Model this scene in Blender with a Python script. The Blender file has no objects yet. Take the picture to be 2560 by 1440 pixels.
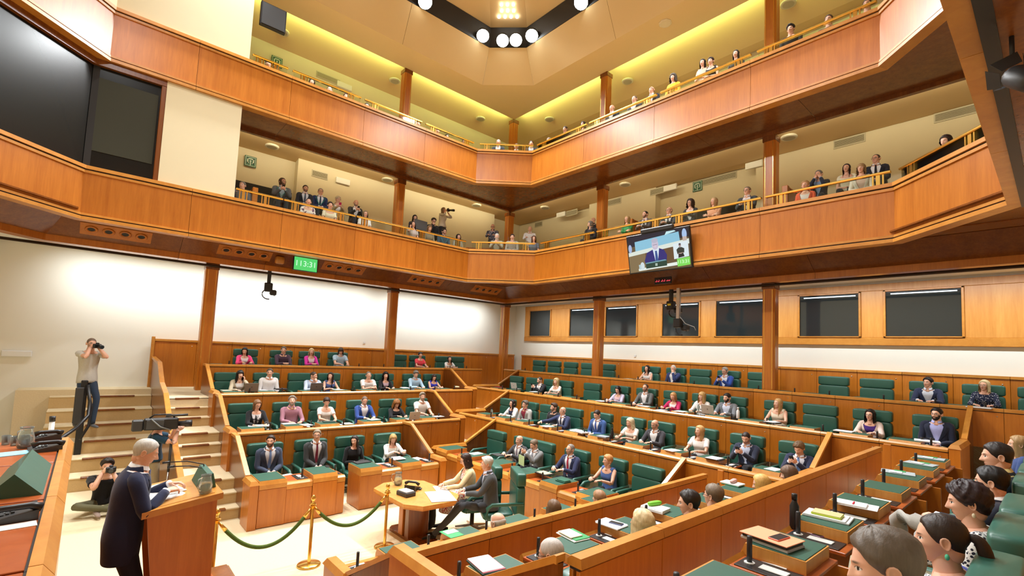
import bpy, bmesh, math, random
import numpy as np
from mathutils import Matrix, Vector
SC = bpy.context.scene
COL = SC.collection
PI = math.pi
rnd = random.Random(7)
# ------------------------------------------------------------------ camera
FPX, YAW, PIT, ROL, CY = 1204.878, -0.853263861, 0.073113773, -0.0443986424, 797.763
CAMZ = 3.2
_F = np.array([math.cos(PIT)*math.sin(YAW), math.cos(PIT)*math.cos(YAW), math.sin(PIT)])
_r = np.array([math.cos(YAW), -math.sin(YAW), 0.0]); _d = np.cross(_F, _r)
_R = math.cos(ROL)*_r + math.sin(ROL)*_d; _D = -math.sin(ROL)*_r + math.cos(ROL)*_d
cam_d = bpy.data.cameras.new('camera'); cam = bpy.data.objects.new('camera', cam_d); COL.objects.link(cam)
cam_d.sensor_width = 36; cam_d.lens = FPX/2560*36; cam_d.shift_y = (CY-720)/2560; cam_d.clip_start = .05; cam_d.clip_end = 200
M = Matrix.Identity(4)
for i in range(3):
    M[i][0] = _R[i]; M[i][1] = -_D[i]; M[i][2] = -_F[i]
M[2][3] = CAMZ
cam.matrix_world = M
SC.camera = cam
def ray(px, py): return (px-1280)/FPX*_R + (py-CY)/FPX*_D + _F
def on_x(px, py, x): v = ray(px, py); t = x/v[0]; return np.array([x, v[1]*t, CAMZ+v[2]*t])
def on_y(px, py, y): v = ray(px, py); t = y/v[1]; return np.array([v[0]*t, y, CAMZ+v[2]*t])
def on_z(px, py, z): v = ray(px, py); t = (z-CAMZ)/v[2]; return np.array([v[0]*t, v[1]*t, z])
# ------------------------------------------------------------------ light, exposure
SC.view_settings.view_transform = 'Standard'; SC.view_settings.look = 'None'
SC.view_settings.gamma = 1; SC.view_settings.use_curve_mapping = False
SC.view_settings.exposure = 0.06
world = bpy.data.worlds.new('world'); SC.world = world; world.use_nodes = True
bg = world.node_tree.nodes['Background']; bg.inputs[0].default_value = (1.0, .9, .72, 1); bg.inputs[1].default_value = 0.25
KEY = (.95, .985, 1.0)
LAMP_W = 210       # each ceiling floodlight
GROUND_W = 12
COVE_W = 9        # each cove tube length along the galleries
def area_light(name, loc, power, size, color, target=None, spread=PI, size_y=None, parent=None):
    d = bpy.data.lights.new(name, 'AREA'); d.energy = power; d.color = color; d.spread = spread
    if size_y: d.shape = 'RECTANGLE'; d.size = size; d.size_y = size_y
    else: d.shape = 'DISK'; d.size = size
    o = bpy.data.objects.new(name, d); COL.objects.link(o); o.location = loc
    if target is not None:
        o.rotation_euler = (Vector(target)-Vector(loc)).to_track_quat('-Z', 'Y').to_euler()
    if parent: o.parent = parent
    return o
# ------------------------------------------------------------------ helpers
def srgb(r, g, b): return tuple(((c/255)/12.92 if c/255 <= .04045 else ((c/255+.055)/1.055)**2.4) for c in (r, g, b))
class MB:
    """collects geometry that becomes ONE mesh"""
    def __init__(s): s.v = []; s.f = []
    def add(s, vs, fs):
        o = len(s.v); s.v.extend([tuple(map(float, p)) for p in vs]); s.f.extend([tuple(o+i for i in f) for f in fs]); return s
    def box(s, x0, x1, y0, y1, z0, z1, c=0.0):
        if x0 > x1: x0, x1 = x1, x0
        if y0 > y1: y0, y1 = y1, y0
        if z0 > z1: z0, z1 = z1, z0
        if c <= 0:
            return s.add([(x, y, z) for z in (z0, z1) for y in (y0, y1) for x in (x0, x1)],
                  [(0,2,3,1), (4,5,7,6), (0,1,5,4), (2,6,7,3), (0,4,6,2), (1,3,7,5)])
        X, Y, Z = (x0, x1), (y0, y1), (z0, z1); vs = []; idx = {}
        for i in (0, 1):
            for j in (0, 1):
                for k in (0, 1):
                    sx, sy, sz = (c if i == 0 else -c), (c if j == 0 else -c), (c if k == 0 else -c)
                    for a, p in enumerate(((X[i], Y[j]+sy, Z[k]+sz), (X[i]+sx, Y[j], Z[k]+sz), (X[i]+sx, Y[j]+sy, Z[k]))):
                        idx[i, j, k, a] = len(vs); vs.append(p)
        fs = []
        fs += [(idx[0,0,0,0], idx[0,0,1,0], idx[0,1,1,0], idx[0,1,0,0]), (idx[1,0,0,0], idx[1,1,0,0], idx[1,1,1,0], idx[1,0,1,0])]
        fs += [(idx[0,0,0,1], idx[1,0,0,1], idx[1,0,1,1], idx[0,0,1,1]), (idx[0,1,0,1], idx[0,1,1,1], idx[1,1,1,1], idx[1,1,0,1])]
        fs += [(idx[0,0,0,2], idx[0,1,0,2], idx[1,1,0,2], idx[1,0,0,2]), (idx[0,0,1,2], idx[1,0,1,2], idx[1,1,1,2], idx[0,1,1,2])]
        for j in (0, 1):
            for k in (0, 1): fs.append((idx[0,j,k,1], idx[0,j,k,2], idx[1,j,k,2], idx[1,j,k,1]))
        for i in (0, 1):
            for k in (0, 1): fs.append((idx[i,0,k,0], idx[i,0,k,2], idx[i,1,k,2], idx[i,1,k,0]))
        for i in (0, 1):
            for j in (0, 1): fs.append((idx[i,j,0,0], idx[i,j,0,1], idx[i,j,1,1], idx[i,j,1,0]))
        for i in (0, 1):
            for j in (0, 1):
                for k in (0, 1): fs.append((idx[i,j,k,0], idx[i,j,k,1], idx[i,j,k,2]))
        return s.add(vs, fs)
    def prism(s, poly, axis, a0, a1):
        """poly: 2D points; extruded along axis 0/1/2 from a0 to a1"""
        n = len(poly)
        def P(p, a): q = list(p); q.insert(axis, a); return tuple(q)
        vs = [P(p, a0) for p in poly]+[P(p, a1) for p in poly]
        fs = [tuple(range(n))[::-1], tuple(range(n, 2*n))]+[(i, (i+1) % n, n+(i+1) % n, n+i) for i in range(n)]
        return s.add(vs, fs)
    def tube(s, pts, r, n=8, cap=True):
        pts = [np.array(p, float) for p in pts]; m = len(pts)
        rs = r if hasattr(r, '__len__') else [r]*m
        vs = []; up = np.array([0, 0, 1.0])
        for i in range(m):
            t = pts[min(i+1, m-1)]-pts[max(i-1, 0)]; t /= (np.linalg.norm(t)+1e-9)
            a = np.cross(t, up)
            if np.linalg.norm(a) < .05: a = np.cross(t, np.array([0, 1.0, 0]))
            a /= np.linalg.norm(a); b = np.cross(a, t)
            for k in range(n):
                w = 2*PI*k/n; vs.append(pts[i]+rs[i]*(math.cos(w)*a+math.sin(w)*b))
        fs = [(i*n+k, i*n+(k+1) % n, (i+1)*n+(k+1) % n, (i+1)*n+k) for i in range(m-1) for k in range(n)]
        if cap: fs += [tuple(range(n))[::-1], tuple((m-1)*n+k for k in range(n))]
        return s.add(vs, fs)
    def lathe(s, prof, n=16, c=(0, 0, 0)):
        vs = [(c[0]+r*math.cos(2*PI*k/n), c[1]+r*math.sin(2*PI*k/n), c[2]+z) for r, z in prof for k in range(n)]
        m = len(prof)
        fs = [(i*n+k, i*n+(k+1) % n, (i+1)*n+(k+1) % n, (i+1)*n+k) for i in range(m-1) for k in range(n)]
        fs += [tuple(range(n))[::-1], tuple((m-1)*n+k for k in range(n))]
        return s.add(vs, fs)
    def grid(s, P):
        """P: (m,n,3) array of points"""
        m, n, _ = P.shape
        return s.add(P.reshape(-1, 3), [(i*n+j, i*n+j+1, (i+1)*n+j+1, (i+1)*n+j) for i in range(m-1) for j in range(n-1)])
    def cushion(s, x0, x1, y0, y1, z0, z1, p=4, n=10, m=7):
        cx, cy, cz, rx, ry, rz = (x0+x1)/2, (y0+y1)/2, (z0+z1)/2, (x1-x0)/2, (y1-y0)/2, (z1-z0)/2
        def sg(v): return math.copysign(abs(v)**(2/p), v)
        vs = []
        for i in range(m+1):
            ph = -PI/2+PI*i/m
            for k in range(n*2):
                th = PI*k/n
                vs.append((cx+rx*sg(math.cos(ph))*sg(math.cos(th)), cy+ry*sg(math.cos(ph))*sg(math.sin(th)), cz+rz*sg(math.sin(ph))))
        N = n*2
        return s.add(vs, [(i*N+k, i*N+(k+1) % N, (i+1)*N+(k+1) % N, (i+1)*N+k) for i in range(m) for k in range(N)])
    def xf(s, mat):
        s.v = [tuple(mat @ Vector(p)) for p in s.v]; return s
    def mesh(s, name, mat=None, smooth=False):
        me = bpy.data.meshes.new(name); me.from_pydata(s.v, [], s.f)
        bm = bmesh.new(); bm.from_mesh(me); bmesh.ops.recalc_face_normals(bm, faces=bm.faces); bm.to_mesh(me); bm.free()
        if smooth: me.polygons.foreach_set('use_smooth', [True]*len(me.polygons))
        if mat: me.materials.append(mat)
        return me
    def build(s, name, mat, parent=None, smooth=False, loc=None, rz=0):
        o = bpy.data.objects.new(name, s.mesh(name, mat, smooth)); COL.objects.link(o)
        if parent is not None: o.parent = parent
        if loc is not None: o.location = loc
        if rz: o.rotation_euler = (0, 0, rz)
        return o
def tag(o, label=None, cat=None, group=None, kind=None):
    if label: o['label'] = label
    if cat: o['category'] = cat
    if group: o['group'] = group
    if kind: o['kind'] = kind
    return o
def empty(name, loc=(0, 0, 0), rz=0, label=None, cat=None, group=None, kind=None, parent=None):
    o = bpy.data.objects.new(name, None); COL.objects.link(o); o.location = loc; o.rotation_euler = (0, 0, rz)
    o.empty_display_size = .1
    if parent: o.parent = parent
    return tag(o, label, cat, group, kind)
KIDS = {}
def kids(o): return [c for c in o.children]
def copy_tree(o, loc=None, rz=None, label=None, parent=None):
    c = o.copy(); COL.objects.link(c); c.parent = parent
    for ch in list(o.children): copy_tree(ch, parent=c)
    if loc is not None: c.location = loc
    if rz is not None: c.rotation_euler = (0, 0, rz)
    if label: c['label'] = label
    return c
def struct(name, mb, mat, parent=None, smooth=False):
    o = mb.build(name, mat, parent, smooth)
    if parent is None: o['kind'] = 'structure'
    return o
# ------------------------------------------------------------------ materials
def new_mat(name):
    m = bpy.data.materials.new(name); m.use_nodes = True
    nt = m.node_tree; b = nt.nodes['Principled BSDF']; return m, nt, b
def N(nt, t, **kw):
    n = nt.nodes.new(t)
    for k, v in kw.items():
        if k in n.inputs: n.inputs[k].default_value = v
        else: setattr(n, k, v)
    return n
def lk(nt, a, b): nt.links.new(a, b)
def plain(name, col, rough=.5, metal=0.0, noise=0.0, nscale=8, bump=0.0, emit=0, spec=.5, coat=0.0, alpha=1, trans=0):
    m, nt, b = new_mat(name)
    b.inputs['Base Color'].default_value = (*col, 1); b.inputs['Roughness'].default_value = rough; b.inputs['Metallic'].default_value = metal
    b.inputs['Specular IOR Level'].default_value = spec; b.inputs['Coat Weight'].default_value = coat
    b.inputs['Transmission Weight'].default_value = trans
    if noise or bump:
        tc = N(nt, 'ShaderNodeTexCoord'); nz = N(nt, 'ShaderNodeTexNoise', Scale=nscale, Detail=4.0)
        lk(nt, tc.outputs['Object'], nz.inputs['Vector'])
        if noise:
            mx = N(nt, 'ShaderNodeMixRGB'); mx.inputs[1].default_value = (*[c*(1-noise) for c in col], 1); mx.inputs[2].default_value = (*[min(1, c*(1+noise)) for c in col], 1)
            lk(nt, nz.outputs['Fac'], mx.inputs[0]); lk(nt, mx.outputs[0], b.inputs['Base Color'])
        if bump:
            bp = N(nt, 'ShaderNodeBump', Strength=bump, Distance=.01); lk(nt, nz.outputs['Fac'], bp.inputs['Height']); lk(nt, bp.outputs[0], b.inputs['Normal'])
    if emit: b.inputs['Emission Color'].default_value = (*col, 1); b.inputs['Emission Strength'].default_value = emit
    return m
def wood(name, c1, c2, rough=.35, stretch=(9, 9, .7), scale=3.0, coat=.25, vary=.12):
    m, nt, b = new_mat(name)
    tc = N(nt, 'ShaderNodeTexCoord'); oi = N(nt, 'ShaderNodeObjectInfo')
    ad = N(nt, 'ShaderNodeVectorMath', operation='MULTIPLY_ADD'); lk(nt, oi.outputs['Random'], ad.inputs[0]); ad.inputs[1].default_value = (17, 31, 23)
    lk(nt, tc.outputs['Object'], ad.inputs[2])
    mp = N(nt, 'ShaderNodeMapping'); mp.inputs['Scale'].default_value = stretch; lk(nt, ad.outputs[0], mp.inputs['Vector'])
    n1 = N(nt, 'ShaderNodeTexNoise', Scale=scale, Detail=6.0, Roughness=.65, Distortion=.6); lk(nt, mp.outputs[0], n1.inputs['Vector'])
    n2 = N(nt, 'ShaderNodeTexNoise', Scale=scale*.25, Detail=2.0); lk(nt, mp.outputs[0], n2.inputs['Vector'])
    ma = N(nt, 'ShaderNodeMath', operation='MULTIPLY_ADD'); ma.inputs[1].default_value = .55; lk(nt, n1.outputs['Fac'], ma.inputs[0])
    mb_ = N(nt, 'ShaderNodeMath', operation='MULTIPLY'); mb_.inputs[1].default_value = .5; lk(nt, n2.outputs['Fac'], mb_.inputs[0]); lk(nt, mb_.outputs[0], ma.inputs[2])
    cr = N(nt, 'ShaderNodeValToRGB'); cr.color_ramp.elements[0].position = .3; cr.color_ramp.elements[1].position = .75
    cr.color_ramp.elements[0].color = (*c2, 1); cr.color_ramp.elements[1].color = (*c1, 1); lk(nt, ma.outputs[0], cr.inputs[0])
    hs = N(nt, 'ShaderNodeHueSaturation'); lk(nt, cr.outputs[0], hs.inputs['Color'])
    mr = N(nt, 'ShaderNodeMapRange'); mr.inputs['To Min'].default_value = 1-vary; mr.inputs['To Max'].default_value = 1+vary
    lk(nt, oi.outputs['Random'], mr.inputs['Value']); lk(nt, mr.outputs[0], hs.inputs['Value'])
    lk(nt, hs.outputs[0], b.inputs['Base Color'])
    b.inputs['Roughness'].default_value = rough; b.inputs['Coat Weight'].default_value = coat; b.inputs['Coat Roughness'].default_value = .25
    return m
def objcol(name, rough=.8, nscale=60, var=.18, bump=.25, sheen=.0, stretch=(1, 1, 1), spec=.3, dist=.004):
    """cloth or hair: takes its colour from the object's own colour"""
    m, nt, b = new_mat(name)
    oi = N(nt, 'ShaderNodeObjectInfo'); tc = N(nt, 'ShaderNodeTexCoord')
    mp = N(nt, 'ShaderNodeMapping'); mp.inputs['Scale'].default_value = stretch; lk(nt, tc.outputs['Object'], mp.inputs['Vector'])
    nz = N(nt, 'ShaderNodeTexNoise', Scale=nscale, Detail=5.0, Roughness=.6); lk(nt, mp.outputs[0], nz.inputs['Vector'])
    mr = N(nt, 'ShaderNodeMapRange'); mr.inputs['To Min'].default_value = 1-var; mr.inputs['To Max'].default_value = 1+var; lk(nt, nz.outputs['Fac'], mr.inputs['Value'])
    hs = N(nt, 'ShaderNodeHueSaturation'); lk(nt, oi.outputs['Color'], hs.inputs['Color']); lk(nt, mr.outputs[0], hs.inputs['Value'])
    lk(nt, hs.outputs[0], b.inputs['Base Color']); b.inputs['Roughness'].default_value = rough; b.inputs['Specular IOR Level'].default_value = spec
    b.inputs['Sheen Weight'].default_value = sheen
    bp = N(nt, 'ShaderNodeBump', Strength=bump, Distance=dist); lk(nt, nz.outputs['Fac'], bp.inputs['Height']); lk(nt, bp.outputs[0], b.inputs['Normal'])
    return m
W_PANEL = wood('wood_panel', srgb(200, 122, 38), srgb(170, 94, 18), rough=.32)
W_DARK_SHADE = wood('wood_dark_and_shaded', srgb(136, 76, 26), srgb(102, 52, 14), rough=.25)  # dark wood; on soffits, panel wood with shade put into its colour
W_TRIM = wood('wood_trim', srgb(212, 148, 64), srgb(184, 116, 38), rough=.35, stretch=(3, 3, 3), scale=3)
W_RED = wood('wood_red', srgb(184, 94, 42), srgb(156, 72, 28), rough=.28, stretch=(6, 6, 6), scale=2)
W_PALE = wood('wood_pale', srgb(218, 158, 78), srgb(194, 126, 48), rough=.4)
M_GROOVE = plain('dark_groove', (.02, .012, .008), .6)
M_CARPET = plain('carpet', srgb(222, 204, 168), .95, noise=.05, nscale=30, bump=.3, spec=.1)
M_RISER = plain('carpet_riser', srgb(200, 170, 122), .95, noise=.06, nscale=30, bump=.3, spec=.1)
M_WHITE = plain('white_wall', srgb(236, 235, 226), .7, noise=.015, nscale=2, bump=.02)
M_CREAM = plain('cream_wall', srgb(220, 208, 174), .8, noise=.02, nscale=3, bump=.03)
M_CEIL = plain('ceiling_paint', srgb(226, 200, 150), .8, noise=.015, nscale=2)
M_CEILG = plain('gallery_ceiling', srgb(214, 186, 136), .8, noise=.015, nscale=2)
M_GREEN = plain('green_leather', srgb(44, 94, 80), .42, noise=.12, nscale=5, bump=.12, coat=.05)
M_GPAD = plain('green_pad', srgb(38, 84, 66), .55, noise=.08, nscale=20)
M_BRASS = plain('brass', srgb(232, 190, 100), .22, metal=1.0)
M_BLACK = plain('black_plastic', (.012, .012, .013), .4)
M_DGREY = plain('dark_grey', (.035, .036, .038), .45)
M_STEEL = plain('steel', (.6, .6, .6), .3, metal=1.0)
M_PAPER = plain('paper', srgb(244, 244, 240), .8)
M_LGREY = plain('light_grey', srgb(205, 205, 200), .6)
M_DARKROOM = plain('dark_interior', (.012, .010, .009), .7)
M_WIN = plain('booth_glass', (.020, .026, .028), .06, spec=.6)
M_REDFELT = plain('red_upholstery', srgb(170, 58, 34), .8)
M_GLASS, _nt, _b = new_mat('clear_glass')
_nt.nodes.remove(_b)
_mx = N(_nt, 'ShaderNodeMixShader'); _tr = N(_nt, 'ShaderNodeBsdfTransparent'); _gl = N(_nt, 'ShaderNodeBsdfGlossy', Roughness=.05)
_lw = N(_nt, 'ShaderNodeLayerWeight', Blend=.25); _tr.inputs[0].default_value = (.93, .96, .93, 1)
lk(_nt, _lw.outputs['Fresnel'], _mx.inputs[0]); lk(_nt, _tr.outputs[0], _mx.inputs[1]); lk(_nt, _gl.outputs[0], _mx.inputs[2])
lk(_nt, _mx.outputs[0], _nt.nodes['Material Output'].inputs[0])
CLOTH = objcol('cloth', .85, 45, .12, .35, sheen=.15)
HAIR = objcol('hair', .5, 55, .35, .5, stretch=(1.6, 1.6, .22), spec=.4)
COLOURED = objcol('coloured', .55, 20, .04, .0)
# ================================================================== ROOM
XW, YW = -17.1, 15.15            # left and back wall planes
XLF, YRF = -14.14, 11.8          # gallery front planes
PX, PY, PW = -15.85, 13.43, .155 # pillar rows
TZ = .613                        # rise of one tier
XL = [None, -9.23, -11.1, -13.05, -14.95, -16.9]     # front of the desks, left block
YR = [None, 6.75, 8.7, 10.75, 12.9, 15.0]            # back block
XN = [None, -5.53, -4.03, -2.05, -.07]                # near block
def fl(k): return TZ*(k-1)
# ---- floors
m = MB(); m.box(-17.4, 3.2, -4.2, 15.4, -.2, 0); struct('floor', m, M_CARPET)
for k in (2, 3, 4):
    m = MB(); z0, z1 = fl(k)-TZ, fl(k)
    m.box(XW, XL[k]+.0, 2.36, YW, z0, z1)
    m.box(XL[k], 3.0, YR[k], YW, z0, z1)
    m.box(XN[k], 3.0, 2.32 if k < 3 else 1.3, YR[k], z0, z1)
    struct('floor_tier', m, M_CARPET)
    m = MB()   # steps in the aisle at the far corner
    for j in (1, 2):
        d = .27*j; zz = z1-TZ/3*j
        m.box(-15.6, XL[k]+d, YR[1]-.3, YR[k]-d, z0, zz); m.box(-15.6+.4*k, XL[k]+d+1.4, YR[k]-d, YR[k], z0, zz)
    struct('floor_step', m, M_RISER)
m = MB(); m.box(-.07, 3.0, -.4, 1.3, 0, fl(4)); struct('floor_landing', m, M_CARPET)
m = MB(); m.box(XW, -16.3, -1.2, 2.36, 0, fl(4)); m.box(-16.35, -13.62, 1.42, 2.36, 0, fl(4)-.005); struct('floor_upper_landing', m, M_CARPET)
def step(parent, x0, x1, y0, y1, z, ny0, ny1):
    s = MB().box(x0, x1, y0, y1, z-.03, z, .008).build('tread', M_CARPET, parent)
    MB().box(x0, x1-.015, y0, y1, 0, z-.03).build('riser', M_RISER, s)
    MB().box(x1-.07, x1+.012, ny0, ny1, z-.035, z+.006, .006).build('nosing', W_DARK_SHADE, s)
st = empty('staircase', label='wide carpeted staircase with wooden nosings beside the white left wall', cat='staircase')
for i in range(6):
    x1 = -13.38-.53*i; step(st, -16.4, x1, -.6, 1.38, .283*(i+1), .1, 1.02)
st = empty('staircase', label='narrow carpeted staircase between the balustrade and the left block of desks', cat='staircase')
xs = [-10.0, -10.28, -10.52, -11.72, -11.98, -12.22, -13.2, -13.46, -13.62]
for i, x1 in enumerate(xs): step(st, -14.2, x1, 1.46, 2.36, .2044*(i+1), 1.62, 2.1)
# balustrade
b = empty('balustrade', label='dark wood balustrade with a stepped pale cap between the two staircases', cat='balustrade')
cap = [(-10.25, .74), (-11.9, 1.36), (-12.3, 1.42), (-13.4, 1.93), (-14.3, 2.1), (-15.2, 2.55), (-16.9, 2.64)]
MB().prism(cap+[(-16.9, 0), (-10.25, 0)], 1, 1.385, 1.44).build('board', W_DARK_SHADE, b)
for i in range(len(cap)-1):
    (xa, za), (xb, zb) = cap[i], cap[i+1]
    MB().prism([(xa, za), (xb, zb), (xb, zb+.06), (xa, za+.06)], 1, 1.365, 1.46).build('cap_rail', W_TRIM, b)
MB().box(-10.3, -10.2, 1.36, 1.465, 0, .8, .01).build('end_post', W_TRIM, b)
# ---- walls
m = MB(); m.box(XW-.2, XW, -4.2, YW+.2, 0, 14); struct('wall_left', m, M_WHITE)
m = MB(); m.box(XW, 3.2, YW, YW+.2, 0, 14); struct('wall_back', m, M_WHITE)
m = MB(); m.box(3.0, 3.2, -4.2, YW, 0, 17); struct('wall_right', m, M_WHITE)
m = MB(); m.box(XW, 3.2, -4.2, -4.0, 0, 17); struct('wall_front', m, M_CREAM)
# lower-hall walls under the gallery are white, gallery walls cream: thin lining boards of plaster
m = MB(); m.box(XW, XW+.03, -4.0, YW, 5.9, 9.6); m.box(XW, 3.0, YW-.03, YW, 5.9, 9.6); struct('wall_lining_lower_gallery', m, M_CREAM)
m = MB(); m.box(XW, XW+.03, -4.0, YW, 10.0, 13.9); m.box(XW, 3.0, YW-.03, YW, 10.0, 13.9); struct('wall_lining_upper_gallery', m, M_CREAM)
# ---- wainscot
def wains(name, pieces, axis):
    r = empty(name, kind='structure')
    for a0, a1 in pieces:
        for z0, z1, nm, mat, d in ((fl(4), 3.13, 'panel', W_PANEL, 0), (3.135, 3.2, 'cap_rail', W_TRIM, .025)):
            m = MB()
            if axis == 'x': m.box(XW, -16.9+d, a0+.003, a1-.003, z0, z1, .004)
            else: m.box(a0+.003, a1-.003, YW, 15.0-d, z0, z1, .004)
            m.build(nm, mat, r)
        if nm:
            p = (-16.9, a1-.12, 3.02) if axis == 'x' else (a1-.12, 15.0, 3.02)
            m = MB(); m.cushion(-.014, .014, -.014, .014, -.014, .014, 2, 5, 4); m.build('stud', M_STEEL, r, True, p)
    return r
wains('baseboard_left', [(1.41, 2.42)]+[(2.42+.92*i, 2.42+.92*(i+1)) for i in range(13)]+[(14.38, 15.0)], 'x')
wains('baseboard_back', [(-.76-.92*(i+1), -.76-.92*i) for i in range(17)]+[(-.76, .16), (.16, 1.08), (1.08, 2.9)], 'y')
MB().box(-16.98, -16.86, 1.33, 1.41, fl(4), 3.26, .01).build('end_post', W_TRIM, bpy.data.objects['baseboard_left'])
# ---- window band with interpreters' booths
r = empty('trim_1', kind='structure')
WIN = [(-16.05, -14.66), (-13.62, -12.12), (-11.75, -10.25), (-9.28, -7.83), (-7.35, -5.6), (-4.93, -3.44), (-2.97, -1.46)]
ZB, ZT, Z0, Z1 = 3.84, 5.42, 4.04, 5.24
MB().box(-16.35, 2.9, 15.06, YW, ZB, Z0, .008).build('sill_board', W_TRIM, r)
MB().box(-16.35, 2.9, 15.06, YW, Z1, ZT, .008).build('head_board', W_PALE, r)
edges = [-16.35]+[e for w in WIN for e in w]+[2.9]
for i in range(0, len(edges), 2):
    MB().box(edges[i], edges[i+1], 15.07, YW, Z0, Z1, .006).build('post_board', W_PALE, r)
M_TUBE = plain('booth_tube', (.75, .9, 1.0), .5, emit=1.6)
for i, (a, c) in enumerate(WIN):
    w = empty('window_%d' % (i+1), kind='structure')
    for q in ((a, a+.05, Z0, Z1), (c-.05, c, Z0, Z1), (a, c, Z0, Z0+.03), (a, c, Z1-.04, Z1)):
        MB().box(q[0], q[1], 15.03, 15.08, q[2], q[3], .006).build('window_frame', W_TRIM, w)
    MB().box(a+.04, c-.04, 15.085, 15.1, Z0+.02, Z1-.03).build('window_pane', M_WIN, w)
    if i in (1, 2, 3, 4, 5, 6): MB().box(a+.15, c-.12, 15.07, 15.083, Z1-.11, Z1-.085).build('booth_tube', M_TUBE, w)
# ---- sweeps along a plan line
def miter(path):
    out = []
    P = [np.array(p, float) for p in path]
    for i in range(len(P)):
        ns = []
        for a, b2 in ((i-1, i), (i, i+1)):
            if a >= 0 and b2 < len(P):
                d = P[b2]-P[a]; d /= np.linalg.norm(d); ns.append(np.array([d[1], -d[0]]))
        n = sum(ns)/len(ns); n = n/ (n@ns[0]); out.append(n)
    return out
def sweep(path, mit, prof):
    """prof: closed loop of (d, z); path points with their mitred normals"""
    m = MB(); n = len(prof); vs = []
    for p, q in zip(path, mit):
        for d, z in prof: vs.append((p[0]+q[0]*d, p[1]+q[1]*d, z))
    k = len(path)
    fs = [(i*n+j, i*n+(j+1) % n, (i+1)*n+(j+1) % n, (i+1)*n+j) for i in range(k-1) for j in range(n)]
    fs += [tuple(range(n))[::-1], tuple((k-1)*n+j for j in range(n))]
    return m.add(vs, fs)
def rect(d0, d1, z0, z1): return [(d0, z0), (d1, z0), (d1, z1), (d0, z1)]
def pieces(path, cuts):
    """split each straight segment at joints; yields (points, normals)"""
    mt = miter(path); out = []
    for i in range(len(path)-1):
        a, b2 = np.array(path[i], float), np.array(path[i+1], float); d = (b2-a); L = np.linalg.norm(d); d /= L
        nr = np.array([d[1], -d[0]])
        ts = [0]+[t for t in cuts.get(i, []) if .2 < t < L-.2]+[L]
        for j in range(len(ts)-1):
            g0 = 0 if j == 0 else .004; g1 = 0 if j == len(ts)-2 else .004
            out.append(([a+d*(ts[j]+g0), a+d*(ts[j+1]-g1)], [mt[i] if j == 0 else nr, mt[i+1] if j == len(ts)-2 else nr]))
    return out
def gallery(name, path, zt, zc, cuts):
    r = empty(name, kind='structure'); mt = miter(path)
    for p, q in pieces(path, cuts):
        sweep(p, q, rect(-.05, 0, zt+.15, zc-.155)).build('front_panel', W_PANEL, r)
        sweep(p, q, rect(-.2, .05, zt, zt+.07)).build('base_trim', W_TRIM, r)
        sweep(p, q, rect(-.05, .03, zt+.10, zt+.15)).build('base_trim', W_TRIM, r)
        sweep(p, q, rect(-.05, .03, zc-.16, zc-.105)).build('cap_rail', W_TRIM, r)
        sweep(p, q, rect(-.26, .05, zc-.075, zc)).build('cap_rail', W_TRIM, r)
    sweep(path, mt, rect(-.05, .012, zt+.06, zt+.11)).build('groove', M_GROOVE, r)
    sweep(path, mt, rect(-.05, .012, zc-.11, zc-.07)).build('groove', M_GROOVE, r)
    sweep(path, mt, rect(-.195, -.052, zt+.075, zc-.08)).build('back_board', W_DARK_SHADE, r)
    return r
LOW = [(-12.2, -2.31), (XLF, -.37), (XLF, 10.1), (-12.42, YRF), (-2.13, YRF), (-.44, 10.11), (-.44, -2.31)]
UPP = [(-12.2, -2.1), (XLF, -.16), (XLF, 10.26), (-12.78, YRF), (-2.33, YRF), (-.44, 9.91), (-.44, -2.3)]
def cl(y): return [v-y for v in (1.63, 3.74, 5.84, 7.95)]
def cr(x): return [v-x for v in (-10.2, -7.55, -4.9)]
g1 = gallery('wall_lower_gallery', LOW, 5.74, 6.95, {1: cl(-.37), 3: [v+12.42 for v in (-10.1, -7.4, -4.68)], 5: [2.5, 5, 7.5]})
g2 = gallery('wall_upper_gallery', UPP, 9.44, 10.74, {1: [v+.16 for v in (1.5, 3.71, 5.87, 8.05)], 3: [v+12.78 for v in (-10.3, -7.64, -4.93)], 5: [2.5, 5, 7.5]})
RECT = [(-12.2, -2.31), (XLF, -.37), (XLF, YRF), (-.44, YRF), (-.44, -2.31)]
# fascia under the lower gallery (sloping board with the air vents, then a beam on the pillars)
r = empty('wall_fascia', kind='structure'); mt = miter(RECT)
for p, q in pieces(RECT, {1: [2.0, 4.1, 6.2, 8.3, 10.4], 2: [2.2, 4.9, 7.6, 10.2]}):
    sweep(p, q, [(-.72, 5.92), (-1.38, 5.52), (-1.44, 5.58), (-.76, 5.98)]).build('sloping_board', W_DARK_SHADE, r)
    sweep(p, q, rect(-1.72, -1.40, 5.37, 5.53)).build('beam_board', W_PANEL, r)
m = MB(); m.add([(p[0], p[1], 5.95) for p in [(XLF-.1, 10.0), (-14.95, 9.6), (-14.95, 12.6), (-12.0, 12.6), (-12.4, YRF+.1)]], [(0, 1, 2, 3, 4)]); m.build('corner_soffit', W_DARK_SHADE, r)
sweep(RECT, mt, rect(-.8, -.15, 5.93, 5.97)).build('soffit_board', W_DARK_SHADE, r)
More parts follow.
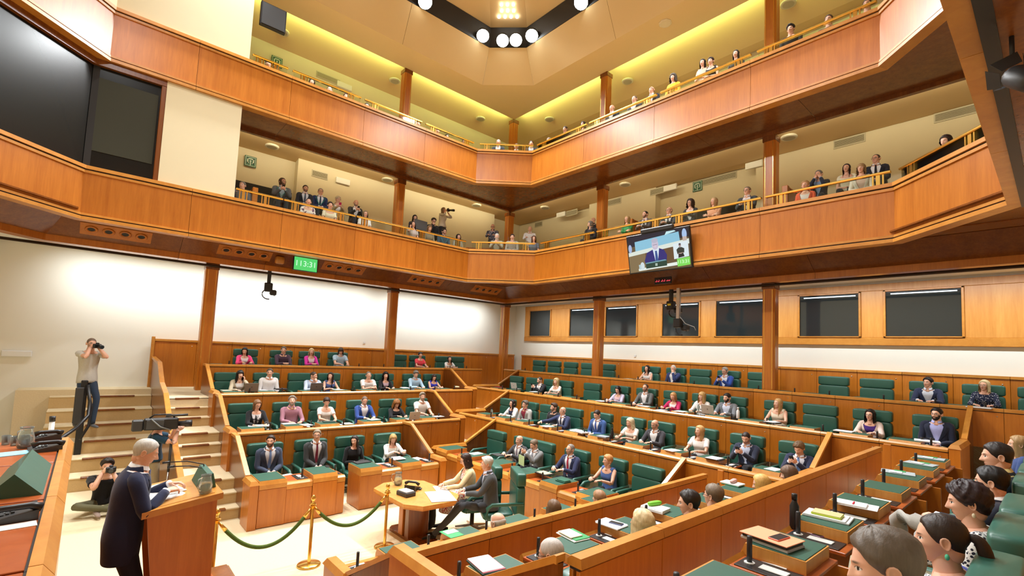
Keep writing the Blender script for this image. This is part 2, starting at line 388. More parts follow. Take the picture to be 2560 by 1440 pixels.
# slabs and ceilings of the galleries
def slab(name, d0, d1, z0, z1, mat):
    o = sweep(RECT, miter(RECT), rect(-d1, -d0, z0, z1)).build(name, mat); o['kind'] = 'structure'; return o
slab('ceiling_under_gallery', 1.72, 2.95, 5.45, 5.9, M_WHITE)
slab('floor_lower_gallery', .15, 3.3, 5.98, 6.05, M_CARPET)
slab('floor_lower_gallery_tier', 1.75, 3.3, 6.05, 6.4, M_CARPET)
slab('floor_upper_gallery', .15, 3.3, 9.8, 9.86, M_CARPET)
slab('floor_upper_gallery_tier', 1.5, 3.3, 9.86, 10.2, M_CARPET)
# wooden soffit of the upper gallery, with its lip at the pillars
r = empty('ceiling_soffit', kind='structure')
for p, q in pieces(RECT, {1: [2.0, 4.1, 6.2, 8.3, 10.4], 2: [2.2, 4.9, 7.6, 10.2]}):
    sweep(p, q, rect(-1.5, -.15, 9.46, 9.5)).build('soffit_board', W_DARK_SHADE, r)
    sweep(p, q, rect(-1.56, -1.44, 9.36, 9.5)).build('lip_board', W_DARK_SHADE, r)
m = MB(); m.add([(p[0], p[1], 9.455) for p in [(XLF, 10.2), (-14.3, 10.2), (-14.3, 12.0), (-12.7, 12.0), (-12.7, YRF)]], [(0, 1, 2, 3, 4)]); m.build('corner_soffit', W_DARK_SHADE, r)
def sloped(name, prof, mat):
    o = sweep(RECT, miter(RECT), prof).build(name, mat); o['kind'] = 'structure'; return o
sloped('ceiling_lower_gallery', [(-1.52, 9.62), (-2.93, 9.4), (-3.3, 9.4), (-3.3, 9.78), (-1.52, 9.78)], M_CEILG)
sloped('ceiling_upper_gallery', [(-1.60, 13.98), (-2.93, 13.12), (-3.3, 13.12), (-3.3, 14.2), (-1.60, 14.2)], M_CEILG)
# ---- upper flat soffit and the octagonal coffer with its trough of floodlights
CX0, CX1, CY0, CY1 = -14.55, -.2, -1.1, 12.05
def octo(off, c):
    x0, x1, y0, y1 = CX0+off, CX1-off, CY0+off, CY1-off
    return [(x0, y0+c), (x0, y1-c), (x0+c, y1), (x1-c, y1), (x1, y1-c), (x1, y0+c), (x1-c, y0), (x0+c, y0)]
O0 = octo(0, 1.4); O1 = octo(.7, .98); O2 = octo(.76, .95); O3 = octo(2.8, .72)
def ring_faces(A, za, B, zb): return [[(A[i][0], A[i][1], za), (A[(i+1) % 8][0], A[(i+1) % 8][1], za), (B[(i+1) % 8][0], B[(i+1) % 8][1], zb), (B[i][0], B[i][1], zb)] for i in range(8)]
r = empty('ceiling', kind='structure')
m = MB()
OUT = [(XW, -4.0), (XW, YW), (XW, YW), (3, YW), (3, YW), (3, -4), (3, -4), (XW, -4)]
IN2 = [(-15.72, -1.9), (-15.72, 13.33), (-15.72, 13.33), (2.9, 13.33), (2.9, 13.33), (2.9, -3.9), (2.9, -3.9), (-15.72, -3.9)]
for i in range(8):
    a, b2 = O0[i], O0[(i+1) % 8]; c, d = IN2[(i+1) % 8], IN2[i]
    q = [(a[0], a[1], 13.55), (b2[0], b2[1], 13.55), (c[0], c[1], 13.55), (d[0], d[1], 13.55)]
    m.add(q, [(0, 1, 2, 3)])
m.build('ceiling_soffit_board', M_CEIL, r)
sweep([(-15.72, -3.9), (-15.72, 13.33), (2.9, 13.33)], miter([(-15.72, -3.9), (-15.72, 13.33), (2.9, 13.33)]), rect(0, .1, 13.552, 13.66)).build('ceiling_lip', M_CEIL, r)
def quad_panels(q, n, name, mat, gap=.006):
    q = [np.array(p) for p in q]
    for i in range(n):
        t0, t1 = i/n, (i+1)/n; L = np.linalg.norm(q[1]-q[0]); g = gap/L if n > 1 else 0
        a = q[0]+(q[1]-q[0])*(t0+g); b2 = q[0]+(q[1]-q[0])*(t1-g); c = q[3]+(q[2]-q[3])*(t1-g); d = q[3]+(q[2]-q[3])*(t0+g)
        nn = np.cross(b2-a, d-a); nn /= np.linalg.norm(nn)
        if nn[2] < 0: nn = -nn
        MB().add([a, b2, c, d, a+nn*.03, b2+nn*.03, c+nn*.03, d+nn*.03], [(0, 1, 2, 3), (4, 5, 6, 7), (0, 1, 5, 4), (1, 2, 6, 5), (2, 3, 7, 6), (3, 0, 4, 7)]).build(name, mat, r)
for i, q in enumerate(ring_faces(O0, 13.55, O1, 14.6)): quad_panels(q, 3 if i % 2 == 0 else 1, 'ceiling_panel', M_CEIL)
M_TROUGH = plain('trough_dark', (.02, .022, .03), .5)
for i, q in enumerate(ring_faces(O1, 14.62, O2, 15.35)): quad_panels(q, 1, 'light_trough', M_TROUGH)
for i, q in enumerate(ring_faces(O2, 15.36, O3, 16.4)): quad_panels(q, 3 if i % 2 == 0 else 1, 'ceiling_panel', M_CEIL)
m = MB(); m.add([(p[0], p[1], 16.4) for p in O3], [tuple(range(8))]); m.build('ceiling_centre', M_CEIL, r)
m = MB(); m.box(-17.3, 3.2, -4.2, 15.3, 17, 17.1); m.build('roof_board', M_CEIL, r)
r = empty('ceiling_kink_soffit', kind='structure')
for z, u in ((9.455, 0), (5.945, 0)):
    for q in ([(-2.2, 11.75), (-.5, 10.05), (.6, 10.0), (.6, 13.3), (-2.3, 13.3)], [(-14.0, -.4), (-12.2, -2.2), (-12.2, -4), (-16.5, -4), (-16.5, -.4)]):
        m = MB(); m.prism(q, 2, z, z+.03); m.build('soffit_board', W_DARK_SHADE, r)
MB().box(-.345, -.25, -2.0, 10.2, 5.70, 5.738).build('dark_slot', M_BLACK, r)
MB().box(-.25, 2.9, -2.0, 10.2, 5.72, 5.76).build('near_soffit_board', W_DARK_SHADE, r)
# ---- pillars
def pillar(x, y, z0, z1, cap=True):
    p = empty('pillar', (x, y, z0), kind='structure'); h = z1-z0; w = PW; c = .035
    sh = [(-w, -w+c), (-w+c, -w), (w-c, -w), (w, -w+c), (w, w-c), (w-c, w), (-w+c, w), (-w, w-c)]
    MB().prism(sh, 2, 0, h).build('shaft', W_PANEL, p)
    if cap: MB().box(-w-.012, w+.012, -w-.012, w+.012, h-.16, h-.0, .01).build('capital', W_DARK_SHADE, p)
    for sx in (-1, 1):   # slim brass beads in the corners towards the hall
        MB().box(w*.98-.002, w+.004, sx*(w-.055)-.006, sx*(w-.055)+.006, .02, h-.18).build('bead', M_BRASS, p)
        MB().box(sx*(w-.055)-.006, sx*(w-.055)+.006, -w-.004, -w*.98+.002, .02, h-.18).build('bead', M_BRASS, p)
for x, y in [(PX, 2.46), (PX, 8.1), (PX, PY), (-10.74, PY), (-5.05, PY), (.65, PY)]:
    pillar(x, y, fl(4), 5.37); pillar(x, y, 6.05, 9.37); pillar(x, y, 9.86, 13.56)
# ---- closed white wall bays and the dark glazed bay at the left of the galleries
def bay(name, y0, y1, z0, z1, mat):
    m = MB(); m.box(XLF-.3, XLF-.02, y0, y1, z0, z1); return struct(name, m, mat)
bay('wall_bay_lower', .93, 2.55, 6.95, 9.44, M_CREAM)
m = MB(); m.box(XLF-3, XLF-.3, 2.4, 2.55, 6.05, 9.5); struct('wall_bay_return_lower', m, M_CREAM)
bay('wall_bay_upper', -.14, 2.62, 10.74, 13.55, M_CREAM)
m = MB(); m.prism([(-14.4, -.14), (-14.16, -.14), (-12.1, -2.2), (-12.4, -2.2)], 2, 10.74, 13.55); struct('wall_bay_upper_return', m, M_CREAM)
w = empty('window_8', kind='structure')
sweep([(-12.2, -2.31), (XLF, -.37), (XLF, .83)], miter([(-12.2, -2.31), (XLF, -.37), (XLF, .83)]), rect(-.14, -.12, 6.95, 9.3)).build('window_pane', plain('dark_pane', (.010, .010, .009), .22, spec=.25), w)
sweep([(-12.2, -2.31), (XLF, -.37), (XLF, .93)], miter([(-12.2, -2.31), (XLF, -.37), (XLF, .93)]), rect(-.2, -.02, 9.3, 9.46)).build('head_board', W_DARK_SHADE, w)
MB().box(XLF-.2, XLF-.03, .83, .93, 6.95, 9.3, .01).build('jamb', W_DARK_SHADE, w)
sweep([(-12.2, -2.31), (XLF, -.37), (XLF, .83)], miter([(-12.2, -2.31), (XLF, -.37), (XLF, .83)]), rect(-.5, -.45, 6.95, 9.3)).build('blind', M_DARKROOM, w)
MB().box(XLF-.115, XLF-.105, -.30, .79, 7.35, 9.05).build('seen_wall_patch', plain('seen_wall_tint', srgb(58, 58, 46), .6, spec=.2), w)  # added patch: dim wall seen through the glass, put into a flat colour
MB().box(XLF-.115, XLF-.103, -.42, -.30, 6.96, 9.3).build('mullion', M_DARKROOM, w)
# doors and recesses in the lower gallery
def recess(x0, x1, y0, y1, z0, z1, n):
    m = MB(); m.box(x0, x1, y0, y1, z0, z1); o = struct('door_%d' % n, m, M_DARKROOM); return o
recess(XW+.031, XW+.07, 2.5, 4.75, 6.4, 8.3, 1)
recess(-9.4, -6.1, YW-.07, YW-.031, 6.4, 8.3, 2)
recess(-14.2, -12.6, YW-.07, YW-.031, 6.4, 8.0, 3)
# the wall steps forward between the doors
m = MB(); m.box(XW+.03, XW+.35, 4.8, 13.3, 6.4, 9.6); struct('wall_step_left', m, M_CREAM)
m = MB(); m.box(-12.5, -9.45, YW-.35, YW-.03, 6.4, 9.6); m.box(-6.0, 2.9, YW-.35, YW-.03, 6.4, 9.6); struct('wall_step_back', m, M_CREAM)
# curtain rail under the fascia
t = MB().tube([(-15.62, -2.2, 5.30), (-15.62, 13.2, 5.30), (2.5, 13.2, 5.30)], .035, 8).build('curtain_rail', plain('dark_rail', (.05, .03, .02), .3, metal=.6), None, True)
tag(t, 'long dark metal rail running under the wooden gallery beam', 'rail')
# ================================================================== LIGHTS of the hall
M_LAMP = plain('lamp_glow', (.93, 1.0, .96), .5, emit=25)
def flood(x, y, nx, ny, lab):
    e = empty('floodlight', (x, y, 14.72), label=lab, cat='lamp', group='floodlights in the ceiling trough')
    d = Vector((nx*.45, ny*.45, -1)).normalized(); qt = d.to_track_quat('-Z', 'Y').to_matrix().to_4x4()
    m = MB(); m.lathe([(.20, .22), (.235, .02), (.25, .0)], 14); m.xf(qt); m.build('housing', M_BLACK, e)
    m = MB(); m.lathe([(.0, -.02), (.12, -.018), (.225, -.002), (.225, .0)], 14); m.xf(qt); m.build('lens', M_LAMP, e, True)
    L = area_light('flood_lamp', d*.06, LAMP_W, .4, KEY, target=d*2, spread=math.radians(125), parent=e)
ctr = ((CX0+CX1)/2, (CY0+CY1)/2)
c0 = .98
x0, x1, y0, y1 = CX0+.7, CX1-.7, CY0+.7, CY1-.7
vis = [(x0+.1, 7.5), (x0+.12, y1-c0-.42), (x0+c0*.36+.08, y1-c0*.64-.08), (x0+c0*.72+.1, y1-c0*.28-.1), (x0+c0+.42, y1-.12), (-10.1, y1-.1)]
labs = ['left', 'beside the corner on the left', 'first on the corner', 'second on the corner', 'beside the corner on the right', 'right']
LABF = ['round bright floodlight high in the left ceiling trough, alone', 'round bright floodlight in the left trough next to the blunt corner', 'left one of the two floodlights on the blunt ceiling corner',
        'right one of the two floodlights on the blunt ceiling corner', 'round bright floodlight in the right trough next to the blunt corner', 'round bright floodlight high in the right ceiling trough, alone']
ORDF = ['first', 'second', 'third', 'fourth', 'fifth', 'sixth', 'seventh', 'eighth', 'ninth', 'tenth', 'eleventh']
hid = [(x0+.1, 5.2), (x0+.1, 2.4), (-7.3, y1-.1), (-4.5, y1-.1), (-4, y0+.1), (-7, y0+.1), (-10, y0+.1), (x0+.1, .6)]
for (x, y), lb in zip(vis, LABF):
    v = Vector((ctr[0]-x, ctr[1]-y, 0)).normalized()*1.6; flood(x+v.x*.075, y+v.y*.075, v.x, v.y, lb)
for i, (x, y) in enumerate(hid):
    v = Vector((ctr[0]-x, ctr[1]-y, 0)).normalized(); flood(x+v.x*.12, y+v.y*.12, v.x, v.y, 'round floodlight of the ceiling trough above the near side, %s in line' % ORDF[i])
M_SPOT = plain('spot_glow', (1, .97, .85), .5, emit=9)
for row, n in ((0, 4), (1, 3), (2, 3)):
    for j in range(n):
        a, b2 = np.array((*O2[1], 15.36)), np.array((*O2[2], 15.36)); c, d = np.array((*O3[1], 16.4)), np.array((*O3[2], 16.4))
        u = .5+(j-(n-1)/2)*.17; v = .13+.075*row
        p = (a+(b2-a)*u)*(1-v)+(d*0+c+(d-c)*u)*v
        s = MB().lathe([(.05, -.03), (.055, 0), (.0, .01)], 10).build('downlight', M_SPOT, None, True, (p[0]+.04, p[1]-.04, p[2]-.03))
        tag(s, 'small round recessed downlight in the cluster on the ceiling panel', 'downlight', 'downlights above the blunt corner')
# cove tubes hidden behind the soffit lips of the galleries
def cove(name, pts, z, d, power, colr):
    for a, b2 in pts:
        a, b2 = np.array(a), np.array(b2); mid = (a+b2)/2; L = np.linalg.norm(b2-a); ang = math.atan2(b2[1]-a[1], b2[0]-a[0])
        lt = area_light(name, (mid[0], mid[1], z), power*L, L, colr, size_y=.08); lt.rotation_euler = (Vector((-1, 0, .30)) if abs(b2[1]-a[1]) > abs(b2[0]-a[0]) else Vector((0, 1, .30))).to_track_quat('-Z', 'Y').to_euler()
cove('cove_light_upper', [((-15.78, 2.7), (-15.78, 7.9)), ((-15.78, 8.3), (-15.78, 13.2)), ((-15.6, 13.4), (-10.9, 13.4)), ((-10.5, 13.4), (-5.2, 13.4)), ((-4.9, 13.4), (.4, 13.4))], 13.66, 0, COVE_W*.75, (.85, 1.0, .34))
cove('cove_light_lower', [((-15.72, 2.7), (-15.72, 7.9)), ((-15.72, 8.3), (-15.72, 13.2)), ((-15.6, 13.33), (-10.9, 13.33)), ((-10.5, 13.33), (-5.2, 13.33)), ((-4.9, 13.33), (.4, 13.33))], 9.52, 0, COVE_W*.75, (1.0, .90, .62))

cove('cove_light_ground', [((-16.05, -.6), (-16.05, 7.9)), ((-16.05, 8.3), (-16.05, 13.2)), ((-15.6, 13.63), (-10.9, 13.63)), ((-10.5, 13.63), (-5.2, 13.63)), ((-4.9, 13.63), (2.5, 13.63))], 5.43, 0, GROUND_W, (.94, .99, 1.0))
for o in list(COL.objects):
    if o.name.startswith('cove_light_ground'):
        v = Vector((-1, 0, -1.25)) if abs(o.location.x+16.05) < .01 else Vector((0, 1, -1.25))
        o.rotation_euler = v.to_track_quat('-Z', 'Y').to_euler()
        o.data.spread = math.radians(110)
# ================================================================== DESKS AND CHAIRS
ORD = ['first', 'second', 'third', 'fourth', 'fifth', 'sixth', 'seventh', 'eighth', 'ninth', 'tenth', 'eleventh', 'twelfth', 'thirteenth', 'fourteenth', 'fifteenth', 'sixteenth', 'seventeenth', 'eighteenth']
def mic(parent, x, y, z):
    o = MB().lathe([(.017, 0), (.017, .17), (.015, .178)], 10).build('microphone', M_DGREY, parent, True, (x, y, z))
    MB().lathe([(.034, -.001), (.034, .008), (.020, .010)], 12).build('ring', M_LGREY, o, False)
    return o
def console(parent, z, x0, y0):
    c = MB().box(x0, x0+.20, y0-.36, y0, z, z+.008, .002).build('console', M_BLACK, parent)
    MB().box(x0+.06, x0+.14, y0-.30, y0-.13, z+.008, z+.016, .003).build('key_pad', M_LGREY, c)
    mic(parent, x0+.10, y0-.06, z+.006)
def upper_unit(w, sh=0.0):
    """desk unit of the raised rows: low wall at y=0 and, behind it, the desk; local x to the sitter's right, y forward"""
    e = empty('desk_unit'); h = w/2-.003
    MB().box(-h, h, -.03, 0, -.61, .675, .003).build('front_panel', W_PANEL, e)
    MB().box(-h, h, -.085, -.055, .0, .675, .003).build('back_panel', W_PANEL, e)
    MB().box(-h, h, -.08, -.004, .675, .69).build('groove', M_GROOVE, e)
    MB().prism([(.018, .69), (.018, .725), (-.012, .752), (-.09, .752), (-.10, .69)], 0, -h, h).build('cap_rail', W_TRIM, e)
    a, b = -.42+sh, .30+sh
    MB().box(a, b, -.98, -.52, .62, .645, .003).build('desk_top', W_RED, e)
    MB().prism([(-.50, .57), (-.50, .64), (-.53, .67), (-.55, .645), (-.55, .57)], 0, a, b).build('fascia', W_TRIM, e)
    MB().box(a, b, -.54, -.52, .12, .60, .003).build('desk_front', W_PANEL, e)
    MB().prism([(-.515, .655), (-.545, .728), (-.93, .728), (-.93, .646), (-.56, .646)], 0, a+.25, b-.01).build('writing_box', W_PALE, e)
    MB().box(a+.262, b-.022, -.92, -.56, .728, .733, .002).build('leather_pad', M_GPAD, e)
    MB().box(b-.02, b, -1.06, -.54, .08, .618, .004).build('side_panel', W_PANEL, e)
    s = MB(); s.cushion(-.011, .011, -.011, .011, -.011, .011, 2, 4, 4); s.build('stud', M_STEEL, e, True, (-.36, 0, .60))
    console(e, .645, a+.02, -.57)
    return e
def front_unit(w, narrow=0.0):
    e = empty('desk_unit'); h = w/2-.003
    a = -h+narrow
    MB().box(0.002, h, -.03, 0, .012, .655, .004).build('front_panel', W_PANEL, e)
    MB().box(a, -.002, -.05, -.016, .012, .60, .004).build('front_panel', W_PANEL, e)
    MB().prism([(.006, .66), (.006, .735), (-.03, .80), (-.62, .80), (-.62, .66)], 0, 0.0, h).build('writing_box', W_TRIM, e)
    MB().box(.015, h-.012, -.61, -.045, .80, .806, .002).build('leather_pad', M_GPAD, e)
    MB().prism([(-.008, .605), (-.008, .69), (-.05, .72), (-.12, .72), (-.12, .605)], 0, a, -.002).build('cap_rail', W_TRIM, e)
    MB().box(a, -.002, -.62, -.12, .69, .715, .003).build('desk_top', W_RED, e)
    for x in ((a, a+.02), (h-.02, h)): MB().box(x[0], x[1], -.60, -.03, .012, .66, .004).build('side_panel', W_PANEL, e)
    console(e, .715, a+.03, -.16)
    return e
def make_chair():
    e = empty('armchair')
    m = MB(); m.cushion(-.29, .29, -.27, .27, .35, .49, 5); m.build('seat', M_GREEN, e, True)
    m = MB(); m.cushion(-.335, .335, -.44, -.28, .40, .942, 9, 14, 9); m.build('backrest', M_GREEN, e, True)
    m = MB(); m.cushion(-.338, .338, -.448, -.276, .934, 1.165, 8, 14, 9); m.build('headrest', M_GREEN, e, True)
    for s in (-1, 1):
        m = MB(); m.tube([(s*.345, -.40, .66), (s*.35, -.1, .66), (s*.35, .14, .655), (s*.35, .215, .60), (s*.345, .225, .45), (s*.31, .2, .40)], [.028, .032, .034, .034, .03, .026], 8)
        m.build('armrest', M_GREEN, e, True)
    MB().lathe([(.05, .02), (.04, .06), (.035, .36)], 10).build('pedestal', M_BLACK, e, True)
    m = MB()
    for k in range(5):
        a = 2*PI*k/5; m.tube([(0, 0, .07), (.3*math.cos(a), .3*math.sin(a), .035)], [.03, .018], 6)
    m.build('foot_star', M_STEEL, e)
    return e
P_UP = {(w, j): upper_unit(w, d) for w in (.92, .90, .925) for j, d in enumerate((0.0, .14, -.02) if w != .925 else (0.0, .01, -.01))}
P_FR = front_unit(.92); P_FRN = front_unit(.92, .30)
P_CH = make_chair()
used = set()
def place(proto, loc, rz, label, cat, group):
    if id(proto) not in used:
        used.add(id(proto)); o = proto; o.location = loc; o.rotation_euler = (0, 0, rz)
    else: o = copy_tree(proto, loc, rz)
    return tag(o, label, cat, group)
BLK = {'L': ('side block along the white wall', 'the narrow staircase', -PI/2), 'R': ('back block under the booth windows', 'the corner pillar', PI), 'N': ('near block', 'the lectern end', PI/2)}
ROWN = ['', 'front row', 'second row', 'third row', 'top row']
PITCH = {'L': .92, 'R': .92, 'N': .925}
def desk_xy(b, k, c, rel=0.0):
    """world position on the floor of row k of block b; c runs along the row, rel is metres in front (+) or behind (-) the desk front"""
    if b == 'L': return (XL[k]+rel, c)
    if b == 'R': return (c, YR[k]-rel)
    return (XN[k]-rel, c)
CHREL = {'L': -1.28, 'R': -1.22, 'N': -1.48}
SEATS = {}    # (block,row,idx) -> (centre, chair object)
def row(b, k, centres, w, chairs=None, front=False, narrow=()):
    bn, fr, rz = BLK[b]; n = len(centres)
    for i, c in enumerate(centres):
        x, y = desk_xy(b, k, c)
        lab = 'wooden desk unit with microphone, %s from %s, %s of the %s' % (ORD[i], fr, ROWN[k], bn.split(' along')[0].split(' under')[0])
        pr = (P_FRN if i in narrow else P_FR) if front else P_UP[w, (i*7+k) % 3]
        place(pr, (x, y, fl(k)), rz, lab, 'desk', 'desk units of the chamber')
        if chairs is None or i in chairs:
            x, y = desk_xy(b, k, c, CHREL[b] if (b, k) != ('N', 1) else -1.0)
            lab = 'green leather armchair, %s from %s, %s of the %s' % (ORD[i], fr, ROWN[k], bn.split(' along')[0].split(' under')[0])
            SEATS[b, k, i] = (c, place(P_CH, (x, y, fl(k)), rz, lab, 'chair', 'green armchairs of the chamber'))
    return centres
CEN = {}
CEN['L', 1] = row('L', 1, [2.88+.92*i for i in range(4)], .92, None, True, (1,))
CEN['L', 2] = row('L', 2, [2.88+.92*i for i in range(6)], .92)
CEN['L', 3] = row('L', 3, [2.88+.92*i for i in range(8)], .92)
CEN['L', 4] = row('L', 4, [2.88+.92*i for i in range(10)], .92, {1, 2, 3, 4, 8, 9})
for c in (8.85, 11.55):
    i = 10 if c < 9 else 11
    x, y = desk_xy('L', 4, c, CHREL['L']); SEATS['L', 4, i] = (c, place(P_CH, (x, y, fl(4)), -PI/2, 'green leather armchair in the top row of the side block, ' + ('half hidden by a pillar' if i == 10 else 'last before the corner'), 'chair', 'green armchairs of the chamber'))
for i, c in ((8, 9.72), (9, 10.62)): SEATS['L', 4, i][1].location.y = c; SEATS['L', 4, i] = (c, SEATS['L', 4, i][1])
CEN['R', 1] = row('R', 1, [-9.94+.92*i for i in range(6)], .92, None, True)
CEN['R', 2] = row('R', 2, [-11.78+.92*i for i in range(10)], .92)
CEN['R', 3] = row('R', 3, [-13.7+.92*i for i in range(14)], .92)
CEN['R', 4] = row('R', 4, [-14.7+.9*i for i in range(18)], .90, {0, 1, 2, 3, 4, 6, 7, 8, 9, 10, 12, 13, 14, 15, 16, 17})
CEN['N', 1] = row('N', 1, [2.81+.925*i for i in range(5)], .925, None, True)
CEN['N', 2] = row('N', 2, [2.81+.925*i for i in range(6)], .925)
CEN['N', 3] = row('N', 3, [2.81+.925*i for i in range(8)], .925)
x, y = desk_xy('N', 3, 1.9, CHREL['N']); SEATS['N', 3, -1] = (1.9, place(P_CH, (x, y, fl(3)), PI/2, 'green leather armchair nearest to the camera, before the first desk of the near block', 'chair', 'green armchairs of the chamber'))
# slanted panels closing the row ends
def end_panel(b, k, c, label, pitch, flip=1):
    x, y = desk_xy(b, k, c)
    e = empty('row_end_panel', (x, y, fl(k)), BLK[b][2], label, 'panel', 'slanted panels at the row ends')
    zb = TZ+.755; ys = -pitch+(.42 if b == 'L' else .02); ye = min(ys+(zb-.81)/.56, -.30)
    MB().prism([(-pitch, zb-.03), (ys, zb-.03), (ye, .78), (ye, .0), (-pitch, .0)], 0, -.025, .025).build('board', W_DARK_SHADE, e)
    MB().prism([(-pitch, zb-.035), (-pitch, zb+.015), (ys, zb+.015), (ye, .835), (ye, .785), (ys, zb-.035)], 0, -.04, .04).build('slanted_cap', W_TRIM, e)
    MB().box(-.07, .07, ye, .03, 0 if k == 1 else -.6, .755, .004).build('end_post', W_PANEL, e)
    MB().add([(-.085, ye-.02, .755), (.085, ye-.02, .755), (.085, .045, .755), (-.085, .045, .755), (-.05, ye+.01, .82), (.05, ye+.01, .82), (.05, .0, .82), (-.05, .0, .82)],
             [(0, 1, 2, 3), (4, 5, 6, 7), (0, 1, 5, 4), (1, 2, 6, 5), (2, 3, 7, 6), (3, 0, 4, 7)]).build('post_cap', W_TRIM, e)
for k in (1, 2, 3): end_panel('L', k, 2.34, 'slanted wooden end panel by the narrow staircase, %s of the side block' % ROWN[k], XL[k]-XL[k+1])
for k, c in ((1, 6.19), (2, 8.03), (3, 9.87)): end_panel('L', k, c, 'slanted wooden end panel near the corner, %s of the side block' % ROWN[k], XL[k]-XL[k+1])
for k, c in ((1, -10.48), (2, -12.32), (3, -14.24)): end_panel('R', k, c, 'slanted wooden end panel by the corner aisle, %s of the back block' % ROWN[k], YR[k+1]-YR[k])
for k, c in ((1, -4.8), (2, -2.96), (3, -1.2)): end_panel('R', k, c, 'slanted wooden end panel by the near aisle, %s of the back block' % ROWN[k], YR[k+1]-YR[k])
for k in (1, 2): end_panel('N', k, 2.27, 'slanted wooden end panel at the lectern end, %s of the near block' % ROWN[k], XN[k]-XN[k+1] if 0 else XN[k+1]-XN[k])
for k, c in ((1, 7.52), (2, 8.45), (3, 10.3)):
    x, y = desk_xy('N', k, c-.0)
    MBx = MB().box(-.02, .02, -.10, .0, -.6 if k > 1 else 0, .74, .005).build('desk_end_board', W_PANEL, None, False, (x, c, fl(k)), PI/2)
    tag(MBx, 'plain wooden board closing the far end of the %s, near block' % ROWN[k], 'panel')
# near-block rails reach further than the seats: two last blank lengths
for k, c0, c1 in ((2, 7.9, 7.95), (3, 9.75, 9.83)):
    x, y = desk_xy('N', k, 0)
# pinboard flaps of the fourth row near block (rail behind the nearest seats)
e = empty('back_rail', (XN[4], 0, fl(4)), 0, 'pale wooden rail behind the nearest row of seats', 'rail')
for i in range(8):
    y0 = 2.35+.925*i
    MB().box(0, .04, y0+.003, y0+.922, -.61, .68, .003).build('front_panel', W_PANEL, e); MB().box(-.02, .10, y0+.003, y0+.922, .69, .752, .01).build('cap_rail', W_TRIM, e)
# ------------------------------------------------------------------ lectern on its platform
p = empty('platform', (0, 0, 0), 0, 'low wooden platform with a reddish top under the lectern', 'platform')
MB().box(-6.83, -3.9, -.04, 1.52, 0, .47, .01).build('platform_base', W_DARK_SHADE, p)
MB().box(-6.8, -3.93, 0, 1.49, .47, .495, .004).build('border', W_DARK_SHADE, p)
MB().box(-6.6, -4.1, .15, 1.30, .495, .502, .002).build('platform_top', W_RED, p)
ZL = .5
lec = empty('lectern', (-5.65, .74, ZL), 0, 'tall wooden lectern in front of the man in the navy suit', 'lectern')
MB().prism([(-.24, 1.16), (.28, 1.24), (.28, 0), (-.1, 0)], 0, .40, .43).build('side_panel', W_PANEL, lec)
MB().prism([(-.24, 1.16), (.28, 1.24), (.28, 0), (-.1, 0)], 0, -.43, -.40).build('side_panel', W_PANEL, lec)
MB().box(-.40, .40, .25, .28, 0, 1.22, .004).build('front_panel', W_PANEL, lec)
MB().box(-.40, .40, -.02, .0, 0, 1.1, .004).build('inner_board', W_DARK_SHADE, lec)
MB().add([(-.46, -.28, 1.16), (.46, -.28, 1.16), (.46, .32, 1.245), (-.46, .32, 1.245), (-.46, -.28, 1.215), (.46, -.28, 1.215), (.46, .32, 1.30), (-.46, .32, 1.30)],
         [(0, 1, 2, 3), (0, 1, 5, 4), (1, 2, 6, 5), (2, 3, 7, 6), (3, 0, 4, 7), (4, 5, 6, 7)]).build('rim', W_TRIM, lec)
MB().add([(-.40, -.22, 1.2225), (.40, -.22, 1.2225), (.40, .26, 1.29), (-.40, .26, 1.29), (-.40, -.22, 1.226), (.40, -.22, 1.226), (.40, .26, 1.296), (-.40, .26, 1.296)],
         [(0, 1, 2, 3), (4, 5, 6, 7), (0, 1, 5, 4), (1, 2, 6, 5), (2, 3, 7, 6), (3, 0, 4, 7)]).build('reading_board', W_PALE, lec)
m = MB(); m.tube([(-.12, .27, 1.30), (-.13, .24, 1.45), (-.16, .10, 1.49), (-.2, -.06, 1.49)], .006, 6); m.tube([(-.2, -.04, 1.49), (-.2, -.10, 1.488)], .011, 6)
m.build('gooseneck_microphone', M_BLACK, lec, True)
m = MB(); m.tube([(-.08, .27, 1.30), (-.09, .24, 1.42), (-.12, .12, 1.45), (-.17, -.02, 1.45)], .006, 6); m.tube([(-.17, 0, 1.45), (-.17, -.06, 1.447)], .011, 6)
m.build('gooseneck_microphone', M_BLACK, lec, True)
b = MB().prism([(.16, 1.285), (.22, 1.43), (.27, 1.43), (.30, 1.30)], 0, -.22, .22).build('screen_box', M_GREEN, None, False, (-5.65, .74, ZL)); tag(b, 'green leather covered box at the front of the lectern', 'screen')
# ------------------------------------------------------------------ presidium desk
ZP = 2.115
pr = empty('presidium_desk', (0, 0, 0), 0, 'long raised presidium desk with a pale bevel cap and red wood top'.replace('bevel', 'sloping'), 'desk')
for i, (xa, xb) in enumerate(((-7.0, -5.75), (-5.745, -4.5), (-4.495, -3.2), (-3.195, -1.2))):
    MB().box(xa, xb-.003, -.075, -.05, .5, ZP-.09, .004).build('front_panel', W_PANEL, pr)
    MB().prism([(-.03, ZP-.10), (-.03, ZP-.06), (-.075, ZP), (-.125, ZP), (-.125, ZP-.03), (-.07, ZP-.10)], 0, xa, xb-.003).build('cap_rail', W_TRIM, pr)
    MB().box(xa+.02, xb-.005, -1.0, -.138, ZP-.04, ZP-.012, .003).build('desk_top', W_RED, pr)
    MB().box(xa, xb, -.138, -.126, ZP-.05, ZP-.02).build('groove', M_GROOVE, pr)
MB().box(-7.0, -6.96, -1.0, -.06, .5, ZP-.05, .006).build('end_board', W_PANEL, pr)
MB().box(-7.05, -1.2, -3.9, -.08, 0, 1.36).build('dais', W_DARK_SHADE, pr)
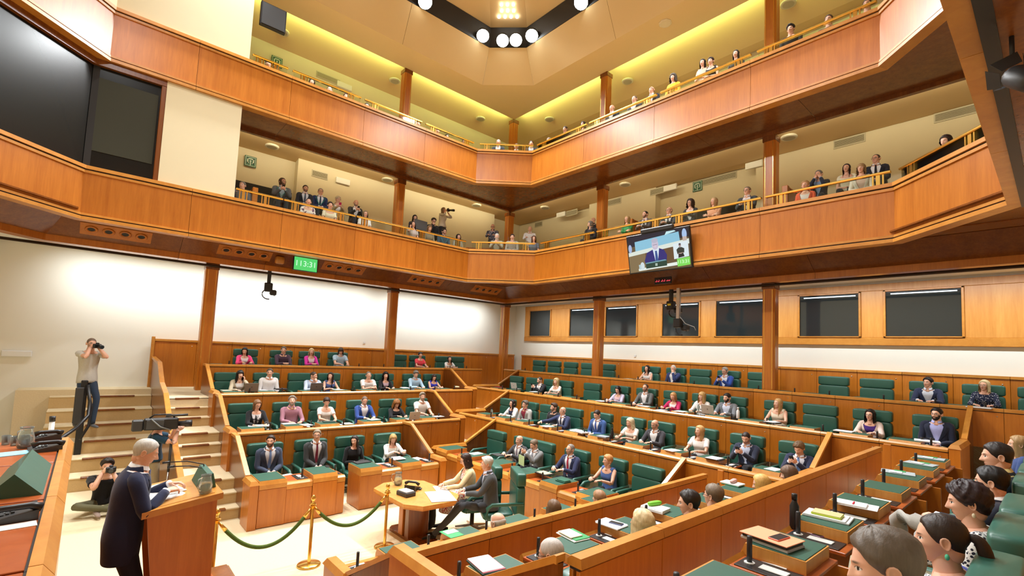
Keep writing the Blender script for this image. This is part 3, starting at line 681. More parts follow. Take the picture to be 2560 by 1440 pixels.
# ------------------------------------------------------------------ stenographers' table
t = empty('octagonal_table', (-7.42, 4.47, 0), 0, 'small pale wooden table with cut corners where two clerks sit', 'table')
oc = [(-.85, -.2), (-.62, -.5), (.45, -.5), (.72, -.3), (.75, .3), (.5, .55), (-.6, .5), (-.85, .25)]
MB().prism(oc, 2, .70, .75).build('table_top', W_PALE, t)
MB().prism([(x*.96, y*.96) for x, y in oc], 2, .665, .70).build('apron', W_TRIM, t)
MB().box(-.22, -.08, -.2, .2, .04, .67, .008).build('leg', W_PANEL, t); MB().box(.0, .12, -.2, .2, .04, .67, .008).build('leg', W_DARK_SHADE, t)
MB().prism([(-.6, -.12), (-.52, -.2), (.42, -.2), (.5, -.12), (.5, .12), (.42, .2), (-.52, .2), (-.6, .12)], 2, 0, .05).build('foot_board', W_DARK_SHADE, t)
# ------------------------------------------------------------------ rope posts
def stanchion(x, y, lab):
    e = empty('rope_post', (x, y, 0), 0, lab, 'post', 'brass rope posts')
    MB().lathe([(.165, 0), (.165, .02), (.15, .03), (.03, .045)], 28).build('base', M_BRASS, e, True)
    MB().lathe([(.026, .03), (.023, .05), (.023, .88)], 14).build('pole', M_BRASS, e, True)
    MB().lathe([(.03, .86), (.04, .872), (.04, .89), (.02, .90), (.014, .915), (.03, .935), (.036, .965), (.02, .995), (.006, 1.005)], 14).build('finial', M_BRASS, e, True)
    MB().lathe([(.05, .855), (.05, .862)], 14).build('collar', M_BRASS, e)
S = [(-7.40, 1.46), (-7.34, 2.68), (-7.33, 3.87)]
for (x, y), lb in zip(S, ('brass rope post beside the lectern', 'middle brass rope post standing free on the cream carpet', 'brass rope post touching the octagonal table')): stanchion(x, y, lb)
M_VELVET = plain('green_velvet', srgb(70, 92, 24), .9, noise=.35, nscale=40, bump=.4)
def rope(a, b, sag, lab):
    e = empty('barrier_rope', (0, 0, 0), 0, lab, 'rope', 'green velvet ropes')
    P = [np.array([a[0]+(b[0]-a[0])*t, a[1]+(b[1]-a[1])*t, .86-sag*(1-(2*t-1)**2)]) for t in np.linspace(.02, .98, 28)]
    MB().tube(P[2:-2], .026, 10).build('velvet_rope', M_VELVET, e, True)
    for q in (P[:3], P[-3:][::-1]): MB().tube(q, [.012, .022, .028], 10).build('brass_end', M_BRASS, e, True)
rope(S[0], S[1], .47, 'green velvet rope hanging between lectern post and middle post'); rope(S[1], S[2], .40, 'green velvet rope hanging between middle post and table post')
# ------------------------------------------------------------------ handrails of the galleries
def handrail(a, b, z, zc, posts, lab):
    a, b = np.array(a, float), np.array(b, float); L = np.linalg.norm(b-a); ang = math.atan2(b[1]-a[1], b[0]-a[0])
    e = empty('handrail', (a[0], a[1], zc), ang, lab, 'handrail', 'brass handrails of the galleries'); h = z-zc
    MB().box(0, L, -.045, .045, h-.05, h, .012).build('rail', M_BRASS, e)
    MB().box(.03, L-.03, -.006, .006, .0, h-.05).build('glass_panel', M_GLASS, e)
    for t in posts:
        for d in (-.085, .085): MB().box(t+d-.013, t+d+.013, -.02, .02, 0, h-.05).build('post', M_BRASS, e)
        MB().box(t-.034, t+.034, -.02, .02, 0, h-.05).build('post', M_BRASS, e)
def rails(z, zc, secs, floor):
    for i, (a, b, ps, where) in enumerate(secs): handrail(a, b, z, zc, ps, 'brass handrail on the %s gallery, %s' % (floor, where))
xr, yr = XLF-.16, YRF+.16
W4 = ['section next to the cream wall bay', 'second section from the cream wall bay', 'third section from the cream wall bay', 'section next to the blunt corner']
W3 = ['first section past the blunt corner', 'second section past the blunt corner', 'third section past the blunt corner', 'fourth section past the blunt corner']
lowL = [((xr, 2.6), (xr, 3.77)), ((xr, 3.79), (xr, 5.87)), ((xr, 5.91), (xr, 7.9)), ((xr, 8.02), (xr, 10.07))]
lowR = [((-12.3, yr), (-9.86, yr)), ((-9.75, yr), (-7.15, yr)), ((-7.12, yr), (-4.71, yr)), ((-4.62, yr), (-2.2, yr))]
secs = [(a, b, [q-a[1] for q in ps], w_) for (a, b), ps, w_ in zip(lowL, ([2.78, 3.32], [4.1, 5.42], [6.18, 7.52], [8.25, 9.72]), W4)]
secs += [(a, b, [q-a[0] for q in ps], w_) for (a, b), ps, w_ in zip(lowR, ([-12.0, -10.15], [-9.41, -7.62], [-6.88, -5.02], [-4.27, -2.42]), W3)]
secs += [((-14.2, 10.25), (-12.55, 11.9), [.28, 2.0], 'over the blunt corner'), ((-2.05, yr-.02), (-.62, 10.5), [.3, 1.6], 'slanting piece towards the near side')]
rails(7.27, 6.95, secs, 'lower')
upL = [((xr, 2.71), (xr, 3.63)), ((xr, 3.75), (xr, 5.8)), ((xr, 5.92), (xr, 7.98)), ((xr, 8.13), (xr, 10.2))]
upR = [((-12.7, yr), (-10.31, yr)), ((-10.21, yr), (-7.68, yr)), ((-7.55, yr), (-4.98, yr)), ((-4.84, yr), (-2.4, yr))]
secs = [(a, b, [q-a[1] for q in ps], w_) for (a, b), ps, w_ in zip(upL, ([2.9, 3.29], [4.07, 5.47], [6.27, 7.66], [8.44, 9.88]), W4)]
secs += [(a, b, [q-a[0] for q in ps], w_) for (a, b), ps, w_ in zip(upR, ([-12.34, -10.68], [-9.88, -8.0], [-7.22, -5.3], [-4.51, -2.79]), W3)]
secs += [((-14.2, 10.4), (-12.85, 11.9), [.28, 1.7], 'over the blunt corner'), ((-2.25, yr-.02), (-.62, 10.3), [.3, 1.6], 'slanting piece towards the near side')]
rails(11.03, 10.74, secs, 'upper')
# ================================================================== PEOPLE
SKIN, _nt, _b = new_mat('skin')
_oi = N(_nt, 'ShaderNodeObjectInfo')
def _att(n): return N(_nt, 'ShaderNodeAttribute', attribute_name=n)
def _mix(a, b2, f):
    m = N(_nt, 'ShaderNodeMixRGB')
    for s, v in ((1, a), (2, b2)):
        if isinstance(v, tuple): m.inputs[s].default_value = (*v, 1)
        else: lk(_nt, v, m.inputs[s])
    lk(_nt, f, m.inputs[0]); return m.outputs[0]
_tone = _mix(srgb(240, 196, 170), srgb(200, 142, 112), _oi.outputs['Alpha'])
_tc = N(_nt, 'ShaderNodeTexCoord'); _nz = N(_nt, 'ShaderNodeTexNoise', Scale=14.0, Detail=3.0); lk(_nt, _tc.outputs['Object'], _nz.inputs['Vector'])
_mr = N(_nt, 'ShaderNodeMapRange'); _mr.inputs['From Min'].default_value = .35; _mr.inputs['From Max'].default_value = .75; _mr.inputs['To Max'].default_value = .35; lk(_nt, _nz.outputs['Fac'], _mr.inputs['Value'])
_tone = _mix(_tone, srgb(222, 146, 122), _mr.outputs[0])
_c = _mix(_tone, srgb(176, 84, 78), _att('lip').outputs['Fac'])
_c = _mix(_c, _oi.outputs['Color'], _att('hairy').outputs['Fac'])
_c = _mix(_c, srgb(232, 226, 218), _att('eye').outputs['Fac'])
_c = _mix(_c, (.012, .009, .007), _att('iris').outputs['Fac'])
lk(_nt, _c, _b.inputs['Base Color']); _b.inputs['Roughness'].default_value = .5; _b.inputs['Specular IOR Level'].default_value = .35
_b.inputs['Subsurface Weight'].default_value = 0.0
HELD = []
def vec(*a): return np.array(a, float)
def unit(v): return v/(np.linalg.norm(v)+1e-9)
# ---------------------------------------------------------------- head
def _ell(D, c, r):
    c, r = np.array(c), np.array(r); a = ((D/r)**2).sum(-1); b2 = -2*(D*c/r**2).sum(-1); cc = (c**2/r**2).sum()-1
    disc = b2*b2-4*a*cc
    return np.where(disc > 0, (-b2+np.sqrt(np.maximum(disc, 0)))/(2*a), 0)
def g(x, s): return np.exp(-(x/s)**2)
def head_surface(az, th, fem=False, big_nose=1.0):
    """az, th arrays -> points of the bare head (x right, y front, z up, eyes near z=.01)"""
    D = np.stack([np.sin(az)*np.sin(th), np.cos(az)*np.sin(th), np.cos(th)], -1)
    j = .93 if fem else 1.0
    E = [_ell(D, (0, -.012, .028), (.074, .095, .086)), _ell(D, (0, .028, -.046), (.055*j, .058, .073)), _ell(D, (0, .018, -.005), (.065, .076, .08)), _ell(D, (0, -.03, -.055), (.050, .050, .06))]
    k = 130.0; r = np.log(sum(np.exp(k*e) for e in E))/k-.004
    P = D*r[..., None]; x, y, z = P[..., 0], P[..., 1], P[..., 2]
    f = (y > 0)*np.clip(y/.04, 0, 1); ax = np.abs(x)
    dy = .027*big_nose*g(x, .0115+.004*g(z+.022, .012))*np.clip((.026-z)/.048, 0, 1)**1.2*np.clip((z+.040)/.012, 0, 1)
    dy -= .009*g(ax-.031, .016)*g(z-.009, .013)
    dy += .0045*g(ax-.031, .010)*g(z-.008, .007)
    dy += (.003 if fem else .005)*g(z-.028, .009)*g(x, .05)
    dy += .0055*g(x, .021)*(g(z+.052, .0055)+1.1*g(z+.064, .0065))-.003*g(x, .02)*g(z+.0575, .0028)
    dy -= .004*g(x, .016)*g(z+.076, .007); dy += .009*g(x, .022)*g(z+.094, .015)
    dy += .004*g(ax-.042, .018)*g(z+.016, .016)
    P[..., 1] += f*dy
    return P
def head_grid(nu, nv):
    u = np.linspace(-1, 1, nu+1)[:-1]; az = PI*np.sign(u)*np.abs(u)**1.45
    v = np.linspace(0, 1, nv); th = np.interp(v, [0, .25, .8, 1], [.02, 1.0, 2.35, 2.85])
    return np.meshgrid(az, th)       # (nv,nu)
def rotm(yaw, pitch, roll):
    cy, sy, cp, sp, cr_, sr = math.cos(yaw), math.sin(yaw), math.cos(pitch), math.sin(pitch), math.cos(roll), math.sin(roll)
    Rz = np.array([[cy, -sy, 0], [sy, cy, 0], [0, 0, 1]]); Rx = np.array([[1, 0, 0], [0, cp, -sp], [0, sp, cp]]); Ry = np.array([[cr_, 0, sr], [0, 1, 0], [-sr, 0, cr_]])
    return Rz @ Rx @ Ry
class SMesh:
    """mesh with float attributes per vertex"""
    NM = ('lip', 'hairy', 'eye', 'iris')
    def __init__(s): s.v = []; s.f = []; s.a = {n: [] for n in s.NM}; s.n = 0
    def add(s, V, F, **at):
        V = np.asarray(V, float).reshape(-1, 3); o = s.n
        s.v.append(V); s.f.extend([tuple(o+i for i in f) for f in F]); s.n += len(V)
        for n in s.NM: s.a[n].append(np.asarray(at[n], float).reshape(-1) if n in at else np.zeros(len(V)))
    def grid(s, P, wrap=False, capa=False, capb=False, **at):
        m, n, _ = P.shape; F = []
        for i in range(m-1):
            for j in range(n if wrap else n-1): F.append((i*n+j, i*n+(j+1) % n, (i+1)*n+(j+1) % n, (i+1)*n+j))
        if capa: F.append(tuple(range(n))[::-1])
        if capb: F.append(tuple((m-1)*n+j for j in range(n)))
        s.add(P, F, **at)
    def build(s, name, mat, parent, attrs=False, color=None):
        me = bpy.data.meshes.new(name); V = np.concatenate(s.v); me.from_pydata(V.tolist(), [], s.f)
        bm = bmesh.new(); bm.from_mesh(me); bmesh.ops.recalc_face_normals(bm, faces=bm.faces); bm.to_mesh(me); bm.free()
        me.polygons.foreach_set('use_smooth', [True]*len(me.polygons))
        if attrs:
            for n in s.NM:
                at = me.attributes.new(n, 'FLOAT', 'POINT'); at.data.foreach_set('value', np.concatenate(s.a[n]).astype(np.float32))
        me.materials.append(mat)
        o = bpy.data.objects.new(name, me); COL.objects.link(o); o.parent = parent
        if color is not None: o.color = color
        return o
def tube_rings(pts, rx, ry, n, up=(0, 1, 0)):
    pts = [np.array(p, float) for p in pts]; m = len(pts); out = []
    up = np.array(up, float)
    for i in range(m):
        t = unit(pts[min(i+1, m-1)]-pts[max(i-1, 0)])
        a = np.cross(t, up)
        if np.linalg.norm(a) < .15: a = np.cross(t, np.array([1.0, 0, 0]))
        a = unit(a); b2 = np.cross(a, t); w = np.arange(n)*2*PI/n
        out.append(pts[i]+rx[i]*np.cos(w)[:, None]*a+ry[i]*np.sin(w)[:, None]*b2)
    return np.stack(out)
def smooth_path(P, k=3):
    """Catmull-Rom through P (list of (point, radius...)) with k steps each"""
    P = [np.array(p, float) for p in P]; out = []
    for i in range(len(P)-1):
        p0, p1, p2, p3 = P[max(i-1, 0)], P[i], P[i+1], P[min(i+2, len(P)-1)]
        for j in range(k):
            t = j/k; out.append(.5*((2*p1)+(-p0+p2)*t+(2*p0-5*p1+4*p2-p3)*t*t+(-p0+3*p1-3*p2+p3)*t**3))
    out.append(P[-1]); return np.array(out)
def limb(sm, pts, rad, n, k=3, flat=1.0, up=(0, 1, 0), cap=True, **kw):
    Q = smooth_path([np.append(p, r) for p, r in zip(pts, rad)], k)
    R_ = tube_rings(Q[:, :3], Q[:, 3], Q[:, 3]*flat, n, up); sm.grid(R_, True, cap, cap); return R_
# ---------------------------------------------------------------- hand: palm, four unequal fingers, thumb
def hand(sm, wrist, d, nrm, side, curl=.5, lod=1, s=1.0):
    """d: direction of the fingers, nrm: back-of-hand normal, side +1 right hand / -1 left (thumb side)"""
    d = unit(np.array(d, float)); nrm = unit(np.array(nrm, float)-d*(np.dot(nrm, d))); lat = np.cross(d, nrm)*side    # towards the little finger
    n = 8 if lod else 6
    c = [wrist-d*.01, wrist+d*.03*s, wrist+d*.06*s, wrist+d*.092*s]; hw = [.027, .036, .041, .037]; ht = [.019, .017, .015, .011]
    rings = []
    for p, a, b2 in zip(c, hw, ht):
        w = np.arange(n)*2*PI/n; rings.append(p+s*a*np.sign(np.cos(w))[:, None]*np.abs(np.cos(w))[:, None]**.75*lat+s*b2*np.sin(w)[:, None]*nrm)
    sm.grid(np.stack(rings), True, True, True)
    nf = 6 if lod else 4
    def finger(base, d0, L, r, cu, ax):
        p = [base]; a = 0; dd = d0
        segs = (.44, .32, .26)
        for q in segs:
            a += cu; dd = d0*math.cos(a)-ax*math.sin(a); p.append(p[-1]+dd*L*q*s)
        rr = [r*1.05, r, r*.9, r*.62]
        if lod: limb(sm, p, [x*s for x in rr], nf, 2, up=tuple(ax))
        else: sm.grid(tube_rings(p, [x*s for x in rr], [x*s for x in rr], nf, tuple(ax)), True, False, True)
    for i, (off, L) in enumerate(((-.029, .072), (-.010, .080), (.010, .074), (.028, .058))):
        finger(wrist+d*(.086-.004*abs(i-1))*s+lat*off*s, unit(d+lat*off*2.2), L, .0088-.0006*i, curl*(.9+.12*i), nrm)
    finger(wrist+d*.028*s-lat*.032*s-nrm*.004, unit(d*.75-lat*.65-nrm*.25), .072, .0105, curl*.45, unit(nrm*.6-lat*.6))
# ---------------------------------------------------------------- torso surface
_TK = np.array([-.40, -.22, -.08, 0, .12, .25, .38, .52, .66, .78, .86, .92, .96, 1.0])
_HWM = np.array([.165, .175, .18, .178, .175, .163, .158, .168, .183, .192, .188, .150, .098, .066])
_HDM = np.array([.115, .120, .125, .128, .122, .112, .108, .112, .120, .118, .104, .088, .074, .064])
_HWF = np.array([.175, .185, .182, .176, .160, .142, .136, .143, .153, .160, .156, .125, .082, .056])
_HDF = np.array([.115, .122, .125, .125, .110, .098, .094, .100, .110, .106, .092, .078, .064, .056])
class Torso:
    def __init__(s, P, Nk, right, fwd, fem, fat=1.0, lean=0.0):
        s.P, s.N = np.array(P), np.array(Nk); s.right = np.array(right); s.fwd = np.array(fwd); s.fem = fem; s.fat = fat
        s.C = (s.P+s.N)/2-s.fwd*.035
    def centre(s, t):
        t = np.asarray(t)[..., None]; q = np.clip(t, 0, None)
        c = (1-q)**2*s.P+2*(1-q)*q*s.C+q*q*s.N
        return np.where(t < 0, s.P+t*np.linalg.norm(s.N-s.P)*np.array([0, 0, 1.0]), c)
    def tangent(s, t):
        return unit(np.asarray(s.centre(np.array(t+.02))-s.centre(np.array(max(t-.02, 0)))))
    def rad(s, t):
        hw = np.interp(t, _TK, _HWF if s.fem else _HWM); hd = np.interp(t, _TK, _HDF if s.fem else _HDM)
        b = 1+(s.fat-1)*np.exp(-((t-.30)/.32)**2); return hw*(1+(b-1)*.8), hd*b
    def surf(s, t, az, off=0.0):
        """t, az arrays of one shape; az=0 front, +right"""
        t, az = np.broadcast_arrays(np.asarray(t, float), np.asarray(az, float))
        hw, hd = s.rad(t); c = s.centre(t)
        tan = s.centre(np.clip(t, 0, .98)+.02)-s.centre(np.clip(t, 0, .98)); tan = tan/np.linalg.norm(tan, axis=-1, keepdims=True)
        f = s.fwd-tan*(tan @ s.fwd)[..., None]; f = f/np.linalg.norm(f, axis=-1, keepdims=True)
        p = 2.0/2.5; ca, sa = np.cos(az), np.sin(az)
        y = np.sign(ca)*np.abs(ca)**p*(hd+off); x = np.sign(sa)*np.abs(sa)**p*(hw+off)
        if s.fem:
            y = y+.035*np.exp(-((t-.63)/.11)**2)*np.exp(-((np.abs(az)-.62)/.5)**2)*(ca > 0)
        y = y+(s.fat-1)*.25*np.exp(-((t-.30)/.2)**2)*np.clip(ca, 0, 1)
        drop = np.clip((t-.84)/.1, 0, 1)*0
        return c+x[..., None]*s.right+y[..., None]*f
def torso_grid(T, t0, t1fun, n, m, off, a0=None, phase=0):
    """rows from t0 up to t1fun(az); open at the front when a0(t-fraction) is given"""
    if a0 is None: az = np.linspace(-PI, PI, n, endpoint=False)[None, :].repeat(m, 0)
    q = np.linspace(0, 1, m)[:, None]
    if a0 is None:
        t = t0+(t1fun(az)-t0)*q
        return T.surf(t, az, off)
    rows = []
    for i in range(m):
        qq = i/(m-1); t = t0+(.955-t0)*qq; a = a0(t); az = np.linspace(a, 2*PI-a, n)
        rows.append(T.surf(np.full(n, t), az, off))
    return np.stack(rows)
# ---------------------------------------------------------------- hair
def hairline(az, front, side, nape):
    a = np.abs(az)
    return np.interp(a, [0, .4, .75, 1.0, 1.25, 1.42, 1.62, 1.8, 2.3, PI], [front, front-.03, front+.10, front+.38, max(front+.5, side-.25), side, side-.12, side+.05, nape-.12, nape])
def hair(style, fem, lod, rng, vol=1.0, length=.2):
    sm = SMesh(); nu, nv = (56, 22) if lod == 2 else ((36, 14) if lod == 1 else (22, 9))
    u = np.linspace(-1, 1, nu+1)[:-1]; az1 = PI*u
    prm = {'short': (.80, 1.68, 2.25, .015, .006), 'buzz': (.82, 1.62, 2.2, .006, .004), 'reced': (.50, 1.64, 2.22, .008, .006), 'bald': (.9, 1.66, 2.25, .010, .007),
           'crop': (.86, 1.75, 2.3, .024, .014), 'long': (.74, 1.85, 2.3, .016, .014), 'bob': (.76, 1.9, 2.3, .020, .018), 'curly': (.84, 1.95, 2.35, .036, .036),
           'pony': (.72, 1.70, 2.25, .010, .008), 'quiff': (.80, 1.68, 2.28, .030, .008), 'wavy': (.74, 1.85, 2.3, .022, .020), 'fringe': (1.18, 1.95, 2.3, .020, .018), 'shag': (.92, 1.8, 2.4, .026, .020)}[style]
    front, side, nape, top, sd = prm
    az, q = np.meshgrid(az1, np.linspace(0, 1, nv)); lim = hairline(az, front, side, nape)
    th0 = np.full_like(az, .02)
    if style == 'bald': th0 = np.minimum(np.interp(np.abs(az), [0, 1.0, 1.3, 2.0, PI], [1.6, 1.6, 1.25, 1.05, .95]), lim-.02)
    th = th0+(lim-th0)*q
    P = head_surface(az, th, fem); nrm = P/np.linalg.norm(P, axis=-1, keepdims=True)
    # the face relief must not bulge the hair
    edge = np.clip((1-q)/.22, 0, 1)**.6
    if style == 'bald': edge = edge*np.clip(q/.25, 0, 1)**.7
    tk = np.where(th < 1.0, top, top+(sd-top)*np.clip((th-1.0)/.5, 0, 1))*vol
    if style == 'quiff': tk = tk*(1+.7*g(az, .9)*g(th-.75, .35))
    A, B, C = rng.random(3)*6
    wob = np.sin(az*7+A+th*3)*np.sin(th*9+B)+.6*np.sin(az*15+C)*np.sin(th*6+A)+.5*np.sin(az*27+B+th*5)
    if style in ('curly', 'shag'): wob = np.sin(az*9+A)*np.sin(th*11+B)*1.2+np.sin(az*17+C)*np.sin(th*19+A)*.9
    tk = tk*(1+(.22 if style in ('curly', 'shag') else .12)*wob)
    P = P+nrm*(tk*edge-.002*(1-edge)+.0012)[..., None]
    sm.grid(P, True, style != 'bald', False)
    if style in ('long', 'bob', 'wavy', 'fringe', 'curly'):
        a0 = {'long': .95, 'bob': .95, 'wavy': .95, 'fringe': .85, 'curly': 1.0}[style]
        n, m = (34, 14) if lod == 2 else ((22, 10) if lod == 1 else (14, 6))
        L = {'bob': .075, 'curly': .06}.get(style, length)
        azc = np.linspace(a0, 2*PI-a0, n); out = []
        for side_ in (0, 1):           # outer sheet, then inner sheet: hair with body
            for i in (range(m) if side_ == 0 else range(m-1, -1, -1)):
                v = i/(m-1); th_top = 1.15
                if v < .3: th = th_top+(1.75-th_top)*v/.3; dz = 0
                else: th = 1.75; dz = (v-.3)/.7*(L+.06)
                Q = head_surface(azc, np.full(n, th), fem); nr = Q.copy(); nr[:, 2] *= .2; nr /= np.linalg.norm(nr, axis=1)[:, None]
                thick = (sd*1.05*vol+.004)*(1-.35*side_*2 if side_ == 0 else .1)
                wv = (.010 if style in ('wavy', 'curly') else .003)*np.sin(v*14+azc*6+A)+.004*np.sin(azc*19+B)
                flare = .0 if style in ('long', 'wavy') else .010*v
                Q = Q+nr*(thick+wv*min(1, v*3)+flare)[:, None]
                Q[:, 2] -= dz*(1+.12*np.sin(azc*5+C)*(v > .8))
                sc = 1-.12*np.clip((v-.45)/.5, 0, 1) if style in ('long', 'wavy') else 1
                Q[:, 0] *= sc; back = np.clip(-Q[:, 1]/.1, 0, 1); Q[:, 1] += back*.022*np.clip((v-.4)/.4, 0, 1)
                out.append(Q)
        sm.grid(np.stack(out), False)
    if style == 'pony':
        limb(sm, [(0, -.105, .02), (0, -.14, .0), (.01, -.15, -.08), (.0, -.135, -.17), (0, -.125, -.235)], [.016, .026, .030, .022, .006], 10 if lod else 6, 3)
    return sm
# ---------------------------------------------------------------- the person
def person(name_label, head, fwd, seat_z=None, stand_z=None, fem=False, hairst='short', hairc=(40, 28, 20), tone=.3, top=('suit', (30, 34, 46), (225, 228, 235), (40, 50, 90)),
           yaw=0.0, pitch=0.0, roll=0.0, arms='lap', beard=0.0, glasses=None, lod=1, fat=1.0, legs=(38, 40, 46), shoes=(25, 22, 20), vol=1.0, length=.2, hips=None, scale=1.0, hands=None,
           skirt=None, earring=None, legpose=None, shoulder_drop=0.0, bignose=1.0, body_turn=0.0, print_mat=None, desk_z=None, lanyard=None, mask=None, group=None):
    """head: world position of the head's centre; fwd: (x,y) the body faces; everything is built in local space with its origin on floor or seat"""
    fw = unit(np.array([fwd[0], fwd[1], 0.0])); ang = math.atan2(-fw[0], fw[1])+body_turn
    base_z = stand_z if stand_z is not None else seat_z
    root = empty('person', (head[0], head[1], base_z), ang, name_label, 'person', group)
    rng = np.random.default_rng(abs(hash((round(head[0], 2), round(head[1], 2)))) % 100000)
    S = scale*(.96 if fem else 1.0)
    hz = (head[2]-base_z)/1.0
    H = vec(0, 0, hz)                      # local: x right, y forward, z up
    right, fwdv = vec(1, 0, 0), vec(0, 1, 0)
    Rh = rotm(yaw, -pitch, roll)
    neck_pivot = H-Rh @ vec(0, -.005, .055)*S-vec(0, 0, .045*S)
    NB = neck_pivot-vec(0, .022, .030)*S     # neck base
    if stand_z is not None:
        Pv = vec(0, -.03, max(.55, min(.96*S, NB[2]-.46*S))) if hips is None else np.array(hips, float)
    else:
        Pv = vec(0, -.10, .08) if hips is None else np.array(hips, float)
    T = Torso(Pv, NB, right, fwdv, fem, fat)
    hc = (*srgb(*hairc), tone)
    col = lambda c: (*srgb(*c), 1)
    ns = {0: 10, 1: 16, 2: 28}[lod]; nl = {0: 7, 1: 10, 2: 14}[lod]
    # ---- body: head, neck, torso, arms and hands in one mesh
    B = SMesh()
    nu, nv = {0: (24, 18), 1: (58, 46), 2: (96, 76)}[lod]
    az, th = head_grid(nu, nv); P = head_surface(az, th, fem, bignose)
    x, y, z = P[..., 0], P[..., 1], P[..., 2]; ax = np.abs(x); fr = y > .02
    lip = fr*np.clip(1.6*g(x, .021)*np.maximum(g(z+.0525, .006), g(z+.063, .007))-.35, 0, 1)*(1.0 if fem else .55)
    brow = fr*np.clip(1.8*g((ax-.031), .015)*g(z-.0275-.06*np.maximum(ax-.03, 0), .0048 if not fem else .0038)-.35, 0, 1)*.9
    eye = fr*np.clip((1-((ax-.031)/.0140)**2-((z-.008)/.0064)**2)*4, 0, 1)
    iris = fr*np.maximum(np.clip((1-((ax-.031)**2+(z-.008)**2)/.0064**2)*4, 0, 1), .85*np.clip((.42-np.abs(((ax-.031)/.0135)**2+((z-.0085)/.0062)**2-1.05))*4, 0, 1)*(z > .0075))
    if pitch > .30: eye = eye*0; iris = iris*((z < .006)*1.0)*.7
    bd = beard*np.clip((.005-z)/.02, 0, 1)*np.clip(np.interp(np.abs(az), [0, .25, .5, 1.25, 1.6], [1, 1, 1, 1, 0]), 0, 1)*np.clip(1.3*(1-g(x, .02)*g(z+.058, .011)*1.2), 0, 1)*np.where((z > -.038), np.clip((ax-.038)/.015, 0, 1), 1)
    if beard > .5: P = P+(P/np.linalg.norm(P, axis=-1, keepdims=True))*(bd*.006)[..., None]
    hairy = np.maximum(brow, bd)
    HW = P.reshape(-1, 3)*S @ Rh.T+H
    B.grid(HW.reshape(P.shape), True, True, True, lip=lip, hairy=hairy, eye=eye, iris=iris)
    for s in (-1, 1):                      # ears
        q = vec(s*.074, -.012, -.004)
        ne = 14 if lod == 2 else (9 if lod else 5)
        rings = []
        for i, (dx, rz, ry) in enumerate(((-.012, .020, .011), (.002, .028, .016), (.010, .031, .019), (.013, .029, .0175), (.0125, .024, .0135), (.007, .018, .009))):
            w = np.arange(ne)*2*PI/ne; r_ = np.stack([np.full(ne, s*dx), ry*np.cos(w)*(1+.25*np.sin(w))-.6*dx, rz*np.sin(w)], -1)+q; rings.append(r_ @ Rh.T*S+H)
        B.grid(np.stack(rings), True, False, True)
    nb = neck_pivot
    limb(B, [NB-vec(0, 0, .07)*S, NB-vec(0, .0, .01)*S, nb+Rh @ vec(0, -.008, .02)*S, H+Rh @ vec(0, -.022, -.03)*S], [x_*S*(.84 if fem else 1) for x_ in (.082, .070, .062, .058)], nl+2, 2)
    tt = lambda az_: np.full_like(az_, .985)
    B.grid(torso_grid(T, 0.02, tt, ns, 12, -.004), True, True, True)
    # ---- arms
    SH = {}
    for s in (-1, 1):
        c = T.centre(np.array(.865)); SH[s] = c+right*s*(.150 if fem else .180)*S+vec(0, -.005, -shoulder_drop)
    l1, l2 = .295*S, .255*S
    def default_wrist(s, a):
        dz = (desk_z-base_z) if desk_z is not None else .26
        if a == 'lap': return vec(s*.05, .20, .20)+vec(0, Pv[1]+.1, Pv[2]-.08), vec(-s*.6, .8, -.1), vec(0, .2, 1), .45
        if a == 'desk': return vec(s*.13, .36, dz+.035), vec(-s*.55, .8, 0), vec(0, .1, 1), .35
        if a == 'together': return vec(s*.06, .34, dz+.05), vec(-s*.7, .7, .1), vec(s*.3, .2, .9), .6
        if a == 'phone': return vec(s*.06, .30, dz+.16), vec(-s*.45, .75, .45), vec(s*.6, .35, -.3), .6
        if a == 'type': return vec(s*.12, .36, dz+.06), vec(-s*.2, 1, -.05), vec(0, .1, 1), .3
        if a == 'chin': return H+vec(s*.05, .13, -.17), vec(-s*.25, -.15, .9), vec(s*.2, .9, .2), .9
        if a == 'cheek': return H+vec(s*.105, .06, -.15), vec(0, -.1, 1), vec(s*.9, .3, 0), .45
        if a == 'mouth': return H+vec(s*.07, .13, -.13), vec(-s*.4, -.2, .9), vec(s*.3, .9, .2), .8
        if a == 'cross': return vec(-s*.10, .19 if s > 0 else .215, Pv[2]+.24), vec(-s*1, .0, .1), vec(0, 1, .2), .3
        if a == 'side': return SH[s]+vec(s*.05, .03, -.53*S), vec(0, .1, -1), vec(s, 0, 0), .4
        if a == 'knee': return vec(s*.12, .34, Pv[2]+.06), vec(-s*.1, .9, -.3), vec(0, .3, 1), .4
        if a == 'camera': return H+vec(s*.07, .15, -.075), vec(-s*.5, .3, .75), vec(s*.9, .3, .1), .9
        return np.array(a[0], float), a[1], a[2], a[3]
    def elbow(s, W):
        Sx = SH[s]; v = W-Sx; dl = np.linalg.norm(v)
        if dl > (l1+l2)*.985: W = Sx+v*((l1+l2)*.985/dl); v = W-Sx; dl = np.linalg.norm(v)
        a = (l1*l1-l2*l2+dl*dl)/(2*dl); h = math.sqrt(max(l1*l1-a*a, 0)); e = unit(v)
        hint = vec(s*.55, -.25, -.8); hint = hint-e*np.dot(hint, e); return Sx+e*a+unit(hint)*h, W
    ar = arms if isinstance(arms, dict) else {-1: arms, 1: arms}
    kind = top[0]; ARM = {}
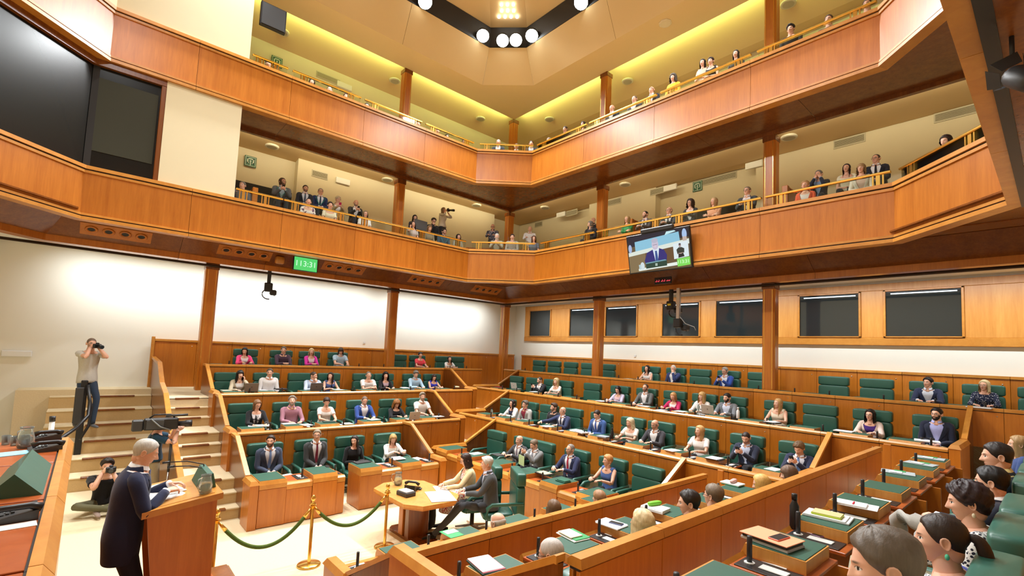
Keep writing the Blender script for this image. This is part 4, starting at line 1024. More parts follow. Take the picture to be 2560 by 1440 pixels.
    for s in (-1, 1):
        W, hd, hn, cu = default_wrist(s, ar[s]); W = np.array(W, float); E_, W = elbow(s, W); ARM[s] = (SH[s], E_, W)
        f = .86 if fem else 1.0
        Sx = SH[s]
        if lod == 0 and kind != 'sleeveless': limb(B, [E_+(W-E_)*.3, W], [.036*f, .026*f], 6, 1)
        else: limb(B, [Sx+vec(-s*.05, 0, .01), Sx, Sx+(E_-Sx)*.4, E_, E_+(W-E_)*.3, W], [x_*f*S for x_ in (.045, .054, .048, .040, .041, .026)], nl, 2)
        if not (hands == 'none'): hand(B, W, hd, hn, s, cu, min(lod, 1), S*(.92 if fem else 1))
    # ---- legs
    K = {}
    if legpose != 'none':
        for s in (-1, 1):
            hp = Pv+vec(s*.088, .0, -.01)
            if stand_z is not None:
                kn = vec(s*.10, .02, .50*S*Pv[2]/(.96*S)); an = vec(s*.11, -.02, .09)
                if legpose and s in legpose: kn, an = [np.array(q, float) for q in legpose[s]]
            else:
                fz = -.44
                kn = Pv+vec(s*.11, .42*S, .03); an = vec(s*.11, kn[1]+.04, fz+.08)
                if legpose and s in legpose: kn, an = [np.array(q, float) for q in legpose[s]]
            K[s] = (hp, kn, an)
    body = B.build('body', SKIN, root, True, hc)
    if ar[1] == 'phone' and ar[-1] == 'phone': HELD.append((name_label, root, (ARM[1][2]+ARM[-1][2])/2+vec(0, .07, .055)))
    # ---- trousers, shoes
    if K:
        if skirt is None:
            L = SMesh()
            for s in (-1, 1):
                hp, kn, an = K[s]; limb(L, [hp+vec(-s*.02, -.01, .03), hp+(kn-hp)*.15, hp+(kn-hp)*.55, kn, kn+(an-kn)*.45, an], [.082, .092, .078, .064, .058, .048], nl, 3)
            L.grid(T.surf(np.array([-.04, .0, .1, .2])[:, None].repeat(ns, 1), np.linspace(-PI, PI, ns, endpoint=False)[None, :].repeat(4, 0), .006), True, True, True)
            L.build('trousers', CLOTH, root, False, col(legs))
        else:
            L = SMesh(); rows = []
            for hp, w_ in ((0, .0), (.35, .01), (.75, .015), (1.0, .02)):
                c = (K[-1][0]+K[1][0])/2*(1-hp)+(K[-1][1]+K[1][1])/2*hp; rows.append(c)
            c = (K[-1][2]+K[1][2])/2; rows.append((rows[-1]+c)/2)
            limb(L, rows, [.17, .17, .165, .15, .17], ns, 3, .72); L.build('skirt', skirt if not isinstance(skirt, tuple) else CLOTH, root, False, col(skirt) if isinstance(skirt, tuple) else None)
        for s in (-1, 1):
            hp, kn, an = K[s]; F = SMesh(); d = unit(vec(s*.15, 1, 0))
            limb(F, [an+vec(0, -.045, -.035), an+vec(0, -.01, -.03), an+d*.08+vec(0, 0, -.048), an+d*.15+vec(0, 0, -.055), an+d*.20+vec(0, 0, -.062)], [.034, .045, .042, .038, .018], 8, 2, .75, up=(0, 0, 1)); F.build('shoe', CLOTH, root, False, col(shoes))
    # ---- tops
    def sleeves(sm, off, frac, r_end):
        for s in (-1, 1):
            Sx, E_, W = ARM[s]; f = .9 if fem else 1.0
            c0 = Sx+vec(-s*.075, 0, .012)
            rr = [(.050+off), (.0585+off), (.056+off), (.050+off), (.045+off), r_end]
            pts = [c0, Sx+vec(s*.004, 0, .0), Sx+(E_-Sx)*.45, E_, E_+(W-E_)*.45, W-(W-E_)*.04]
            if frac <= .5: pts = [c0, Sx+vec(s*.004, 0, 0), Sx+(E_-Sx)*.30, Sx+(E_-Sx)*.62]; rr = [.050+off, .0585+off, .060+off, .060+off]
            elif frac < .9: pts = pts[:4]+[E_+(W-E_)*.35]; rr = rr[:4]+[.047+off]
            limb(sm, pts, [q*f*S for q in rr], nl, 3)
    def pick(m): return m if m is not None else CLOTH
    def coll(name, colr, rad_, h, off=0.0):
        sm = SMesh(); n = 14
        w = np.linspace(.35, 2*PI-.35, n); rows = []
        for zz, k in ((-.020, 1.16), (.016, 1.05), (.020, 1.12), (-.016, 1.40)):
            c = NB+vec(0, .006, .012); rows.append(np.stack([c[0]+rad_*k*np.sin(w), c[1]+rad_*k*.98*np.cos(w), c[2]+zz-.020*np.cos(w)*(1 if zz > 0 else 1.3)], -1))
        sm.grid(np.stack(rows), False); sm.build(name, CLOTH, root, False, col(colr))
    scoop = {'suit': .0, 'shirt': .05, 'polo': .07, 'tee': .05, 'blouse': .15, 'sleeveless': .13, 'jacket': .13, 'turtle': -.04}.get(kind, .05)
    def neckline(t1, sc, p=2.2): return lambda a: t1-sc*np.clip(np.cos(a), 0, 1)**p
    m_rows = {0: 8, 1: 14, 2: 22}[lod]
    if kind in ('suit', 'jacket'):
        inner = SMesh(); vn = kind == 'jacket'
        inner.grid(torso_grid(T, .1, neckline(.965, scoop if vn else .02), ns, m_rows, .004), True, True, False)
        inner.build('blouse' if vn else 'shirt', CLOTH if len(top) < 5 else top[4], root, False, col(top[2]))
        if not vn: coll('collar', top[2], (.054 if fem else .060)*S, .03)
        J = SMesh(); tb = .34 if not vn else .30
        ow = .080 if not vn else .085
        def a0(t):
            w_ = .016+ow*np.clip((t-tb)/(.88-tb), 0, 1)**.9 if t > tb else .016+.05*np.clip((tb-t)/.4, 0, 1)
            if t > .88: w_ = w_*(1-.25*(t-.88)/.08)
            return float(np.arcsin(min(.9, (w_/float(T.rad(t)[0]))**1.25)))
        t0 = -.30 if stand_z is not None else -.06
        G = torso_grid(T, t0, None, ns+6, m_rows+2, .014, a0); J.grid(G, False)
        sleeves(J, .004, 1, .038 if kind == 'suit' else .040)
        j = J.build('jacket', pick(print_mat), root, False, col(top[1]))
        if lod:
            Lp = SMesh(); tl = np.linspace(tb, .955, 9)
            for s in (-1, 1):
                rows = []
                for k_, oo in ((0, .018), (.5, .022), (1, .019)):
                    a_ = np.array([a0(t)+k_*(.055+.0*t)/float(T.rad(t)[0])*np.interp(t, [tb, tb+.2, .74, .80, .955], [.02, .8, 1.35, .9, .7])*1.1 for t in tl]); rows.append(T.surf(tl, s*a_, oo))
                Lp.grid(np.stack(rows), False)
            n_ = 10; w = np.linspace(1.2, 2*PI-1.2, n_); c = NB+vec(0, -.002, .0)
            Lp.grid(np.stack([np.stack([c[0]+k_*np.sin(w), c[1]+k_*np.cos(w), np.full(n_, c[2]+zz)], -1) for k_, zz in ((.082, -.03), (.074, .018), (.082, .016), (.098, -.03))]), False)
            Lp.build('lapel', pick(print_mat), j, False, col(tuple(int(q*.93) for q in top[1])))
            if stand_z is None and kind == 'suit' or stand_z is not None:
                Cu = SMesh()
                for s in (-1, 1): Sx, E_, W = ARM[s]; limb(Cu, [W-(W-E_)*.1, W+(W-E_)*.03], [.034*S, .035*S], nl, 1)
                Cu.build('cuff', CLOTH, root, False, col(top[2]))
        if kind == 'suit' and top[3] is not None:
            Ti = SMesh(); tl = np.linspace(.32, .955, 10); w_ = np.interp(tl, [.32, .9, .955], [.034, .019, .015]); rows = []
            for k_ in (-1, 0, 1): rows.append(T.surf(tl, np.full(10, 0.0), .016 if k_ == 0 else .011)+right*(k_*w_)[:, None])
            Ti.grid(np.stack(rows), False)
            k0 = T.surf(np.array(.955), np.array(0.0), .016); Ti.grid(np.stack([k0+vec(dx, dy, dz) for dz in (.018, -.022) for dx, dy in ((-.018 if dz > 0 else -.011, 0), (0, .010), (.018 if dz > 0 else .011, 0))]).reshape(2, 3, 3), False)
            Ti.build('tie', CLOTH if not (len(top) > 5) else top[5], root, False, col(top[3]))
    else:
        G = SMesh(); t0 = -.10 if stand_z is not None else -.02
        tn = .925 if kind in ('sleeveless', 'blouse', 'tee') else .962
        G.grid(torso_grid(T, t0, neckline(tn+(.04 if kind == 'turtle' else 0), scoop, 3 if kind != 'blouse' else 1.5), ns, m_rows, .009), True, True, False)
        if kind in ('shirt', 'turtle', 'longtop'): sleeves(G, .0, 1, .040)
        elif kind in ('polo', 'tee', 'blouse', 'shirtshort'): sleeves(G, .004, .5, .06)
        elif kind == 'rolled': sleeves(G, .0, .7, .05)
        elif kind == 'sleeveless':
            for s in (-1, 1): limb(G, [SH[s]+vec(-s*.07, 0, .02), SH[s]+vec(-s*.01, 0, .012)], [.056, .058], nl, 2)
        G.build({'shirt': 'shirt', 'polo': 'polo_shirt', 'tee': 'tee_shirt', 'blouse': 'blouse', 'sleeveless': 'sleeveless_top', 'turtle': 'turtleneck', 'rolled': 'shirt', 'shirtshort': 'shirt'}.get(kind, 'top'), pick(print_mat), root, False, col(top[1]))
        if kind in ('shirt', 'polo', 'rolled', 'shirtshort'): coll('collar', top[1], (.056 if fem else .062)*S, .03)
        if kind == 'turtle':
            sm = SMesh(); limb(sm, [NB-vec(0, 0, .02), NB+vec(0, .006, .07)], [.085, .064], nl+2, 2); sm.build('collar', CLOTH, root, False, col(top[1]))
    # ---- hair, glasses, jewellery
    if hairst:
        hs = hair(hairst, fem, lod, rng, vol, length)
        V = [v @ Rh.T*S+H for v in hs.v]; hs.v = V
        ho = hs.build('hair', HAIR, root, False, (*srgb(*hairc), 1))
    if glasses is not None and lod:
        Gm = MB()
        for s in (-1, 1):
            ring = [(s*.032+.022*math.cos(a), .098+.004*math.cos(a)*s*-1, .006+.016*math.sin(a)) for a in np.linspace(0, 2*PI, 13)]
            Gm.tube(ring, .0022, 5, False); Gm.tube([(s*.054, .094, .010), (s*.072, .06, .010), (s*.077, -.01, .008)], .0022, 5)
        Gm.tube([(-.011, .103, .010), (0, .107, .012), (.011, .103, .010)], .0022, 5)
        Gm.v = [tuple(np.array(p) @ Rh.T*S+H) for p in Gm.v]
        Gm.build('glasses', COLOURED, root, True).color = (*srgb(*glasses), 1)
    if earring is not None:
        e_ = MB(); 
        for s in (-1, 1): q = np.array((s*.082, -.012, -.058)) @ Rh.T*S+H; e_.cushion(q[0]-.009, q[0]+.009, q[1]-.009, q[1]+.009, q[2]-.016, q[2]+.012, 2, 6, 6)
        e_.build('earring', COLOURED, root, True).color = (*srgb(*earring), 1)
    if lanyard is not None:
        Ln = SMesh(); tl = np.linspace(.45, .93, 8)
        for s in (-1, 1): Ln.grid(np.stack([T.surf(tl, s*np.interp(tl, [.45, .93], [.03, .75]), .02+dd)+vec(dx, 0, 0) for dx, dd in ((-.007, 0), (.007, 0))]), False)
        Ln.build('lanyard', CLOTH, root, False, col(lanyard))
    root['_hd'] = 0
    del root['_hd']
    return root
# ================================================================== WHO SITS WHERE
M_DOTS, _nt, _b = new_mat('red_dotted_print')
_tc = N(_nt, 'ShaderNodeTexCoord'); _vo = N(_nt, 'ShaderNodeTexVoronoi', Scale=34.0); lk(_nt, _tc.outputs['Object'], _vo.inputs['Vector'])
_cr = N(_nt, 'ShaderNodeValToRGB'); _cr.color_ramp.elements[0].position = .34; _cr.color_ramp.elements[1].position = .42
_cr.color_ramp.elements[0].color = (*srgb(186, 40, 52), 1); _cr.color_ramp.elements[1].color = (*srgb(240, 228, 222), 1)
lk(_nt, _vo.outputs['Distance'], _cr.inputs[0]); lk(_nt, _cr.outputs[0], _b.inputs['Base Color']); _b.inputs['Roughness'].default_value = .85
def print2(name, c1, c2, scale, lo, hi, kind='voronoi', stretch=(1, 1, 1)):
    m, nt, b = new_mat(name); tc = N(nt, 'ShaderNodeTexCoord'); mp = N(nt, 'ShaderNodeMapping'); mp.inputs['Scale'].default_value = stretch; lk(nt, tc.outputs['Object'], mp.inputs[0])
    t = N(nt, 'ShaderNodeTexVoronoi', Scale=scale) if kind == 'voronoi' else (N(nt, 'ShaderNodeTexWave', Scale=scale) if kind == 'wave' else N(nt, 'ShaderNodeTexNoise', Scale=scale, Detail=3.0))
    lk(nt, mp.outputs[0], t.inputs['Vector']); cr = N(nt, 'ShaderNodeValToRGB'); cr.color_ramp.elements[0].position = lo; cr.color_ramp.elements[1].position = hi
    cr.color_ramp.elements[0].color = (*srgb(*c1), 1); cr.color_ramp.elements[1].color = (*srgb(*c2), 1)
    lk(nt, t.outputs['Distance' if kind == 'voronoi' else 'Fac'], cr.inputs[0]); lk(nt, cr.outputs[0], b.inputs['Base Color']); b.inputs['Roughness'].default_value = .85; return m
M_ZEBRA = print2('zebra_print', (30, 28, 32), (235, 232, 235), 14, .46, .54, 'noise', (1, 1, .5))
M_STRIPE = print2('striped_knit', (24, 24, 28), (235, 235, 232), 9, .45, .55, 'wave', (0, 0, 3))
M_HOUND = print2('houndstooth', (28, 28, 46), (228, 226, 224), 60, .40, .48)
M_FLORAL = print2('dark_floral', (226, 226, 230), (26, 34, 62), 40, .22, .30)
M_FLOWER = print2('pale_floral', (238, 232, 226), (120, 84, 110), 18, .56, .62, 'noise')
M_SHIRTP = print2('dark_pattern_shirt', (40, 42, 62), (190, 190, 200), 30, .5, .62, 'noise')
M_TIES = print2('striped_tie', (60, 40, 70), (200, 180, 190), 16, .45, .55, 'wave', (1, 0, 2))
W_ = (232, 232, 232); BLK_ = (22, 22, 25)
BR, DK, GY, LG, WH, BL, GI, AU = (62, 42, 28), (26, 20, 17), (120, 114, 106), (168, 162, 152), (206, 202, 194), (202, 168, 112), (196, 138, 84), (140, 84, 44)
FW = {'L': (1, 0), 'R': (0, -1), 'N': (-1, 0)}
HREL = {'L': -1.36, 'R': -1.30, 'N': -1.65}
BNAME = {'L': 'side block', 'R': 'back block', 'N': 'near block'}
def seat(b, k, px, py, label, dx=0.0, **kw):
    rel = HREL[b]+dx
    if b == 'L': h = on_x(px, py, XL[k]+rel)
    elif b == 'R': h = on_y(px, py, YR[k]-rel)
    else: h = on_x(px, py, XN[k]-rel)
    kw.setdefault('seat_z', fl(k)+.47); kw.setdefault('desk_z', fl(k)+(.80 if k == 1 else .72)); kw.setdefault('lod', 1)
    ch = [(abs(c-(h[0] if b == 'R' else h[1])), i) for (bb, kk, i), (c, o) in SEATS.items() if bb == b and kk == k]
    kw.setdefault('group', 'people seated in the chamber')
    o = person(label, h, FW[b], **kw)
    d, i = min(ch)
    if d < .5:
        short = label.split(',')[0]
        if len(short.split()) < 14: SEATS[b, k, i][1]['label'] = 'armchair of the '+short
        if dx == 0:       # the chair swivels and stands where its sitter is
            c = SEATS[b, k, i][1]
            if b == 'R': c.location.x += .6*(h[0]-c.location.x)
            else: c.location.y += .6*(h[1]-c.location.y)
    return o
R_ = math.radians
# ---- side block
seat('L', 4, 612, 878, 'woman in a pink blazer behind an open laptop, top row by the white wall', fem=True, hairst='long', hairc=DK, top=('jacket', (236, 70, 128), (240, 236, 236)), pitch=.35, yaw=-.35, arms='type')
seat('L', 4, 709, 876, 'man in a dark plum shirt with short greying hair, top row', hairst='short', hairc=(96, 88, 80), top=('shirt', (76, 54, 70)), yaw=-.3, arms='together', beard=.25)
seat('L', 4, 778.5, 880, 'blonde woman in a magenta blazer, top row', fem=True, hairst='bob', hairc=(224, 200, 150), top=('jacket', (214, 48, 160), (236, 222, 220)), yaw=-.3, arms='together')
seat('L', 4, 852, 878, 'man in a pale blue tee shirt bent over a laptop, top row', hairst='fringe', hairc=BR, top=('shirtshort', (168, 190, 206)), pitch=.5, yaw=-.3, arms='type')
seat('L', 4, 1051, 888, 'woman with cropped dark hair in a coral red top', fem=True, hairst='crop', hairc=DK, top=('tee', (232, 70, 84)), yaw=-.2, arms='desk')
seat('L', 4, 1124, 898, 'woman with long dark hair and white blouse in the corner, top row', fem=True, hairst='long', hairc=DK, top=('blouse', (240, 238, 236)), yaw=-.3, roll=.12, arms='desk')
seat('L', 3, 600, 937, 'woman in a beige blazer resting her hand against her ear', fem=True, hairst='fringe', hairc=DK, top=('jacket', (186, 172, 146), (238, 238, 238)), yaw=.15, roll=-.1, arms={1: 'desk', -1: 'cheek'}, length=.16, dx=.1)
seat('L', 3, 674.5, 932, 'man in a white shirt sitting upright between two laptops', hairst='short', hairc=(92, 80, 66), top=('shirt', (240, 240, 242)), yaw=-.32, arms='lap')
seat('L', 3, 784, 939.5, 'man with shaved hair in a pale blue shirt turning aside, hand at his chin', hairst='buzz', hairc=(70, 56, 46), top=('shirt', (196, 212, 236)), yaw=.75, pitch=.1, arms={1: 'desk', -1: 'chin'}, beard=.35, dx=.05)
seat('L', 3, 826.5, 941, 'woman with long wavy dark hair in a sleeveless denim top', fem=True, hairst='wavy', hairc=(52, 34, 26), top=('sleeveless', (74, 96, 150)), yaw=-.7, arms='desk', length=.22)
seat('L', 3, 921.5, 939, 'grey-haired man in a white tee shirt looking up', hairst='short', hairc=GY, top=('tee', (240, 240, 240)), yaw=-.2, pitch=-.25, arms='together')
seat('L', 3, 964, 940, 'woman with curly black hair in a black blazer over a pink shirt', fem=True, hairst='curly', hairc=(24, 18, 17), top=('jacket', (30, 28, 32), (206, 176, 186)), yaw=-.25, arms='desk')
seat('L', 3, 1039.5, 936, 'man with tousled grey hair in a pale blue shirt looking down', hairst='quiff', hairc=GY, top=('shirt', (172, 202, 224)), pitch=.35, yaw=-.2, arms='desk')
seat('L', 3, 1085, 944, 'woman in a royal blue sleeveless top looking down', fem=True, hairst='bob', hairc=(48, 32, 26), top=('sleeveless', (52, 60, 196)), pitch=.5, yaw=-.2, arms='desk', vol=.8)
seat('L', 2, 643, 1012, 'woman with a brown bob and black blazer over a zebra print, reading', fem=True, hairst='long', hairc=(128, 92, 60), top=('jacket', (26, 26, 30), W_, None, M_ZEBRA), pitch=.42, yaw=.2, arms={1: 'desk', -1: 'desk'}, glasses=(60, 50, 46), length=.06, dx=.14)
seat('L', 2, 730.5, 1003, 'bearded grey-haired man in a mauve shirt with his head tipped back', hairst='quiff', hairc=(150, 142, 132), top=('shirt', (170, 120, 136)), pitch=-.25, yaw=-.3, beard=.9, arms='desk', fat=1.15)
seat('L', 2, 816.5, 1005, 'dark-haired woman in a white short-sleeved blouse looking down', fem=True, hairst='crop', hairc=(56, 36, 28), top=('blouse', (244, 243, 240)), pitch=.4, yaw=-.2, arms='desk', vol=.9)
seat('L', 2, 911.5, 1002, 'balding man in a bright blue blazer and open white shirt, looking down', hairst='reced', hairc=(110, 92, 78), top=('suit', (48, 76, 148), (240, 240, 244), None), pitch=.42, yaw=-.2, beard=.3, arms='desk')
seat('L', 2, 991.5, 1010, 'woman with auburn curls, bent head and a striped top', fem=True, hairst='curly', hairc=(150, 96, 48), top=('jacket', (34, 34, 38), W_, None, M_STRIPE), pitch=.65, yaw=-.1, arms='desk')
seat('L', 2, 1056, 992, 'man with grey beard in a white polo shirt at a laptop', hairst='quiff', hairc=(140, 128, 112), top=('polo', (240, 238, 232)), yaw=-.25, beard=.8, arms='type')
seat('L', 1, 676.5, 1103, 'bearded man in a slate blue suit with a light blue tie, front row', hairst='short', hairc=(44, 34, 28), top=('suit', (66, 76, 98), (226, 232, 240), (112, 140, 190)), yaw=-.42, beard=.9, arms='lap')
seat('L', 1, 792.5, 1088, 'man with glasses, charcoal suit and burgundy tie, front row', hairst='short', hairc=(136, 122, 104), top=('suit', (64, 66, 68), (228, 232, 240), (112, 30, 50)), yaw=-.36, glasses=(70, 60, 55), arms='lap', fat=1.1)
seat('L', 1, 886.5, 1102, 'woman in black with long dark hair turned aside, front row', fem=True, hairst='long', hairc=(40, 34, 33), top=('longtop', (28, 28, 31)), yaw=-.75, pitch=.12, roll=.1, arms='lap', length=.2)
seat('L', 1, 982.5, 1098, 'woman with long wavy blonde hair, white blouse and beige waistcoat, front row', fem=True, hairst='wavy', hairc=(196, 158, 100), top=('jacket', (240, 238, 236), (238, 230, 214)), pitch=.5, yaw=-.25, arms='desk', length=.2)
# ---- back block
seat('R', 1, 1298, 1101, 'bald man in a charcoal suit with a striped tie, front row', hairst='bald', hairc=(110, 100, 92), top=('suit', (62, 62, 66), (236, 236, 240), (90, 70, 96), None, M_TIES), yaw=.05, arms='desk', fat=1.2)
seat('R', 1, 1335, 1112, 'man in a grey suit reading a folded green paper', hairst='short', hairc=(122, 104, 84), top=('suit', (122, 122, 122), (236, 236, 238), (150, 150, 160)), pitch=.4, yaw=-.25, arms={1: 'phone', -1: 'phone'}, vol=1.3)
seat('R', 1, 1425.5, 1124, 'grey-bearded man in a navy suit with a red tie', hairst='reced', hairc=(140, 130, 122), top=('suit', (46, 52, 86), (232, 232, 240), (176, 32, 62)), yaw=-.15, beard=.6, arms='desk', fat=1.15, glasses=(90, 80, 70))
seat('R', 1, 1519, 1152, 'woman with cropped ginger hair in a blue sleeveless blouse', fem=True, hairst='crop', hairc=(206, 146, 88), top=('sleeveless', (76, 106, 168)), yaw=-.45, arms='desk', vol=1.15, earring=(220, 190, 120))
seat('R', 2, 1281, 1009, 'woman with long dark hair and glasses by the corner aisle, second row', fem=True, hairst='long', hairc=(38, 26, 24), top=('jacket', (236, 234, 232), (40, 48, 78)), yaw=-.2, arms='desk', glasses=(60, 40, 40), length=.2, dx=.05)
seat('R', 2, 1313, 1012, 'man in a light grey blazer over a burgundy shirt, second row', hairst='quiff', hairc=(100, 92, 84), top=('suit', (182, 180, 176), (132, 32, 54), None), yaw=-.1, arms='lap', tone=.5)
seat('R', 2, 1384.5, 1019, 'young man with a dark beard and black shirt, second row', hairst='quiff', hairc=(66, 50, 40), top=('shirt', (40, 40, 44)), yaw=-.3, beard=.7, arms='lap', dx=-.12)
seat('R', 2, 1406.5, 1028, 'bald man with glasses and navy suit leaning on his desk, second row', hairst='bald', hairc=(128, 112, 100), top=('suit', (50, 58, 92), (232, 232, 240), (40, 40, 60)), yaw=-.1, arms={1: ((.36, .46, .32), (-.2, 1, 0), (0, 0, 1), .3), -1: 'desk'}, glasses=(80, 70, 60), fat=1.1, dx=.08)
seat('R', 2, 1492.5, 1037, 'dark-haired man in a blue suit and blue tie looking down, second row', hairst='short', hairc=(50, 38, 32), top=('suit', (62, 92, 150), (240, 240, 246), (52, 84, 160)), pitch=.4, yaw=-.1, arms='lap')
seat('R', 2, 1575.5, 1057, 'woman with pale blonde hair in a white blouse looking down, second row', fem=True, hairst='bob', hairc=(226, 210, 174), top=('blouse', (240, 232, 222)), pitch=.35, yaw=-.3, arms='desk', vol=1.2)
seat('R', 2, 1637, 1062, 'bald man with glasses in a dark jacket and open white shirt, second row', hairst='bald', hairc=(110, 90, 80), top=('suit', (60, 58, 64), (240, 240, 242), None), pitch=.2, yaw=-.15, beard=.3, arms='desk', glasses=(40, 36, 36), tone=.5, fat=1.1)
seat('R', 2, 1749, 1078, 'woman with long strawberry blonde hair and white tee shirt, second row', fem=True, hairst='wavy', hairc=(214, 170, 112), top=('tee', (244, 244, 242)), yaw=-.35, arms='desk', length=.12)
seat('R', 2, 1865, 1095, 'man with short dark hair holding a phone, navy blazer and pale shirt', hairst='buzz', hairc=(44, 34, 30), top=('suit', (40, 46, 66), (200, 212, 238), None), pitch=.42, yaw=.1, beard=.55, arms='phone')
seat('R', 2, 1997.5, 1121, 'man with curly brown hair in a navy suit typing on a phone', hairst='shag', hairc=(112, 84, 56), top=('suit', (40, 46, 74), (226, 232, 246), (110, 140, 190)), pitch=.48, yaw=-.1, arms='phone')
seat('R', 3, 1349.5, 951, 'balding bearded man in a dark jacket handling a phone, third row', hairst='reced', hairc=(70, 56, 46), top=('suit', (38, 38, 44), (240, 240, 240), None), pitch=.3, yaw=-.35, beard=.7, arms='phone', dx=.05)
seat('R', 3, 1390.5, 955, 'woman with curly pale blonde hair and white top, third row', fem=True, hairst='curly', hairc=(220, 196, 146), top=('blouse', (244, 242, 236)), yaw=.1, arms='desk')
seat('R', 3, 1545, 975, 'woman with long black hair in a lilac blouse, third row', fem=True, hairst='long', hairc=(26, 20, 22), top=('jacket', (200, 192, 218), (226, 190, 196)), pitch=.42, yaw=0, arms='desk', length=.16)
seat('R', 3, 1613.5, 970, 'bearded man with glasses, grey suit and burgundy bow tie', hairst='reced', hairc=(84, 70, 60), top=('suit', (98, 102, 102), (238, 238, 242), None), yaw=.05, beard=.85, arms='desk', glasses=(50, 40, 36), fat=1.1)
seat('R', 3, 1683.5, 992, 'woman with glasses and long ginger hair in a magenta blazer', fem=True, hairst='long', hairc=(200, 150, 96), top=('jacket', (196, 40, 96), (240, 238, 240)), pitch=.4, yaw=0, arms='desk', glasses=(150, 110, 80), length=.16)
seat('R', 3, 1755, 991, 'woman with a blonde fringe and white jacket, third row', fem=True, hairst='fringe', hairc=(208, 168, 108), top=('jacket', (240, 238, 234), (246, 246, 246)), yaw=-.3, arms='desk', length=.1)
seat('R', 3, 1817.5, 995, 'man with a full dark beard and grey blazer behind a silver laptop', hairst='short', hairc=(40, 32, 28), top=('suit', (124, 128, 134), (210, 218, 238), None), yaw=-.25, pitch=.15, beard=1.0, arms='type', fat=1.2)
seat('R', 3, 1945, 1009, 'woman with long straight blonde hair in a cream sleeveless blouse', fem=True, hairst='long', hairc=(206, 166, 110), top=('sleeveless', (238, 228, 206)), yaw=-.5, arms='desk', length=.2)
seat('R', 3, 2175.5, 1038, 'woman with black hair, cream cardigan and purple jumper', fem=True, hairst='bob', hairc=(24, 18, 18), top=('jacket', (226, 206, 196), (76, 44, 130)), yaw=-.2, arms='desk', glasses=(60, 50, 50), vol=1.2)
seat('R', 3, 2341.5, 1036, 'man with black beard and glasses, navy jacket over a lavender shirt', hairst='short', hairc=(24, 20, 20), top=('suit', (34, 40, 62), (172, 178, 232), None), yaw=-.3, beard=1.0, arms='lap', glasses=(20, 20, 20), legs=(206, 196, 166), vol=1.4, fat=1.15)
seat('R', 4, 1618, 922, 'woman with long dark straight hair in a white sleeveless top, top row', fem=True, hairst='long', hairc=(32, 24, 24), top=('sleeveless', (240, 240, 240)), yaw=-.1, arms='desk', length=.2)
seat('R', 4, 1683, 922, 'white-haired man in a navy blazer rubbing his face, top row', hairst='reced', hairc=(206, 202, 196), top=('suit', (46, 60, 108), (240, 240, 240), None), pitch=.2, arms={1: 'lap', -1: 'mouth'}, fat=1.15)
seat('R', 4, 1812, 928, 'grey-haired man with glasses in a bright blue suit holding a phone, top row', hairst='short', hairc=(150, 146, 140), top=('suit', (44, 76, 160), (226, 230, 240), None), pitch=.15, yaw=-.2, arms='phone', glasses=(80, 70, 64), fat=1.15)
seat('R', 4, 2320, 957, 'dark-haired man in a navy blazer and pale shirt, top row', hairst='short', hairc=(34, 26, 24), top=('suit', (46, 54, 84), (222, 230, 244), None), yaw=-.4, arms='desk', vol=1.5)
seat('R', 4, 2461, 964, 'blonde woman with glasses in a dark floral blouse, top row', fem=True, hairst='bob', hairc=(222, 204, 158), top=('longtop', (30, 40, 70)), print_mat=M_FLORAL, yaw=-.35, arms='desk', glasses=(120, 100, 90), earring=(220, 220, 220))
# ---- near block
seat('N', 1, 1244, 1306, 'bald man seen from behind in the front row of the near block', hairst='bald', hairc=(206, 198, 190), top=('suit', (60, 60, 66), W_, (40, 40, 50)), dx=.55, yaw=.1, lod=1)
seat('N', 1, 1383, 1272, 'woman with a straight brown bob seen from behind, front row of the near block', fem=True, hairst='bob', hairc=(112, 84, 58), top=('longtop', (70, 60, 56)), dx=.55, yaw=0)
seat('N', 1, 1497, 1247, 'person with light brown hair almost hidden by the rail, near block', fem=True, hairst='crop', hairc=(160, 120, 84), top=('longtop', (80, 70, 66)), dx=.55)
seat('N', 2, 1378, 1385, 'bald man with glasses and grey side hair, second row of the near block', hairst='buzz', hairc=(200, 194, 188), top=('suit', (176, 140, 92), W_, None), dx=.12, yaw=.35, pitch=.25, glasses=(30, 30, 30), lod=2, tone=.45, vol=.3)
seat('N', 2, 1604, 1308, 'woman with short pale blonde hair seen from behind, second row of the near block', fem=True, hairst='bob', hairc=(226, 206, 160), top=('longtop', (236, 226, 206)), dx=.1, yaw=.05, lod=2, vol=1.2)
seat('N', 2, 1722, 1258, 'young man with thick dark hair looking down, second row of the near block', hairst='short', hairc=(40, 30, 24), top=('shirt', (60, 66, 84)), dx=.08, yaw=.5, pitch=.15, lod=2, vol=1.5)
seat('N', 2, 1783, 1240, 'man with greying brown hair and glasses seen from behind, near block', hairst='short', hairc=(116, 98, 78), top=('suit', (70, 70, 76), W_, None), dx=.1, yaw=-.1, glasses=(30, 30, 40), lod=1, vol=1.4)
seat('N', 2, 1903, 1211, 'woman with golden blonde hair bending over papers, near block', fem=True, hairst='bob', hairc=(216, 172, 96), top=('longtop', (150, 140, 130)), dx=.1, yaw=.2, pitch=.3)
seat('N', 2, 1972, 1186, 'woman with brown fringe resting her head on her hand, near block', fem=True, hairst='fringe', hairc=(110, 84, 66), top=('longtop', (60, 60, 70)), dx=.1, yaw=.4, pitch=.3, length=.08)
seat('N', 3, 2215, 1418, 'man with combed-back greying hair at the bottom edge, nearest of all', hairst='short', hairc=(98, 86, 74), top=('shirt', (70, 84, 170)), yaw=.25, pitch=.3, lod=2, arms='lap', vol=1.3, seat_z=fl(3)+.55)
